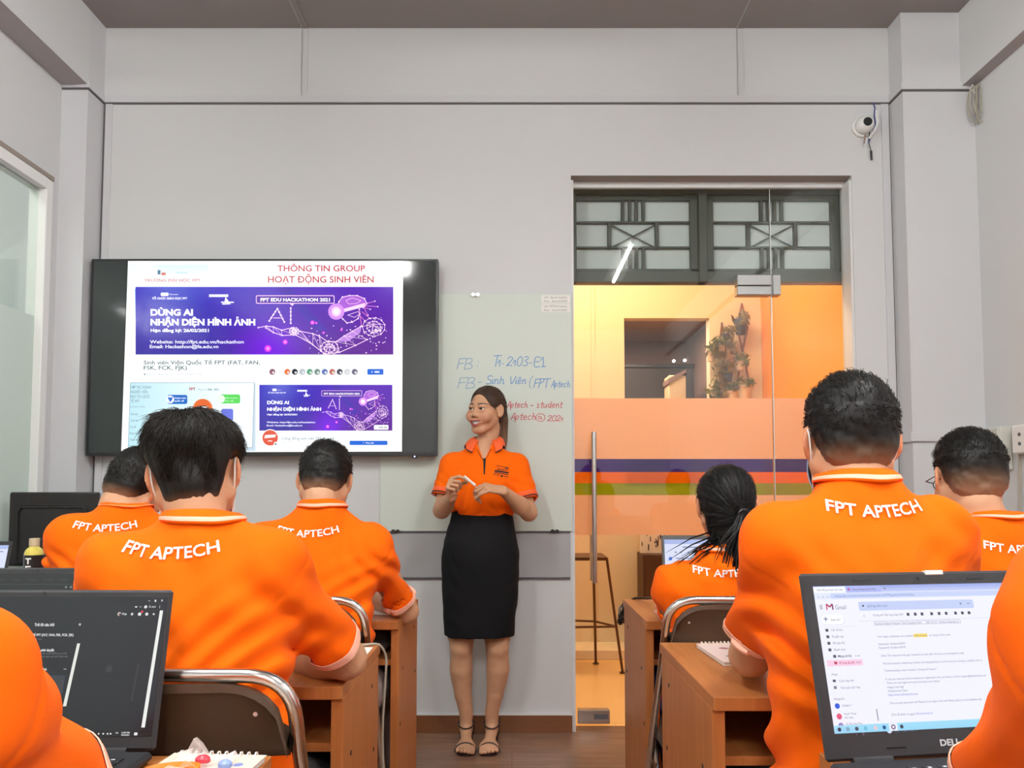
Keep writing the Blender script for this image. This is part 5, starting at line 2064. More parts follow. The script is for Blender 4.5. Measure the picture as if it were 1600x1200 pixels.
def hair_mesh(style, seed):
    """returns vertices, quads, tint in head space"""
    h = .0034
    if style == 'mop':
        F = Field((-.14, -.16, -.14), (.14, .14, .17), h)
        F.ell((-.002, -.018, .046), (.083, .104, .076), 0)
        F.ell((.034, -.002, .054), (.052, .086, .060), .03)
        F.ell((-.038, -.01, .048), (.049, .086, .064), .03)
        F.ell((0, -.058, .010), (.076, .054, .066), .03)
        F.ell((0, -.060, -.045), (.056, .036, .050), .03)
        F.ell((.02, .055, .085), (.055, .05, .035), .03)
        X, Y, Z = F.xyz()
        ang = np.arctan2(X + .012, -(Y + .02))
        F.D += (.0042 * noise3(ang * 5 + 3, Z * 16, Y * 16) + .0022 * noise3(ang * 14, Z * 10 + 5, Y * 10) + .0045 * noise3(X * 22 + 9, Y * 22, Z * 22)).astype(np.float32)
        F.half((0, .062, .02), (0, .80, -.60))
        F.half((0, -.085, -.078), (0, .45, -.9))
        for s in (-1, 1):
            F.ell((s * .099, -.028, -.030), (.042, .074, .062), .008, op='cut')
            F.ell((s * .085, -.03, -.10), (.040, .06, .052), .01, op='cut')
        V, Q = F.mesh()
        cen = np.array((-.010, -.058, .118))

        def flow(C):
            d = C - cen
            d[:, 2] -= .06
            return d + np.cross(d, (0, 0, 1)) * .35
        sv, sq = strands(V, Q, 2600, flow, .042, .0010, .0035, seed, keep=lambda C: (C[:, 2] > -.02 + .25 * np.maximum(0, C[:, 1] + .02)) & (C[:, 1] < .05) & ((np.abs(C[:, 0]) < .050) | (C[:, 2] > .058)), curl=.35)
        T1 = np.tile(BLACK_HAIR * 1.2, (len(V), 1))
        k = (1 - smooth01(V[:, 2], -.085, -.055)) * (V[:, 1] < -.01)
        T1 = T1 * (1 - .5 * k[:, None]) + SK * .45 * .5 * k[:, None]
        sv_keep = sv
        r = np.random.RandomState(seed)
        sc = np.repeat(r.uniform(.7, 2.0, len(sv) // 12), 12)
        T2 = np.array((.0095, .0075, .0065)) * sc[:, None]
        return join([(V, Q), (sv, sq)]), np.concatenate([T1, T2])
    if style in ('fade', 'fade_low', 'crop'):
        F = Field((-.12, -.14, -.12), (.12, .12, .16), h)
        o = .012
        F.ell((0, -.013, .038), (.0765, .0955, .084), 0)
        F.ell((0, -.010, .052), (.070, .084, .074), .03)
        F.ell((0, -.055, .0), (.066, .048, .062), .03)
        F.ell((0, -.058, -.034), (.052, .035, .036), .03)
        X, Y, Z = F.xyz()
        F.D += (.0028 * noise3(X * 40 + 9, Y * 40, Z * 40) + .0016 * noise3(X * 95, Y * 95 + 3, Z * 95)).astype(np.float32)
        F.half((0, .066, .02), (0, .85, -.52))
        F.half((0, -.07, -.062), (0, .35, -.94))
        for s in (-1, 1):
            F.ell((s * .086, -.004, -.020), (.020, .034, .046), .006, op='cut')
        V, Q = F.mesh()

        def flow(C):
            d = C - np.array((.01, -.03, .06))
            d = d / np.linalg.norm(d, axis=1)[:, None]
            return d * .2 + np.array((0, .55, .45)) + np.array((.3, 0, -.9)) * (C[:, 2:3] < .05)
        top = lambda C: .006 + .013 * smooth01(C[:, 2], .03, .09)
        sv, sq = strands(V, Q, 3600, flow, top, .0008, .0035, seed, keep=lambda C: C[:, 2] > {'crop': -.01, 'fade': .005, 'fade_low': .03}[style], curl=.35)
        z0, z1 = {'fade': (-.082, -.008), 'fade_low': (-.070, .022), 'crop': (-.072, -.020)}[style]
        T1 = np.tile(BLACK_HAIR, (len(V), 1))
        k = (1 - smooth01(V[:, 2] + .0015 * noise3(V[:, 0] * 60, V[:, 1] * 60, V[:, 2] * 60), z0, z1))[:, None]
        T1 = T1 * (1 - .82 * k) + SK * .62 * .82 * k
        r = np.random.RandomState(seed)
        sc = np.repeat(r.uniform(.7, 1.9, len(sv) // 12), 12)
        T2 = BLACK_HAIR * 1.15 * sc[:, None]
        return join([(V, Q), (sv, sq)]), np.concatenate([T1, T2])
    if style == 'ponytail':
        F = Field((-.13, -.16, -.17), (.13, .13, .16), h)
        F.ell((0, -.016, .034), (.083, .101, .086), 0)
        F.ell((0, -.055, -.015), (.070, .060, .072), .03)
        F.ell((-.015, -.062, -.075), (.052, .036, .06), .03)
        X, Y, Z = F.xyz()
        ang = np.arctan2(X - .02, Z + .06)
        F.D += (.0020 * noise3(ang * 24, Y * 12, Z * 3) + .0012 * noise3(ang * 60, Y * 10, Z * 4)).astype(np.float32)
        F.half((0, .060, .04), (0, .80, -.60))
        V, Q = F.mesh()
        tie = np.array((.028, -.118, -.048))

        def flow(C):
            return tie - C
        sv, sq = strands(V, Q, 2200, flow, .05, .0007, .003, seed, curl=.08)
        r = np.random.RandomState(seed)
        sc = np.repeat(r.uniform(.6, 2.2, len(sv) // 12), 12)
        return join([(V, Q), (sv, sq)]), np.concatenate([np.tile(BLACK_HAIR * .9, (len(V), 1)), np.array((.0080, .0076, .0080)) * sc[:, None]])


# ------------------------------------------------------------------ a seated student in the orange shirt
def ring_band(BV, c, axis, r0, n=48, rows=((-.004, .0015), (.0, .0022), (.004, .0015)), start=.16):
    """points just outside a sleeve round its axis"""
    ax = nrm(axis)
    u = nrm(np.cross(ax, (0, 0, 1.0)) if abs(ax[2]) < .95 else np.cross(ax, (1.0, 0, 0)))
    v = np.cross(ax, u)
    rings = []
    for dz, o in rows:
        ring = []
        for k in range(n):
            a = 2 * PI * k / n
            d = u * math.cos(a) + v * math.sin(a)
            p = A3(c) + ax * dz
            hit, nn, ix, dist = BV.ray_cast(Vector(p + d * start), Vector(-d), start)
            rr = (start - dist) if hit is not None else r0
            if abs(rr - r0) > .03:
                rr = r0
            ring.append(p + d * (rr + o))
        rings.append(ring)
    return rings


def shirt_text(BV, T, right, up, fwd, size, R, parent, off, width=None, bold=.018):
    V, F, wd = text_mesh('FPT APTECH', bold)
    k = size / .73
    kx = (width / wd) if width else k
    out = []
    for p in V:
        x, y = (p[0] - wd / 2) * kx, p[1] * k
        a = x / R
        X, Y = (R - y) * math.sin(a), R - (R - y) * math.cos(a)
        o = A3(T) + right * X + up * Y - fwd * .35
        hit, nn, ix, dist = BV.ray_cast(Vector(o), Vector(fwd), .8)
        q = A3(hit) - fwd * .0032 if hit is not None else A3(T) + right * X + up * Y
        out.append(q - A3(off))
    me = bpy.data.meshes.new('shirt_print')
    me.from_pydata([tuple(p) for p in out], [], F)
    me.materials.append(MATS['shirt_print'])
    o = bpy.data.objects.new('shirt_print', me)
    COL.objects.link(o)
    o.parent = parent
    o['label'] = 'white lettering across the upper back'
    return o


def student(label, N, H, hrot, SL, SR, EL, ER, WL, WR, HC, hair, seed=0, trousers='denim', hem=.40, cuff=.80, tdrop=.075, tw=.168, th=.0205, tx=0.0,
            headscale=1.0, mask=None, specs=False, slim=1.0, knees=.43, h=.0055, bulge=0.0, fold=1.6, sl_r=.055, kx=.12):
    N, H, SL, SR, EL, ER, WL, WR, HC = [A3(p) for p in (N, H, SL, SR, EL, ER, WL, WR, HC)]
    base = Vector((HC[0], HC[1], 0))
    t = thing('person', base, label, 'person')
    off = A3(base)
    R = rot(*hrot)
    Hm = lambda P: (P * headscale) @ R.T + H
    right = nrm((SR - SL) * (1, 1, 0))
    fwd = np.array((-right[1], right[0], 0))
    yawt = math.atan2(right[1], right[0])
    yh = yawt * .4
    mid = (SL + SR) / 2
    sw = np.linalg.norm(SR - SL)
    # ---- body
    HC[2] = .53
    kneeL, kneeR = HC + (-kx, knees, .0), HC + (kx, knees, .0)
    kneeL[2] = kneeR[2] = .51
    ankL, ankR = np.array((kneeL[0], kneeL[1] - .06, .09)), np.array((kneeR[0], kneeR[1] - .02, .09))
    allp = np.array([N, H, SL, SR, EL, ER, WL, WR, HC, kneeL, kneeR, ankL, ankR])
    F = Field(allp.min(0) - .15, allp.max(0) + .15, .0052)
    lev = [(HC[2] - .05, HC[0], HC[1], .12, .085, yh), (HC[2] + .22, (HC[0] * .55 + mid[0] * .45), HC[1] * .55 + mid[1] * .45 - .01, .105, .075, yh), (mid[2] - .06, mid[0], mid[1] - .0, sw * .36, .08, yawt), (mid[2] + .04, N[0] * .5 + mid[0] * .5, N[1] * .5 + mid[1] * .5, .06, .05, yawt)]
    F.loft(lev, 0)
    nk = H + R @ A3((0, -.040, -.075)) * headscale
    F.cone(N + (0, .012, -.04), nk, .052 * headscale * slim, .053 * headscale * slim, .02)
    F.cone(mid + (0, 0, -.03), N + (0, .01, -.04), .045, .046, .02)
    for s, S_, E_, W_, K_, A_ in ((-1, SL, EL, WL, kneeL, ankL), (1, SR, ER, WR, kneeR, ankR)):
        F.cone(mid, S_, .045, .042, .02)
        F.cone(S_, E_, .046 * slim, .040 * slim, .015)
        F.cone(E_, E_ + (W_ - E_) * .3, .039 * slim, .041 * slim, .012)
        F.cone(E_ + (W_ - E_) * .3, W_, .041 * slim, .027 * slim, .012)
        F.cone(HC + (s * .08, 0, -.02), K_, .065, .048, .02)
        F.cone(K_, A_, .046, .034, .02)
        d = nrm(W_ - E_)
        d2 = nrm(d * (1, 1, 0) + (0, 0, -.12))
        hand_into(F, W_ + d * .01, d2, (0, 0, -1), np.cross((0, 0, 1.0), d2) * (-s), curl=(18, 22, 26, 30), scale=1.0)
    F.blend(head_fld('student'), R, H, headscale, .012)
    V, Q = F.mesh()
    tint = tinted(len(V), SK)
    tint *= (1 + .06 * noise3(V[:, 0] * 30, V[:, 1] * 30, V[:, 2] * 30))[:, None]
    hl = ((V - H) @ R) / headscale
    near = np.linalg.norm(hl, axis=1) < .14
    tint[(np.abs(hl[:, 0]) > .079) & near] *= (1.12, .88, .80)
    tint[near & (hl[:, 1] > .085) & (np.abs(hl[:, 2] + .064) < .010) & (np.abs(hl[:, 0]) < .025)] *= (.85, .55, .6)
    body = mesh_np('body', V, Q, ['skin'], t, tint=tint, off=off)
    # ---- shirt
    dL, dR = nrm(EL - SL), nrm(ER - SR)
    cL, cR = SL + (EL - SL) * cuff, SR + (ER - SR) * cuff
    P = np.array([N, SL, SR, cL, cR, HC])
    lo, hi = P.min(0) - .16, P.max(0) + .12
    lo[2] = hem - .03
    F = Field(lo, hi, h)
    w = slim
    ms = mid[1] - bulge
    lev = [(hem, HC[0], HC[1] - .005, .186 * w, .130 * w, yh), (HC[2] + .03, HC[0], HC[1] - .005, .180 * w, .128 * w, yh),
           (HC[2] + .18, HC[0] * .7 + mid[0] * .3, HC[1] * .7 + ms * .3 - .012, .166 * w, .116 * w, yh),
           (mid[2] - .16, HC[0] * .2 + mid[0] * .8, HC[1] * .2 + ms * .8 - .012, max(sw * .56, .168 * w), .120 * w, yawt * .8),
           (mid[2] - .06, mid[0], ms - .006, sw * .60, .108 * w, yawt), (mid[2] + .0, mid[0], ms, sw * .50, .090 * w, yawt),
           (mid[2] + .05, mid[0] * .5 + N[0] * .5, mid[1] * .5 + N[1] * .5, sw * .22, .070, yawt), (N[2] + .010, N[0], N[1] + .008, .060, .058, yawt)]
    F.loft(lev, 0, power=2.5)
    for S_, E_, c_, d_ in ((SL, EL, cL, dL), (SR, ER, cR, dR)):
        F.cone(N + (0, .004, -.040), S_ + (0, 0, .010), .050, .053, .05)
        F.cone(mid + (S_ - mid) * .7 + (0, 0, -.05), S_ + (0, 0, -.004), .06 * w, .052 * w, .04)
        F.cone(S_, c_ + d_ * .05, .051 * w, sl_r * w, .055, planes=[(c_, d_)])
    X, Y, Z = F.xyz()
    # cloth folds: broad soft drags, sharper creases low on the back and at the sleeves
    low = np.clip((mid[2] - .02 - Z) / .28, 0, 1)
    nz = noise3(X * 4.2 + seed * 1.7, Y * 4.2 + seed, Z * 7.0)
    dd = .0062 * np.sin(Z * 46 + nz * 5.5 + X * 14 * (1 if seed % 2 else -1)) * low ** 1.3 * (.35 + .65 * np.abs(nz))
    dd = dd + .0036 * noise3(X * 13 + seed, Y * 13, Z * 9 + seed) + .0030 * np.sin((X + Z * .6) * 70 + nz * 7) * (1 - np.abs(nz)) * .6
    for S_, c_ in ((SL, cL), (SR, cR)):
        m = np.exp(-(((X - (S_ + c_)[0] / 2) ** 2 + (Y - (S_ + c_)[1] / 2) ** 2 + (Z - (S_ + c_)[2] / 2) ** 2) / .012))
        dd = dd + m * .0042 * np.sin((X * .5 + Y * .3 + Z) * 80 + nz * 6)
    for s_, c_ in ((-1, SL), (1, SR)):              # drags running from the armpits down across the back
        q = c_ + (-s_ * .03, 0, -.17)
        m = np.exp(-(((X - q[0]) / .10) ** 2 + ((Z - q[2]) / .11) ** 2))
        dd = dd + m * .0040 * np.sin((Z - s_ * (X - q[0]) * .75) * 105 + nz * 4.5)
    F.D += (dd * fold).astype(np.float32)
    for c_, d_ in ((cL, dL), (cR, dR)):                # hollow sleeve ends
        F.cone(c_ - d_ * .035, c_ + d_ * .03, (sl_r - .012) * w, (sl_r - .008) * w, .004, op='cut')
    F.cone(N + (0, .012, -.01), N + (0, .0, .08), .044, .050, .004, op='cut')
    # sleeve seam grooves
    for S_, E_, d_ in ((SL, EL, dL), (SR, ER, dR)):
        q = S_ + d_ * .012
        sl, XX = F.sub(q - .11, q + .11)
        if sl is not None:
            pl = (XX[0] - q[0]) * d_[0] + (XX[1] - q[1]) * d_[1] + (XX[2] - q[2]) * d_[2]
            rr = np.sqrt((XX[0] - q[0]) ** 2 + (XX[1] - q[1]) ** 2 + (XX[2] - q[2]) ** 2)
            F.D[sl] += (.0022 * np.exp(-(pl / .0035) ** 2) * (rr < .10)).astype(np.float32)
    V, Q = F.mesh()
    sh = mesh_np('shirt', V, Q, ['shirt_orange'], t, off=off)
    BV = bvh(V, Q)
    for c_, d_ in ((cL, dL), (cR, dR)):
        rows = ((-.012, .0012), (-.0115, .0024), (-.005, .0026), (-.001, .0024), (.001, .0012))
        m = MB()
        rg = ring_band(BV, c_ - d_ * .004, d_, sl_r * w, rows=rows)
        rg[-1] = [q2 + d_ * .006 for q2 in rg[-2]]
        m.loft([[Vector(p - off) for p in r_] for r_ in rg], cap=False)
        m.build('cuff', 'stripe_pale', sh, smooth=True, label='pale trim on the sleeve end')
    # ---- collar
    ax = nrm(nk - N)
    n = 44
    m = MB()
    rows = [[], [], [], [], [], []]
    pt = []
    for k in range(n + 1):
        a = PI / 2 + .42 + (2 * PI - .84) * k / n
        d = right * math.cos(a) + fwd * math.sin(a)
        back = max(0, -math.sin(a))
        top = N + np.array((0, .012, .0)) + d * (.0565 * slim * headscale) + ax * (.036 - .012 * (1 - back))
        q = N + np.array((0, .008, 0)) + d * .070
        zt_ = N[2] + .003 - .034 * (1 - back) - .030 * max(0, math.sin(a))
        hit, nn, ix, dist = BV.ray_cast(Vector(q + (0, 0, .20)), Vector((0, 0, -1)), .5)
        low = np.array((q[0], q[1], min(N[2] + .007, max(zt_, hit.z + .004 if hit is not None else zt_))))
        pt.append((top, low, d))
    lows = np.array([q[1] for q in pt])
    for _ in range(3):
        pad = np.concatenate([lows[:1]] * 2 + [lows] + [lows[-1:]] * 2)
        lows = (pad[:-4] + pad[1:-3] * 2 + pad[2:-2] * 3 + pad[3:-1] * 2 + pad[4:]) / 9
    for k in range(n + 1):
        top, low, d = pt[k][0], lows[k], pt[k][2]
        low = low + d * .003
        low = low + (0, 0, .002)
        for j, (f, o) in enumerate(((0, -.004), (0, .001), (.30, .006), (.68, .006), (.90, .004), (1.0, .001))):
            p = top * (1 - f) + low * f + d * o + np.array((0, 0, 1)) * (o * .6)
            rows[j].append(p - off)
    vs = [Vector(p) for r_ in rows for p in r_]
    fs, ms_ = [], []
    for j in range(5):
        for k in range(n):
            fs.append((j * (n + 1) + k, j * (n + 1) + k + 1, (j + 1) * (n + 1) + k + 1, (j + 1) * (n + 1) + k))
            ms_.append(1 if j == 3 else 0)
    m._add(vs, fs, 0)
    m.m = ms_
    co = m.build('collar', ['shirt_orange', 'stripe_pale'], sh, smooth=True, angle=math.radians(70), label='orange knit collar with a pale stripe')
    sol = co.modifiers.new('thickness', 'SOLIDIFY')
    sol.thickness = .002
    # ---- lettering
    T = N - np.array((0, 0, tdrop)) + right * tx
    shirt_text(BV, T, right, np.array((0, 0, 1.0)), fwd, th, .30, sh, off, width=tw)
    # ---- hair
    (V, Q), tn = hair_mesh(hair, seed + 3)
    hm_ = mesh_np('hair', Hm(V), Q, ['hair'], t, tint=tn, off=off)
    if hair == 'ponytail':
        tie = Hm(A3((.028, -.118, -.048)))
        rr = random.Random(5)
        m = MB()
        for k in range(150):
            a, q = rr.uniform(0, 6.28), rr.uniform(0, 1) ** .5 * .012
            s0 = tie + (q * math.cos(a), q * .6 * math.sin(a), q * math.sin(a))
            L = rr.uniform(.12, .215)
            sx = rr.gauss(-.012, .022)
            pts = [s0 - A3((0, 0, -.012)), s0 + A3((sx * .3, -.012, -.03)), s0 + A3((sx * .8, -.006 + rr.gauss(0, .006), -L * .55)), s0 + A3((sx * 1.1 + rr.gauss(0, .006), .0 + rr.gauss(0, .008), -L))]
            m.tube([Vector(p - off) for p in pts], [.0022, .0032, .0026, .0004], n=4)
        for k in range(120):           # loose hair left out of the tie, falling to the left shoulder
            s0 = Hm(A3((rr.uniform(-.06, .0), -.075 + rr.uniform(-.01, .01), -.10 + rr.uniform(-.02, .03))))
            far = rr.random() < .18
            e = A3((rr.uniform(-.145, -.05), rr.uniform(.0, .03), rr.uniform(-.10, -.06))) if far else A3((rr.uniform(-.01, .05), -.01 + rr.gauss(0, .008), rr.uniform(-.17, -.10)))
            mid_ = e * .5 + A3((0, -.02, .012 if far else .0))
            m.tube([Vector(p - off) for p in (s0 + A3((0, .01, .03)), s0, s0 + mid_, s0 + e)], [.002, .0028, .0018, .0004], n=4)
        m.build('ponytail', 'hair_black', hm_, smooth=True, label='black ponytail and loose strands down the back')
        m = MB().tube([Vector(tie - off) + Vector((.016 * math.cos(q), .004 * math.sin(q * 2), .012 * math.sin(q) + .004)) for q in [i * PI / 10 for i in range(20)]], .0035, closed=True, n=6)
        m.build('hair_tie', 'hair_tie', hm_, smooth=True)
    # ---- eyes
    for s in (-1, 1):
        p = Hm(A3((s * .031, .083, .001))) - off
        MB().ball(tuple(p), .0105, n=12).build('eye', 'eye_dark', t, smooth=True)
    # ---- mask or spectacles
    if mask:
        rows = []
        for j in range(7):
            v = j / 6
            z = -.018 - .085 * v
            row = []
            for k in range(19):
                a = math.radians(-74 + 148 * k / 18)
                bl = 1 + .10 * math.sin(v * PI)
                row.append(A3((.070 * math.sin(a) * (1 - .18 * v * v) * bl, .020 + (.088 - .014 * v) * math.cos(a) * bl, z)))
            rows.append(row)
        m = MB()
        Vv = [Vector(Hm(p) - off) for r_ in rows for p in r_]
        m._add(Vv, [(j * 19 + k, j * 19 + k + 1, (j + 1) * 19 + k + 1, (j + 1) * 19 + k) for j in range(6) for k in range(18)], 0)
        mk = m.build('face_mask', mask, t, smooth=True)
        mk.modifiers.new('thickness', 'SOLIDIFY').thickness = .002
        for s in (-1, 1):
            m = MB()
            pts = [(s * .069, .042, -.026), (s * .080, .014, .020), (s * .0815, -.010, .027), (s * .0785, -.023, .012), (s * .0765, -.0225, -.022), (s * .071, -.004, -.05), (s * .062, .038, -.092)]
            m.tube([Vector(Hm(A3(p)) - off) for p in arc_pts(pts, .012, 3)], .0016, n=6)
            m.build('ear_loop', 'mask_white', mk, smooth=True, label='white elastic loop behind the ear')
    if specs:
        m = MB()
        for s in (-1, 1):
            m.tube([Vector(Hm(A3((s * .033 + .022 * math.cos(q), .100 - abs(.022 * math.cos(q) * s + .0) * .1, .0 + .017 * math.sin(q)))) - off) for q in [i * PI / 10 for i in range(20)]], .0013, closed=True, n=6)
            m.tube([Vector(Hm(A3(p)) - off) for p in ((s * .055, .097, .004), (s * .078, .085, .006), (s * .0815, .0, .004), (s * .078, -.022, -.008))], .0014, n=6)
        m.tube([Vector(Hm(A3(p)) - off) for p in ((-.011, .104, .004), (0, .108, .006), (.011, .104, .004))], .0013, n=6)
        m.build('spectacles', 'spectacle', t, smooth=True)
    # ---- trousers and shoes
    P = np.array([HC, kneeL, kneeR, ankL, ankR])
    F = Field(P.min(0) - .2, P.max(0) + .16, .009)
    F.ell(HC + (0, .0, -.01), (.172 * w, .125, .105), 0)
    for s, K_, A_ in ((-1, kneeL, ankL), (1, kneeR, ankR)):
        F.cone(HC + (s * .085, .0, -.005), K_, .088, .066, .03)
        F.cone(K_, A_ + (0, 0, .01), .064, .050, .02, planes=[(A_ + (0, 0, -.01), (0, 0, -1))])
    X, Y, Z = F.xyz()
    F.D += (.004 * np.sin((X * .4 + Y + Z * .7) * 60 + 3 * noise3(X * 8, Y * 8, Z * 8))).astype(np.float32)
    V, Q = F.mesh()
    mesh_np('trousers', V, Q, [trousers], t, off=off)
    for s, A_ in ((-1, ankL), (1, ankR)):
        F = Field(A_ + (-.07, -.09, -.1), A_ + (.07, .23, .08), .006)
        F.cone(A_ + (0, -.02, -.045), A_ + (0, .15, -.055), .040, .034, 0)
        F.cone(A_ + (0, 0, -.03), A_ + (0, 0, .03), .043, .042, .03)
        F.half((0, 0, .004), (0, 0, -1))
        V, Q = F.mesh()
        mesh_np('shoe', V, Q, ['shoe_dark'], t, off=off)
    return t

# ------------------------------------------------------------------ students
rd_ = math.radians
student('student with a thick mop of black hair and white mask loops, back turned',
        N=W(316, 822, 1.40), H=W(304, 740, 1.455), hrot=(rd_(16), rd_(-14), rd_(-6)), SL=W(186, 892, 1.385), SR=W(424, 884, 1.41),
        EL=(-.80, 1.56, .79), ER=W(541, 1030, 1.60), WL=(-.66, 1.80, .775), WR=W(440, 1035, 1.80), HC=(-.555, 1.40, .50), hair='mop', seed=1,
        mask='mask_white', trousers='trouser_black', kx=.12, tdrop=.052, tw=.170, tx=-.032, hem=.56, cuff=.84, headscale=.94)
student('short-haired student with head bowed, seated beneath the television',
        N=W(503, 797, 2.28), H=W(508, 752, 2.34), hrot=(rd_(5), rd_(-22), rd_(3)), SL=W(415, 856, 2.26), SR=W(577, 856, 2.29),
        EL=(-.82, 2.46, .79), ER=W(634, 955, 2.47), WL=(-.68, 2.68, .775), WR=(-.50, 2.68, .775), HC=(-.575, 2.24, .50), hair='crop', seed=2,
        trousers='trouser_grey', kx=.13, tdrop=.075, tw=.182, tx=-.03, cuff=.82, headscale=.95, h=.006)
student('student leaning sideways over the desk beside the tea bottle',
        N=W(196, 795, 2.26), H=W(215, 762, 2.37), hrot=(rd_(-16), rd_(-24), rd_(10)), SL=W(110, 842, 2.22), SR=W(268, 845, 2.30),
        EL=(-1.46, 2.50, .79), ER=(-1.02, 2.52, .79), WL=(-1.30, 2.66, .775), WR=(-1.10, 2.68, .775), HC=(-1.20, 2.22, .50), hair='crop', seed=3,
        trousers='denim', tdrop=.062, tw=.17, tx=-.04, headscale=.95, h=.006)
mat('trouser_blue', (.035, .04, .19), .8)
student('student with a long black ponytail and a slight build, by the glass door',
        N=W(1130, 866, 2.20), H=W(1134, 790, 2.26), hrot=(rd_(-6), rd_(-10), rd_(-2)), SL=W(1056, 918, 2.19), SR=W(1202, 914, 2.20),
        EL=W(1046, 960, 2.44), ER=(.80, 2.44, .79), WL=(.58, 2.62, .775), WR=(.70, 2.62, .775), HC=(.62, 2.24, .50), hair='ponytail', seed=4,
        trousers='trouser_blue', tdrop=.056, tw=.165, tx=-.022, slim=.88, headscale=.98, h=.006)
student('tall broad student with a clipped neck and blue mask, back turned',
        N=W(1342, 760, 1.37), H=W(1328, 690, 1.425), hrot=(rd_(-10), rd_(-8), rd_(1)), SL=W(1219, 852, 1.345), SR=W(1458, 842, 1.355),
        EL=W(1172, 1024, 1.56), ER=(.91, 1.54, .80), WL=(.56, 1.80, .775), WR=(.76, 1.80, .775), HC=(.635, 1.40, .50), hair='fade', seed=5,
        mask='mask_blue', tdrop=.052, tw=.165, tx=-.008, hem=.42, headscale=.97, cuff=.78)
student('student with spectacles and a tightly clipped head, below the cream wall box',
        N=W(1556, 814, 1.95), H=W(1514, 748, 2.02), hrot=(rd_(-10), rd_(-10), rd_(2)), SL=(1.075, 1.95, .985), SR=(1.42, 1.97, .985),
        EL=(1.03, 2.24, .80), ER=(1.50, 2.26, .80), WL=(1.16, 2.50, .775), WR=(1.36, 2.50, .775), HC=(1.25, 2.12, .50), hair='fade_low', seed=6,
        specs=True, tdrop=.075, tw=.175, tx=.0, headscale=1.0, h=.006)
student('nearest student whose orange sleeve covers part of the dark-page laptop',
        N=(-.53, .40, 1.07), H=(-.52, .47, 1.18), hrot=(0, rd_(-15), 0), SL=(-.68, .40, .98), SR=W(-120, 1095, .52),
        EL=(-.75, .66, .79), ER=W(100, 1275, .73), WL=(-.66, .88, .775), WR=(-.50, .90, .775), HC=(-.70, .40, .50), hair='crop', seed=7, cuff=.82, fold=1.3, h=.004)
student('nearest student whose orange sleeve covers part of the mail-page laptop',
        N=(.66, .40, 1.08), H=(.65, .47, 1.19), hrot=(0, rd_(-15), 0), SL=W(1738, 985, .52), SR=(.82, .40, .99),
        EL=W(1590, 1262, .73), ER=(.92, .66, .79), WL=(.62, .90, .775), WR=(.80, .88, .775), HC=(.80, .40, .50), hair='crop', seed=8, cuff=.9, fold=1.3, h=.004)


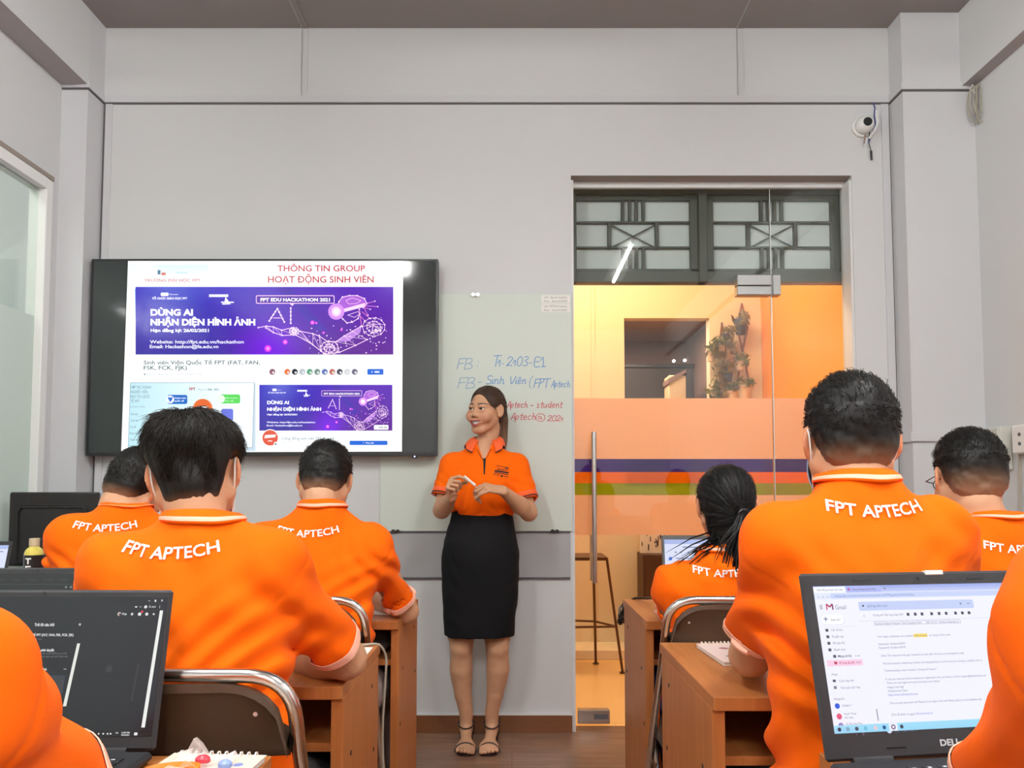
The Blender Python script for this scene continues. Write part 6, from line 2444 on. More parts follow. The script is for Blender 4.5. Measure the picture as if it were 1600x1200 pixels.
# ------------------------------------------------------------------ the presenter
def presenter():
    YP = 3.48
    t = thing('person', (W(748, 800, YP).x, YP, 0), 'smiling woman presenter standing in an orange polo shirt and black pencil skirt, hands raised', 'person')
    off = A3(t.location)
    w = lambda px, py, d=YP: A3(W(px, py, d))
    k = YP / 1200.0
    H = w(760, 641, 3.49)
    hs = .93
    R = rot(rd_(180 - 33), rd_(-1), rd_(-3))
    Hm = lambda P: (np.asarray(P) * hs) @ R.T + H
    N = w(757, 697, 3.50)
    S1, S2 = w(707, 727, 3.49), w(807, 728, 3.49)
    E1, E2 = w(690, 797, 3.44), w(826, 801, 3.44)
    W1, W2 = w(706, 776, 3.27), w(786, 767, 3.27)
    # ---- shirt
    zb = w(750, 806)[2]
    cx = w(755, 800)[0]
    lev = [(zb - .012, cx, YP, .130, .092, 0), (zb + .002, cx, YP, .134, .098, 0), (zb + .030, cx, YP, .146, .112, 0), (zb + .08, cx, YP - .002, .146, .112, 0), (zb + .15, cx, YP - .006, .152, .112, 0),
           (S1[2] - .06, cx, YP - .004, .156, .108, 0), (S1[2] + .0, cx, YP + .004, .140, .085, 0), (S1[2] + .05, N[0], YP + .012, .085, .068, 0), (N[2] + .006, N[0], YP + .018, .060, .060, 0)]
    F = Field((S1[0] - .14, YP - .20, zb - .03), (S2[0] + .14, YP + .18, N[2] + .05), .0036)
    F.loft(lev, 0, power=2.2)
    d1, d2 = nrm(E1 - S1), nrm(E2 - S2)
    c1, c2 = S1 + (E1 - S1) * .70, S2 + (E2 - S2) * .74
    for S_, c_, d_ in ((S1, c1, d1), (S2, c2, d2)):
        F.cone(N + (0, .006, -.035), S_ + (0, 0, .0), .044, .048, .045)
        F.cone(S_, c_ + d_ * .05, .055, .062, .028, planes=[(c_, d_)])
    X, Y, Z = F.xyz()
    nz = noise3(X * 7, Y * 7, Z * 9)
    low = np.clip((zb + .16 - Z) / .14, 0, 1) * np.clip((Z - zb + .004) / .03, 0, 1)
    dd = .0085 * np.sin((X - cx) * 95 + (Z - zb) * 22 * np.sign(X - cx) + nz * 2.5) * low ** 1.4
    dd = dd + .0030 * np.sin(((X - cx) * .9 + Z * .8 * np.sign(X - cx)) * 75 + nz * 5) * (1 - low) * np.clip((S1[2] - .02 - Z) / .06, 0, 1) * .8 + .002 * noise3(X * 22, Y * 22, Z * 22)
    for S_, c_ in ((S1, c1), (S2, c2)):
        q = S_ * .25 + c_ * .75
        m_ = np.exp(-((X - q[0]) ** 2 + (Y - q[1]) ** 2 + (Z - q[2]) ** 2) / .004)
        dd = dd + m_ * .0035 * np.sin((X * .6 + Z) * 120 + nz * 5)
    F.D += (dd * np.clip((Z - zb) / .012, 0, 1)).astype(np.float32)
    for c_, d_ in ((c1, d1), (c2, d2)):
        F.cone(c_ - d_ * .03, c_ + d_ * .03, .044, .052, .003, op='cut')
    F.cone(N + (0, .014, -.02), N + (0, .0, .08), .047, .053, .004, op='cut')
    # open neck: a V in the front, the chest just behind it
    ixc = int(round((N[0] + .002 - F.lo[0]) / F.h))
    vb, vt = w(758, 719)[2], N[2] + .03
    chest = []
    for zz in np.linspace(vb - .02, N[2] - .004, 5):
        colD = F.D[ixc, :, int(round((zz - F.lo[2]) / F.h))]
        ins = np.nonzero(colD < 0)[0]
        chest.append((N[0], (F.ax[1][ins[0]] if len(ins) else YP - .05), zz))
    cpts = np.array(chest)

    def vcut(X, Y, Z):
        wv = .034 * np.clip((Z - vb) / (N[2] + .005 - vb), 0, 1)
        yb = np.interp(Z, cpts[:, 2], cpts[:, 1])
        return np.maximum(np.maximum(np.abs(X - N[0] - .002) - wv, vb - Z), Y - yb - .022)
    F.put(vcut, (N[0] - .05, YP - .2, vb), (N[0] + .05, YP - .0, vt), .003, 'cut')
    for S_, d_ in ((S1, d1), (S2, d2)):
        q = S_ + d_ * .005
        sl, XX = F.sub(q - .09, q + .09)
        pl = (XX[0] - q[0]) * d_[0] + (XX[1] - q[1]) * d_[1] + (XX[2] - q[2]) * d_[2]
        F.D[sl] += (.0018 * np.exp(-(pl / .003) ** 2)).astype(np.float32)
    FS = F
    # trunk under the clothes, neck
    F = Field((S1[0] - .12, 3.15, -.01), (S2[0] + .13, 3.64, H[2] + .15), .0022)
    F.loft([(.80, off[0], YP, .12, .09, 0), (1.00, off[0], YP, .10, .075, 0), (1.15, off[0], YP, .115, .080, 0), (1.25, off[0], YP + .01, .09, .055, 0), (1.30, off[0], YP + .015, .06, .04, 0)], 0)
    nk = Hm(A3([[0, -.032, -.085]]))[0]
    F.cone(N + (0, .01, -.03), nk, .049, .047, .02)
    F.cone(N + (0, .004, -.09), N + (0, .0, -.01), .058, .046, .03)
    for S_ in (S1, S2):
        F.cone(N + (0, .01, -.06), S_, .038, .036, .03)
    for p_, q_ in zip(chest[:-1], chest[1:]):
        F.cone(A3(p_) + (0, .037, 0), A3(q_) + (0, .037, 0), .032, .032, .012)
    F.blend(head_fld('presenter'), R, H, hs, .010)
    # arms and hands
    for S_, E_, Wp, hand in ((S1, E1, W1, 1), (S2, E2, W2, 2)):
        F.cone(S_, E_, .040, .036, .01)
        F.cone(E_, E_ + (Wp - E_) * .35, .0345, .036, .02)
        F.cone(E_ + (Wp - E_) * .35, Wp, .036, .0225, .02)
        if hand == 1:
            f = nrm((-.05, -.50, .62))
            hand_into(F, Wp, f, (.93, -.38, -.05), (-.10, .55, .70), curl=(62, 88, 92, 95), scale=.92,
                      thumb=((.70, -.50, .62), (.85, -.35, .25)), curl2=(42, 88, 88, 85))
        else:
            f = nrm((-.92, -.30, .16))
            hand_into(F, Wp, f, (-.10, .45, -.80), (-.05, .62, .55), curl=(38, 46, 50, 30), scale=.92, spread=.05,
                      thumb=((-.86, -.10, .30), (-.86, -.22, -.36)), curl2=(45, 50, 50, 16))
    # legs and feet
    legs = (((721, 985, 3.49, .066), (721, 1012, 3.48, .0505), (720.5, 1045, 3.495, .049), (723.5, 1085, 3.515, .038), (728.5, 1113, 3.53, .031)), (727.5, 1164), -1), \
           (((777, 985, 3.49, .066), (777, 1012, 3.48, .0505), (778, 1045, 3.495, .049), (773.5, 1085, 3.515, .037), (768.5, 1113, 3.53, .031)), (764, 1164), 1)
    feet = []
    for ch, toe, sg in legs:
        pts = [(w(a, b, c), r) for a, b, c, r in ch]
        F.cone((off[0] + sg * .07, YP, .84), pts[0][0], .085, .066, .02)
        for (p, r1), (q, r2) in zip(pts[:-1], pts[1:]):
            F.cone(p, q, r1, r2, .007)
        kn = pts[1][0]
        F.ell(kn + (0, -.026, .008), (.030, .026, .036), .03)
        F.ell(pts[2][0] + (0, .022, .0), (.040, .036, .085), .03)
        an = np.array((pts[-1][0][0], 3.535, .085))
        F.cone(pts[-1][0], an, .030, .029, .007)
        F.ell(an + (0, .030, -.038), (.026, .030, .036), .02)
        tx = w(toe[0], toe[1], 3.40)[0]
        ball = np.array((tx, 3.432, .036))
        F.cone(an + (0, -.006, -.022), ball, .028, .022, .02)
        F.ell(ball + (0, -.010, -.008), (.042, .046, .018), .02)
        for j in range(5):
            u = (j - 1.7) * .0158 * sg
            L = (.050, .049, .043, .036, .028)[j]
            r = (.0125, .0092, .0088, .0085, .0082)[j]
            a = ball + (u - .003 * sg, -.026, -.010)
            F.cone(a, a + (u * .05, -L * .82, -.008), r, r * .9, .004)
        feet.append((an, ball, sg, tx))
    F.half((0, 0, .012), (0, 0, -1))
    V, Q = F.mesh()
    del F
    tint = tinted(len(V), SK * 1.02)
    tint *= (1 + .05 * noise3(V[:, 0] * 40, V[:, 1] * 40, V[:, 2] * 40))[:, None]
    hl = ((V - H) @ R) / hs
    near = np.linalg.norm(hl, axis=1) < .145
    hl, c = hl[near], tint[near]
    x, y, z = hl[:, 0], hl[:, 1], hl[:, 2]
    front = y > .045
    ax = np.abs(x)
    zc = -.0660 + 11.5 * x * x
    u = np.clip(x / .0325, -1, 1)
    top, bot = zc + .0125 * (1 - u * u) ** .8 - .0005, zc - .0180 * (1 - u * u) ** .8
    lip = front & (y > .07) & (z < top) & (z > bot) & (ax < .0325)
    c[lip] = np.array((.40, .075, .07))
    inner = lip & (y < .0925 - 13 * x * x) & (z < zc + .0062 * (1 - u * u)) & (z > zc - .0098 * (1 - u * u))
    c[inner] = np.array((.10, .02, .02))
    # brows, lash lines, a little colour in the cheeks
    bz = .0225 + .0035 * np.sin(np.clip((ax - .012) / .040, 0, 1) * PI * .8) - .06 * np.maximum(0, ax - .042)
    brow = front & (ax > .0125) & (ax < .056) & (np.abs(z - bz) < .0034 * (1 - .5 * np.clip((ax - .03) / .022, 0, 1)))
    c[brow] = np.array((.060, .032, .022))
    ue = (ax - .031) / .0155
    lash = front & (np.abs(ue) < 1.05) & (np.abs(z - (.0012 + .0042 * np.maximum(0, 1 - ue * ue) + .0012 * ue)) < .0021)
    c[lash] = np.array((.02, .012, .01))
    ck = np.exp(-((ax - .044) ** 2 / .0004 + (z + .032) ** 2 / .0004)) * front
    c *= 1 + ck[:, None] * np.array((.06, -.10, -.06))
    nost = front & (ax < .0095) & (ax > .002) & (np.abs(z + .0400) < .0024) & (y > .088)
    c[nost] *= .35
    tint[near] = c
    mesh_np('body', V, Q, ['skin'], t, tint=tint, off=off)
    for s in (-1, 1):
        p = Hm(A3([[s * .031, .0768, .0015]]))[0] - off
        g = nrm(R @ A3((.10, 1, 0)))
        e = MB().ball(tuple(p), .0128 * hs, n=16).build('eye', 'eye_white', t, smooth=True)
        q = Vector(p + g * .0085 * hs)
        MB().ball(tuple(q), .0076 * hs, n=12, sq=(1, 1, 1)).build('iris', 'eye_dark', e, smooth=True)
    m = MB()
    rows = []
    for zz in (.0062, .002, -.004, -.0078):
        rows.append([Vector(Hm(A3([[xx, .0885 - 13 * xx * xx - abs(zz) * .08, -.0660 + 11.5 * xx * xx + zz * (1 - (xx / .029) ** 2)]]))[0] - off) for xx in np.linspace(-.0265, .0265, 15)])
    m._add([p for r_ in rows for p in r_], [(j * 15 + i, j * 15 + i + 1, (j + 1) * 15 + i + 1, (j + 1) * 15 + i) for j in range(3) for i in range(14)], 0)
    m.build('teeth', 'tooth', t, smooth=True)
    # ---- hair
    F = Field((-.12, -.15, -.12), (.12, .12, .14), .0026)
    F.ell((0, -.014, .037), (.0795, .0975, .0845), 0)
    F.ell((0, -.05, .0), (.068, .06, .07), .03)
    X, Y, Z = F.xyz()
    ang = np.arctan2(X, Z + .02)
    F.D += (.0013 * noise3(ang * 26, Y * 14, Z * 4) + .0008 * noise3(ang * 70, Y * 9, Z * 4)).astype(np.float32)
    F.ell((0, .104, -.002), (.068, .076, .083), .008, op='cut')
    F.ell((.0, .06, -.07), (.10, .055, .075), .01, op='cut')
    for s in (-1, 1):
        F.ell((s * .084, .004, -.012), (.022, .028, .036), .006, op='cut')
    F.half((0, -.05, -.075), (0, .3, -1))
    hV, hQ = F.mesh()
    sv, sq = strands(hV, hQ, 1500, lambda C: A3((.0, -.13, -.01)) - C, .045, .0006, .0010, 21, curl=.04, keep=lambda C: (C[:, 1] < .045) & (C[:, 2] > -.03))
    T1 = np.tile((.050, .028, .019), (len(hV), 1)) * (1 + .35 * noise3(hV[:, 0] * 90, hV[:, 1] * 15, hV[:, 2] * 40))[:, None]
    rr = np.random.RandomState(4)
    T2 = np.array((.060, .034, .022)) * np.repeat(rr.uniform(.5, 1.9, len(sv) // 12), 12)[:, None]
    V2, Q2 = join([(hV, hQ), (sv, sq)])
    hm_ = mesh_np('hair', Hm(V2), Q2, ['hair'], t, tint=np.concatenate([T1, T2]), off=off)
    # ponytail of straight lighter hair falling behind her left shoulder
    a0 = Hm(A3([[.0, -.100, .030]]))[0]
    P = [a0, w(779, 632, 3.565), w(783, 655, 3.57), w(783, 690, 3.565), w(783, 716, 3.56)]
    F = Field(np.min(P, 0) - .07, np.max(P, 0) + .07, .004)
    rs = (.020, .027, .026, .023, .010)
    for i in range(4):
        F.cone(P[i], P[i + 1], rs[i], rs[i + 1], .02)
    pv, pq = F.mesh()
    vs, qs = [(pv, pq)], []
    r = random.Random(6)
    mm = MB()
    for q in range(160):
        o = A3((r.gauss(0, .011), r.gauss(0, .009), 0))
        mm.tube([Vector(p + o * (rs[i] / .02) * (1 if i < 4 else 1.3) + (0, 0, r.gauss(0, .012) if i == 4 else 0)) for i, p in enumerate(P)], [.0016, .0020, .002, .0018, .0004], n=4)
    pt_v, pt_q = np.array(mm.v), np.array([f for f in mm.f if len(f) == 4])
    V3, Q3 = join([(pv, pq), (pt_v, pt_q)])
    g = np.clip((V3[:, 2] - P[3][2]) / (P[1][2] - P[3][2]), 0, 1)[:, None]
    tn = A3((.20, .115, .070)) * (1 - g) + A3((.085, .048, .030)) * g
    tn = tn * (1 + .3 * noise3(V3[:, 0] * 160, V3[:, 1] * 160, V3[:, 2] * 6))[:, None]
    mesh_np('ponytail', V3, Q3, ['hair'], hm_, tint=tn, off=off)
    hm_.children[0]['label'] = 'straight light brown ponytail'
    V, Q = FS.mesh()
    sh = mesh_np('shirt', V, Q, ['shirt_orange'], t, off=off)
    BV = bvh(V, Q)

    def onto(pt, lift=.002):
        hit, nn, ix, dist = BV.ray_cast(Vector((pt[0], YP - .5, pt[2])), Vector((0, 1, 0)), .9)
        return (A3(hit) if hit is not None else A3((pt[0], YP - .1, pt[2]))) - (0, lift, 0) - off

    for c_, d_ in ((c1, d1), (c2, d2)):
        for a0_, b0_, ml, lb in ((-.030, -.010, 'collar_red', 'knit cuff'), (-.009, -.004, 'stripe_black', 'black cuff line'), (-.003, .0, 'collar_red', 'cuff edge')):
            rg = ring_band(BV, c_, d_, .062, start=.085, rows=((a0_, .0010), (a0_ + .0008, .0022), (b0_ - .0008, .0022), (b0_, .0010)))
            m = MB().loft([[Vector(p - off) for p in r_] for r_ in rg], cap=False)
            m.build('cuff', ml, sh, smooth=True, label=lb)
    # black placket below the neck opening
    m = MB()
    pl = [(752, 703, 757.5, 719), (766, 703, 760, 717)]
    cols_ = []
    L = [w(745, 702), w(756, 721), w(757.0, 742)]
    Rr = [w(751, 701), w(759, 716), w(758.6, 742)]
    L2, R2 = [w(768, 702), w(760, 718), w(758.8, 742)], [w(762.5, 701), w(757, 720), w(757.6, 742)]
    for A_, B_ in ((L, Rr), (R2, L2)):
        pa, pb = [], []
        for i in range(2):
            for q in range(8):
                s_ = q / 8
                pa.append(onto(A_[i] * (1 - s_) + A_[i + 1] * s_, .0022))
                pb.append(onto(B_[i] * (1 - s_) + B_[i + 1] * s_, .0022))
        pa.append(onto(A_[2], .0022))
        pb.append(onto(B_[2], .0022))
        nn = len(pa)
        m._add([Vector(p) for p in pa + pb], [(i, i + 1, nn + i + 1, nn + i) for i in range(nn - 1)], 0)
    pk = m.build('placket', 'stripe_black', sh, smooth=True, label='black button placket')
    pk.modifiers.new('thickness', 'SOLIDIFY').thickness = .0015
    MB().ball(tuple(onto(w(761, 705), .004)), .0038, n=10, sq=(1, .5, 1)).build('button', 'white_plastic', pk, smooth=True)
    # collar with two points
    rows = [[], [], [], [], [], []]
    n = 60
    axn = nrm(nk - N)
    for q in range(n + 1):
        a = -PI / 2 + .50 + (2 * PI - 1.0) * q / n
        d = A3((math.cos(a), math.sin(a), 0))
        fr = max(0, -math.sin(a))
        tip = max(0.0, 1 - min(q, n - q) / 7.0)
        top = N + (0, .014, 0) + d * .0565 + axn * (.046 - .026 * fr)
        lowp = N + (0, .012, 0) + d * (.088 + .016 * tip) + A3((0, 0, 0))
        hit, nn, ix, dist = BV.ray_cast(Vector(lowp + (0, 0, .2)), Vector((0, 0, -1)), .5)
        zl = hit.z if hit is not None else N[2] - .04
        if fr > .45 or hit is None:
            h2, nn, ix, dist = BV.ray_cast(Vector((lowp[0] - .006 * np.sign(d[0]) * 0, YP - .5, N[2] - .022 - .020 * tip)), Vector((0, 1, 0)), .9)
            if h2 is not None and fr > .45:
                lowp = np.array((lowp[0], min(h2.y - .004, lowp[1]), 0))
                zl = N[2] - .022 - .022 * tip
        low_ = np.array((lowp[0], lowp[1], zl + .006))
        for j, (f, o) in enumerate(((0, -.003), (0, .002), (.3, .010), (.78, .009), (.93, .006), (1.0, .003))):
            rows[j].append(top * (1 - f) + low_ * f + d * o + A3((0, 0, o * .5)) - off)
    m = MB()
    m._add([Vector(p) for r_ in rows for p in r_], [(j * (n + 1) + q, j * (n + 1) + q + 1, (j + 1) * (n + 1) + q + 1, (j + 1) * (n + 1) + q) for j in range(5) for q in range(n)], 0)
    m.m = [1 if j == 4 else 0 for j in range(5) for q in range(n)]
    co = m.build('collar', ['collar_red', 'stripe_black'], sh, smooth=True, angle=rd_(70), label='red-orange knit collar with a black edge line')
    co.modifiers.new('thickness', 'SOLIDIFY').thickness = .002
    # printed emblem on the chest
    m = MB()

    def bar(px0, py0, px1, py1, th):
        a, b = w(px0, py0), w(px1, py1)
        up = A3((0, 0, th * k / 2))
        N_ = 6
        A_ = [onto(a + (b - a) * i / N_ - up) for i in range(N_ + 1)]
        B_ = [onto(a + (b - a) * i / N_ + up) for i in range(N_ + 1)]
        m._add([Vector(p) for p in A_ + B_], [(i, i + 1, N_ + 2 + i, N_ + 1 + i) for i in range(N_)], 0)
    bar(776, 728.5, 794, 731.5, .8)
    bar(776, 728.5, 773.5, 735.5, .9) if False else None
    bar(773.5, 736.5, 795, 739.5, 2.4)
    bar(773, 739.0, 794, 742.6, 1.2)
    bar(771, 741.5, 782, 743.6, .9)
    bar(787, 744.6, 794, 745.8, .9)
    for str_, px, py, hh, wd2 in (('Aptech', 777.0, 735.0, 3.6, 11.5), ('FPT', 789.5, 736.0, 5.0, 6.0)):
        Vt, Ft, wt_ = text_mesh(str_, .02)
        o = w(px, py)
        m._add([Vector(onto(o + A3((p[0] / wt_ * wd2 * k, 0, (p[1] / .73 * hh - p[0] / wt_ * wd2 * .14) * k)))) for p in Vt], Ft, 0)
    m._add([Vector(onto(w(784.5 + 1.7 * math.cos(q), 744.6 + 1.7 * math.sin(q)))) for q in [i * PI / 5 for i in range(10)]], [tuple(range(10))[::-1]], 0)
    m.build('chest_print', 'stripe_black', sh, label='small dark print on the chest')
    # ---- skirt
    S = lambda py, a, b, ry: (w(750, py)[2], (w(a, py)[0] + w(b, py)[0]) / 2, YP, (b - a) / 2 * k, ry, 0)
    lev = [S(992, 694.5, 802.5, .108), S(975, 694, 804, .112), S(940, 692.5, 808, .118), S(900, 690.5, 810.5, .124), S(868, 690.5, 811, .127), S(845, 694.5, 808.5, .120), S(822, 701, 803, .108), S(805, 706, 801.5, .098), S(798, 707, 801, .096)]
    F = Field((off[0] - .24, YP - .18, lev[0][0] - .03), (off[0] + .26, YP + .18, lev[-1][0] + .03), .005)
    F.loft(lev, 0, power=2.3)
    X, Y, Z = F.xyz()
    nz = noise3(X * 9, Y * 9, Z * 6)
    F.D += (.0012 * noise3(X * 20, Y * 20, Z * 24) + .0016 * np.sin(Z * 60 + nz * 6) * np.exp(-((np.abs(X - cx) - .13) / .04) ** 2)).astype(np.float32)
    for px in (721, 777):
        q = w(px, 992, 3.49)
        F.cone(q + (0, 0, -.05), q + (0, 0, .05), .068, .068, .004, op='cut')
    V, Q = F.mesh()
    sk = mesh_np('skirt', V, Q, ['skirt_black'], t, off=off)
    # ---- sandals
    for an, ball, sg, tx in feet:
        m = MB()
        prof = []
        for yy, hw_, zz in ((3.590, .016, .030), (3.578, .027, .030), (3.53, .030, .027), (3.48, .030, .018), (3.44, .041, .010), (3.41, .043, .008), (3.385, .038, .008), (3.370, .026, .009), (3.363, .010, .010)):
            f = (yy - 3.43) / (3.535 - 3.43)
            xx = tx + (an[0] - tx) * max(-.3, min(1.3, f))
            prof.append([Vector((xx - hw_ - off[0], yy - off[1], zz - .008)), Vector((xx + hw_ - off[0], yy - off[1], zz - .008)), Vector((xx + hw_ - off[0], yy - off[1], zz + .005)), Vector((xx - hw_ - off[0], yy - off[1], zz + .005))])
        m.loft(prof)
        m.box(an[0] - .022 - off[0], an[0] + .022 - off[0], 3.535 - off[1], 3.583 - off[1], 0, .030, bev=.004)
        sd_ = m.build('sandal', 'sandal', t, smooth=True, label='dark strappy sandal')
        o = Vector(off)
        m = MB().tube([Vector((ball[0] + .046 * math.cos(q), ball[1] - .040 + .010 * math.sin(q), .010 + .036 * math.sin(q))) - o for q in [i * PI / 12 for i in range(13)]], .0035, n=6)
        m.build('toe_strap', 'sandal', sd_, smooth=True)
        m = MB().tube([Vector((an[0] + .0345 * math.cos(q), an[1] - .008 + .046 * math.sin(q), .094 + .012 * math.sin(q))) - o for q in [i * PI / 14 for i in range(28)]], .0032, n=6, closed=True)
        m.tube([Vector((an[0] + .034, an[1] + .02, .092)) - o, Vector((an[0] + .030, an[1] + .035, .03)) - o], .0028, n=6).tube([Vector((an[0] - .034, an[1] + .02, .092)) - o, Vector((an[0] - .030, an[1] + .035, .03)) - o], .0028, n=6)
        m.build('ankle_strap', 'sandal', sd_, smooth=True)
    return t


presenter()
a, b = W(725.5, 744, 3.175), W(742.5, 758.5, 3.170)
t = thing('marker_pen', tuple((a + b) / 2), 'slim white marker pen held between the two hands of the presenter', 'pen')
o = t.location
MB().tube([a - o, a.lerp(b, .75) - o], .0052, n=12).build('barrel', 'pen_white', t, smooth=True)
MB().tube([a.lerp(b, .75) - o, b - o], .0058, n=12).build('cap', 'mask_white', t, smooth=True)

# ------------------------------------------------------------------ smaller things on the desks
# monitor seen from behind
t = thing('desk_table', (-1.74, 3.22, 0), 'low dark table under the black monitor seen from behind', 'table')
MB().box(-.39, .30, -.22, .24, .715, .74, bev=.003).build('tabletop', 'grey_plastic', t)
for sx in (-.36, .27):
    for sy in (-.19, .21):
        MB().box(sx - .02, sx + .02, sy - .02, sy + .02, 0, .715).build('leg', 'grey_plastic', t)
a, b = W(5, 890, 3.2), W(150, 769, 3.2)
mx = (a.x + b.x) / 2
t = thing('monitor', (mx, 3.22, .74), 'black computer monitor seen from behind, near the tea bottle', 'monitor')
hw = (b.x - a.x) / 2
zt = b.z - .74
m = MB().box(-hw, hw, .0, .022, .085, zt, bev=.006)
m.build('housing', 'monitor_plastic', t)
r0 = [(-hw * .80, .0, .10), (hw * .80, .0, .10), (hw * .80, .0, zt - .075), (hw * .74, .0, zt - .055), (-hw * .74, .0, zt - .055), (-hw * .80, .0, zt - .075)]
sc_ = lambda f, y: [Vector((p[0] * f, y, (p[2] - .2) * f + .2)) for p in r0]
MB().loft([sc_(1.0, .001), sc_(.98, -.012), sc_(.93, -.013), sc_(.91, -.004)]).build('back_shell', 'monitor_plastic', t, smooth=True, angle=rd_(30))
MB().box(-.05, .05, -.03, .0, .02, .20, bev=.008).box(-.11, .11, -.10, .09, .0, .014, bev=.005).build('stand', 'monitor_plastic', t)
MB().box(-hw + .008, hw - .008, .0215, .0235, .10, zt - .01).build('screen', 'black_plastic', t)
MB().lathe([(.016, -.0145), (.016, -.012)], (0, 0, zt * .66), axis='y', n=16).build('emblem', 'dark_plastic', t)
t = thing('paper_sheet', (-1.90, 3.09, .7405), 'pale folded paper on the table below the black monitor', 'paper')
MB().prism([(-.10, -.06, .0005), (.09, -.05, .0005), (.02, .05, .0005), (-.12, .03, .0005)], (0, 0, .004)).prism([(.02, -.05, .006), (.13, -.04, .006), (.10, .04, .03)], (0, 0, .002)).build('sheet', 'paper', t)

# bottle of tea
p = W(54, 845, 2.70)
t = thing('tea_bottle', (p.x, 2.70, DESK_Z), 'plastic bottle of yellow tea with a black label and cream cap', 'bottle')
mat('tea_liquid', (.72, .60, .12), .06, spec=.6)
mat('bottle_label', (.012, .010, .010), .3)
mat('cap_cream', (.62, .50, .33), .45)
zt = W(54, 841, 2.70).z - DESK_Z
bt = MB().lathe([(.026, 0), (.031, .004), (.031, zt - .056), (.029, zt - .046), (.024, zt - .037), (.016, zt - .030), (.0135, zt - .026)], n=24).build('bottle_body', 'tea_liquid', t, smooth=True, angle=rd_(60))
MB().lathe([(.0145, zt - .028), (.0165, zt - .026), (.0165, zt - .002), (.015, zt)], n=20).build('cap', 'cap_cream', t, smooth=True)
lb = MB().lathe([(.0314, .03), (.0314, zt - .057)], n=28, cap=False).build('wrapper', 'bottle_label', t, smooth=True, label='black label with white letters')
s = Sheet(lambda u, v, w_: (.0331 * math.sin(u / .0331), -.0331 * math.cos(u / .0331) - w_, v))
for q, ch in enumerate('TEA'):
    Vt, Ft, wt_ = text_mesh(ch, .04)
    s._add([((p_[0] / wt_ - .5) * .020, zt - .086 + p_[1] / .73 * .020 - q * .027) for p_ in Vt], Ft, (.85, .85, .83), 0)
s.build('letter', 'print_ink', lb)


def spiral_book(loc, rz, w_, d_, label, cover, n=14, spots=()):
    t = thing('spiral_notebook', loc, label, 'notebook', 'spiral notebooks', rz=rz)
    MB().box(-w_ / 2, w_ / 2, -d_, 0, .0005, .009, bev=.001).build('pages', 'paper', t)
    m = MB().box(-w_ / 2 - .002, w_ / 2 + .002, -d_ - .002, .002, .009, .0102)
    ms = [cover]
    for q, (kind, col, *a) in enumerate(spots):
        ms.append('ink_%d_%d_%d' % tuple(int(c * 100) for c in col))
        mat(ms[-1], col, .5)
        zt_ = .0103 + q * .00003
        if kind == 'disc':
            m.poly([(a[0] + a[2] * math.cos(i * PI / 8), a[1] + a[2] * math.sin(i * PI / 8), zt_) for i in range(16)], q + 1)
        else:
            m.poly([(a[0], a[3], zt_), (a[2], a[3], zt_), (a[2], a[1], zt_), (a[0], a[1], zt_)], q + 1)
    m.build('cover', ms, t)
    m = MB()
    for i in range(n):
        x = -w_ / 2 + .012 + (w_ - .024) * i / (n - 1)
        m.tube([(x + .0012 * q / 6, -.004 + .0075 * math.cos(q * .9), .0075 + .0085 * math.sin(q * .9)) for q in range(8)], .0012, n=6)
    m.build('spiral_binding', 'pen_white', t, smooth=True)
    return t


mat('cover_pink', (.72, .55, .50), .5)
mat('cover_pale', (.74, .66, .55), .5)
spiral_book((.545, 1.965, DESK_Z), rd_(3), .16, .21, 'spiral notebook with a pink floral cover beside the tall student', 'cover_pink', 15,
            [('disc', (.35, .12, .12), -.03, -.06, .012), ('disc', (.12, .12, .14), .03, -.10, .016), ('disc', (.7, .65, .6), .0, -.13, .022), ('disc', (.2, .2, .2), -.045, -.15, .010), ('rect', (.10, .10, .10), -.02, -.16, .05, -.17), ('disc', (.6, .25, .22), .05, -.04, .012)])
spiral_book((-.425, 1.14, DESK_Z), rd_(-4), .135, .19, 'spiral notebook with a colourful cover under the clear plastic wrapper', 'cover_pale', 11,
            [('disc', (.70, .12, .16), -.02, -.05, .014), ('disc', (.25, .32, .62), .03, -.07, .013), ('disc', (.75, .62, .15), .0, -.09, .016), ('disc', (.20, .25, .55), .045, -.04, .007), ('disc', (.72, .2, .25), -.045, -.09, .010)])
# clear wrapper of sweets lying over the notebook
wr = mat('clear_wrap', (.95, .80, .76), .12)
wr.node_tree.nodes['Principled BSDF'].inputs['Alpha'].default_value = .38
t = thing('plastic_wrapper', (-.430, 1.09, DESK_Z + .0115), 'crumpled clear plastic wrapper lying on the colourful notebook', 'wrapper')
rr = random.Random(8)
G = 9
pts = []
for j in range(G):
    for i in range(G):
        u, v = i / (G - 1), j / (G - 1)
        pts.append(((u - .5) * .085 + rr.uniform(-.004, .004), (v - .5) * .055, .003 + abs(rr.gauss(0, .004)) + (.030 * max(0, 1 - abs(u - .28) * 5) * max(0, v - .35) * 1.6)))
m = MB()._add(pts, [(j * G + i, j * G + i + 1, (j + 1) * G + i + 1, (j + 1) * G + i) for j in range(G - 1) for i in range(G - 1)], 0)
m.build('film', 'clear_wrap', t)
mat('sweet_red', (.65, .05, .08), .3)
mat('sweet_blue', (.25, .35, .65), .3)
MB().ball((.0, .0, .008), .008, n=10, sq=(1.4, 1, .9)).build('sweet', 'sweet_red', t, smooth=True)
MB().ball((.038, -.018, .008), .0075, n=10, sq=(1.4, 1, .9)).build('sweet', 'sweet_blue', t, smooth=True)
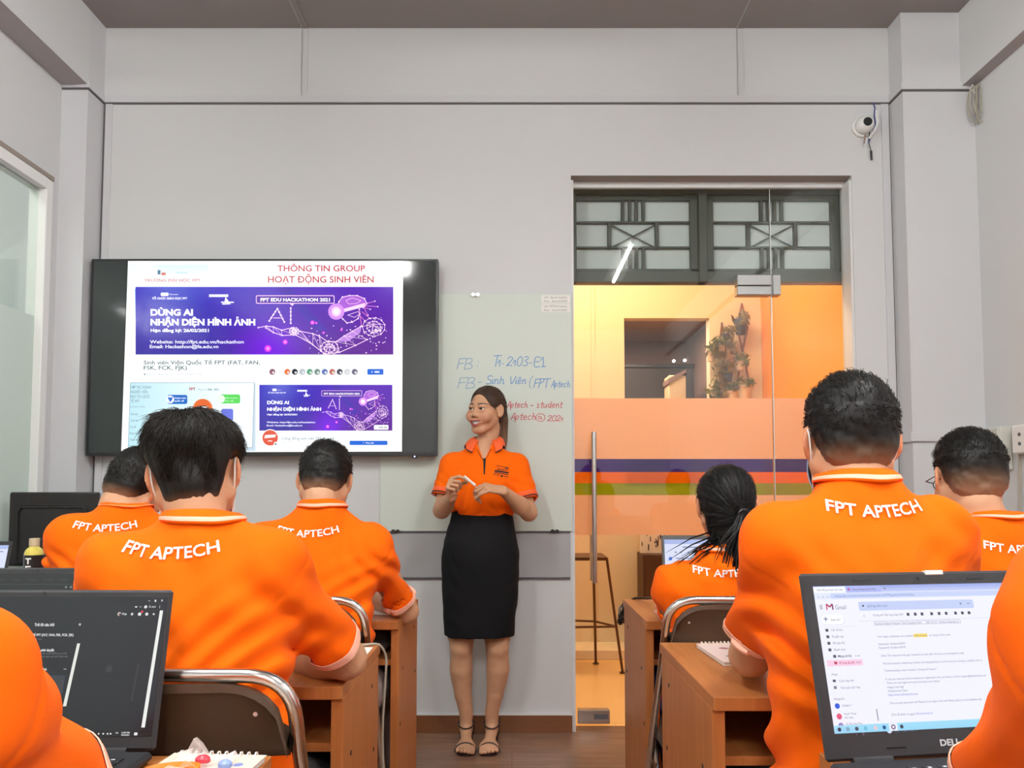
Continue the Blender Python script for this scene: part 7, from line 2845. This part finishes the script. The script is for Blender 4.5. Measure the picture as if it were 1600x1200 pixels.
# orange ribbon ring
mat('ribbon_orange', (.95, .20, .008), .55)
p = W(298, 1188, 1.10)
t = thing('orange_strap', (-.468, 1.055, DESK_Z), 'loop of wide orange strap beside the dark-page laptop', 'strap')
m = MB()
ra, rb = [], []
for q in range(36):
    a_ = 2 * PI * q / 36
    x_, y_ = .040 * math.cos(a_) + .006 * math.cos(2 * a_), .022 * math.sin(a_)
    ra.append((x_, y_, .0))
    rb.append((x_ * 1.06, y_ * 1.06, .020 + .005 * math.cos(a_)))
m.loft([[Vector(p_) for p_ in ra], [Vector(p_) for p_ in rb]], cap=False)
o_ = m.build('loop', 'ribbon_orange', t, smooth=True)
o_.modifiers.new('thickness', 'SOLIDIFY').thickness = .0015
MB().tube([(.04, .0, .004), (.07, .01, .004), (.10, .03, .003)], .004, n=6).build('strap_end', 'ribbon_orange', t, smooth=True)

# white sheet on the corner of the second left desk
t = thing('paper_sheet', (-.40, 1.80, DESK_Z), 'white paper sheet under the elbow of the mop-haired student', 'paper')
MB().box(-.05, .05, -.13, .16, .0004, .0018).build('sheet', 'paper', t)
t = thing('paper_sheet', (-.44, 2.62, DESK_Z), 'white paper beside the elbow of the student beneath the television', 'paper')
MB().box(-.06, .06, -.14, .10, .0004, .0018).build('sheet', 'paper', t)

# black cable hanging off the corner of the desk by the door
t = thing('power_cable', (.43, 2.84, DESK_Z), 'tangled black power cable hanging off the desk corner by the glass door', 'cable')
o = t.location
C_ = lambda px, py, d: W(px, py, d) - o
m = MB()
m.tube(arc_pts([C_(1030, 934, 2.60), C_(1010, 935, 2.76), C_(992, 934, 2.84), C_(980, 942, 2.87), C_(968, 962, 2.88), C_(966, 974, 2.88)], .03), .0045, n=8)
m.tube(arc_pts([C_(1000, 936, 2.84), C_(985, 937, 2.87), C_(983, 955, 2.885), C_(972, 968, 2.885)], .03), .0038, n=8)
for cx_, cy_, w1_, h1_ in ((976, 958, 8, 12), (979, 950, 6, 9), (973, 965, 6, 7), (978, 962, 5, 9)):
    m.tube([C_(cx_ + w1_ * math.cos(q), cy_ + h1_ * math.sin(q) + w1_ * .5 * math.cos(q), 2.885 + .008 * math.sin(q * 2)) for q in [i * PI / 9 for i in range(18)]], .0040, n=6, closed=True)
m.build('cord', 'cable_black', t, smooth=True)
MB().tube([C_(968, 968, 2.885), C_(970, 976, 2.885)], [.010, .007], n=8).build('plug', 'cable_black', t, smooth=True)

# grey bag on the shelf of the first left desk
t = thing('soft_bag', (-.47, 2.52, .619), 'dark grey soft bag pushed onto the shelf of the desk beneath the television', 'bag')
F = Field((-.16, -.16, -.02), (.13, .14, .09), .006)
F.ell((-.02, 0, .032), (.11, .10, .036), 0)
X, Y, Z = F.xyz()
F.D += (.006 * noise3(X * 18, Y * 18, Z * 18)).astype(np.float32)
F.half((0, 0, .001), (0, 0, -1))
V, Q = F.mesh()
mat('bag_grey', (.10, .085, .08), .8)
mesh_np('bag_body', V, Q, ['bag_grey'], t)
MB().tube([(-.10, -.07, .04), (-.02, -.095, .052), (.06, -.07, .045)], .004, n=6).build('zip', 'cable_black', t, smooth=True)

# white charging cable hanging beside the chair of the student beneath the television
t = thing('charging_cable', (-.335, 2.0, DESK_Z), 'thin white charging cable hanging beside the chair beneath the television', 'cable')
MB().tube(arc_pts([(-.06, -.04, .004), (-.006, .0, .004), (.010, .02, -.03), (.000, .022, -.22), (.006, .022, -.42), (-.004, .024, -.60), (.006, .026, -.70)], .03), .0032, n=6).build('cord', 'cable_white', t, smooth=True)
MB().box(-.075, -.055, -.046, -.034, .0, .009, bev=.002).build('plug', 'white_plastic', t)
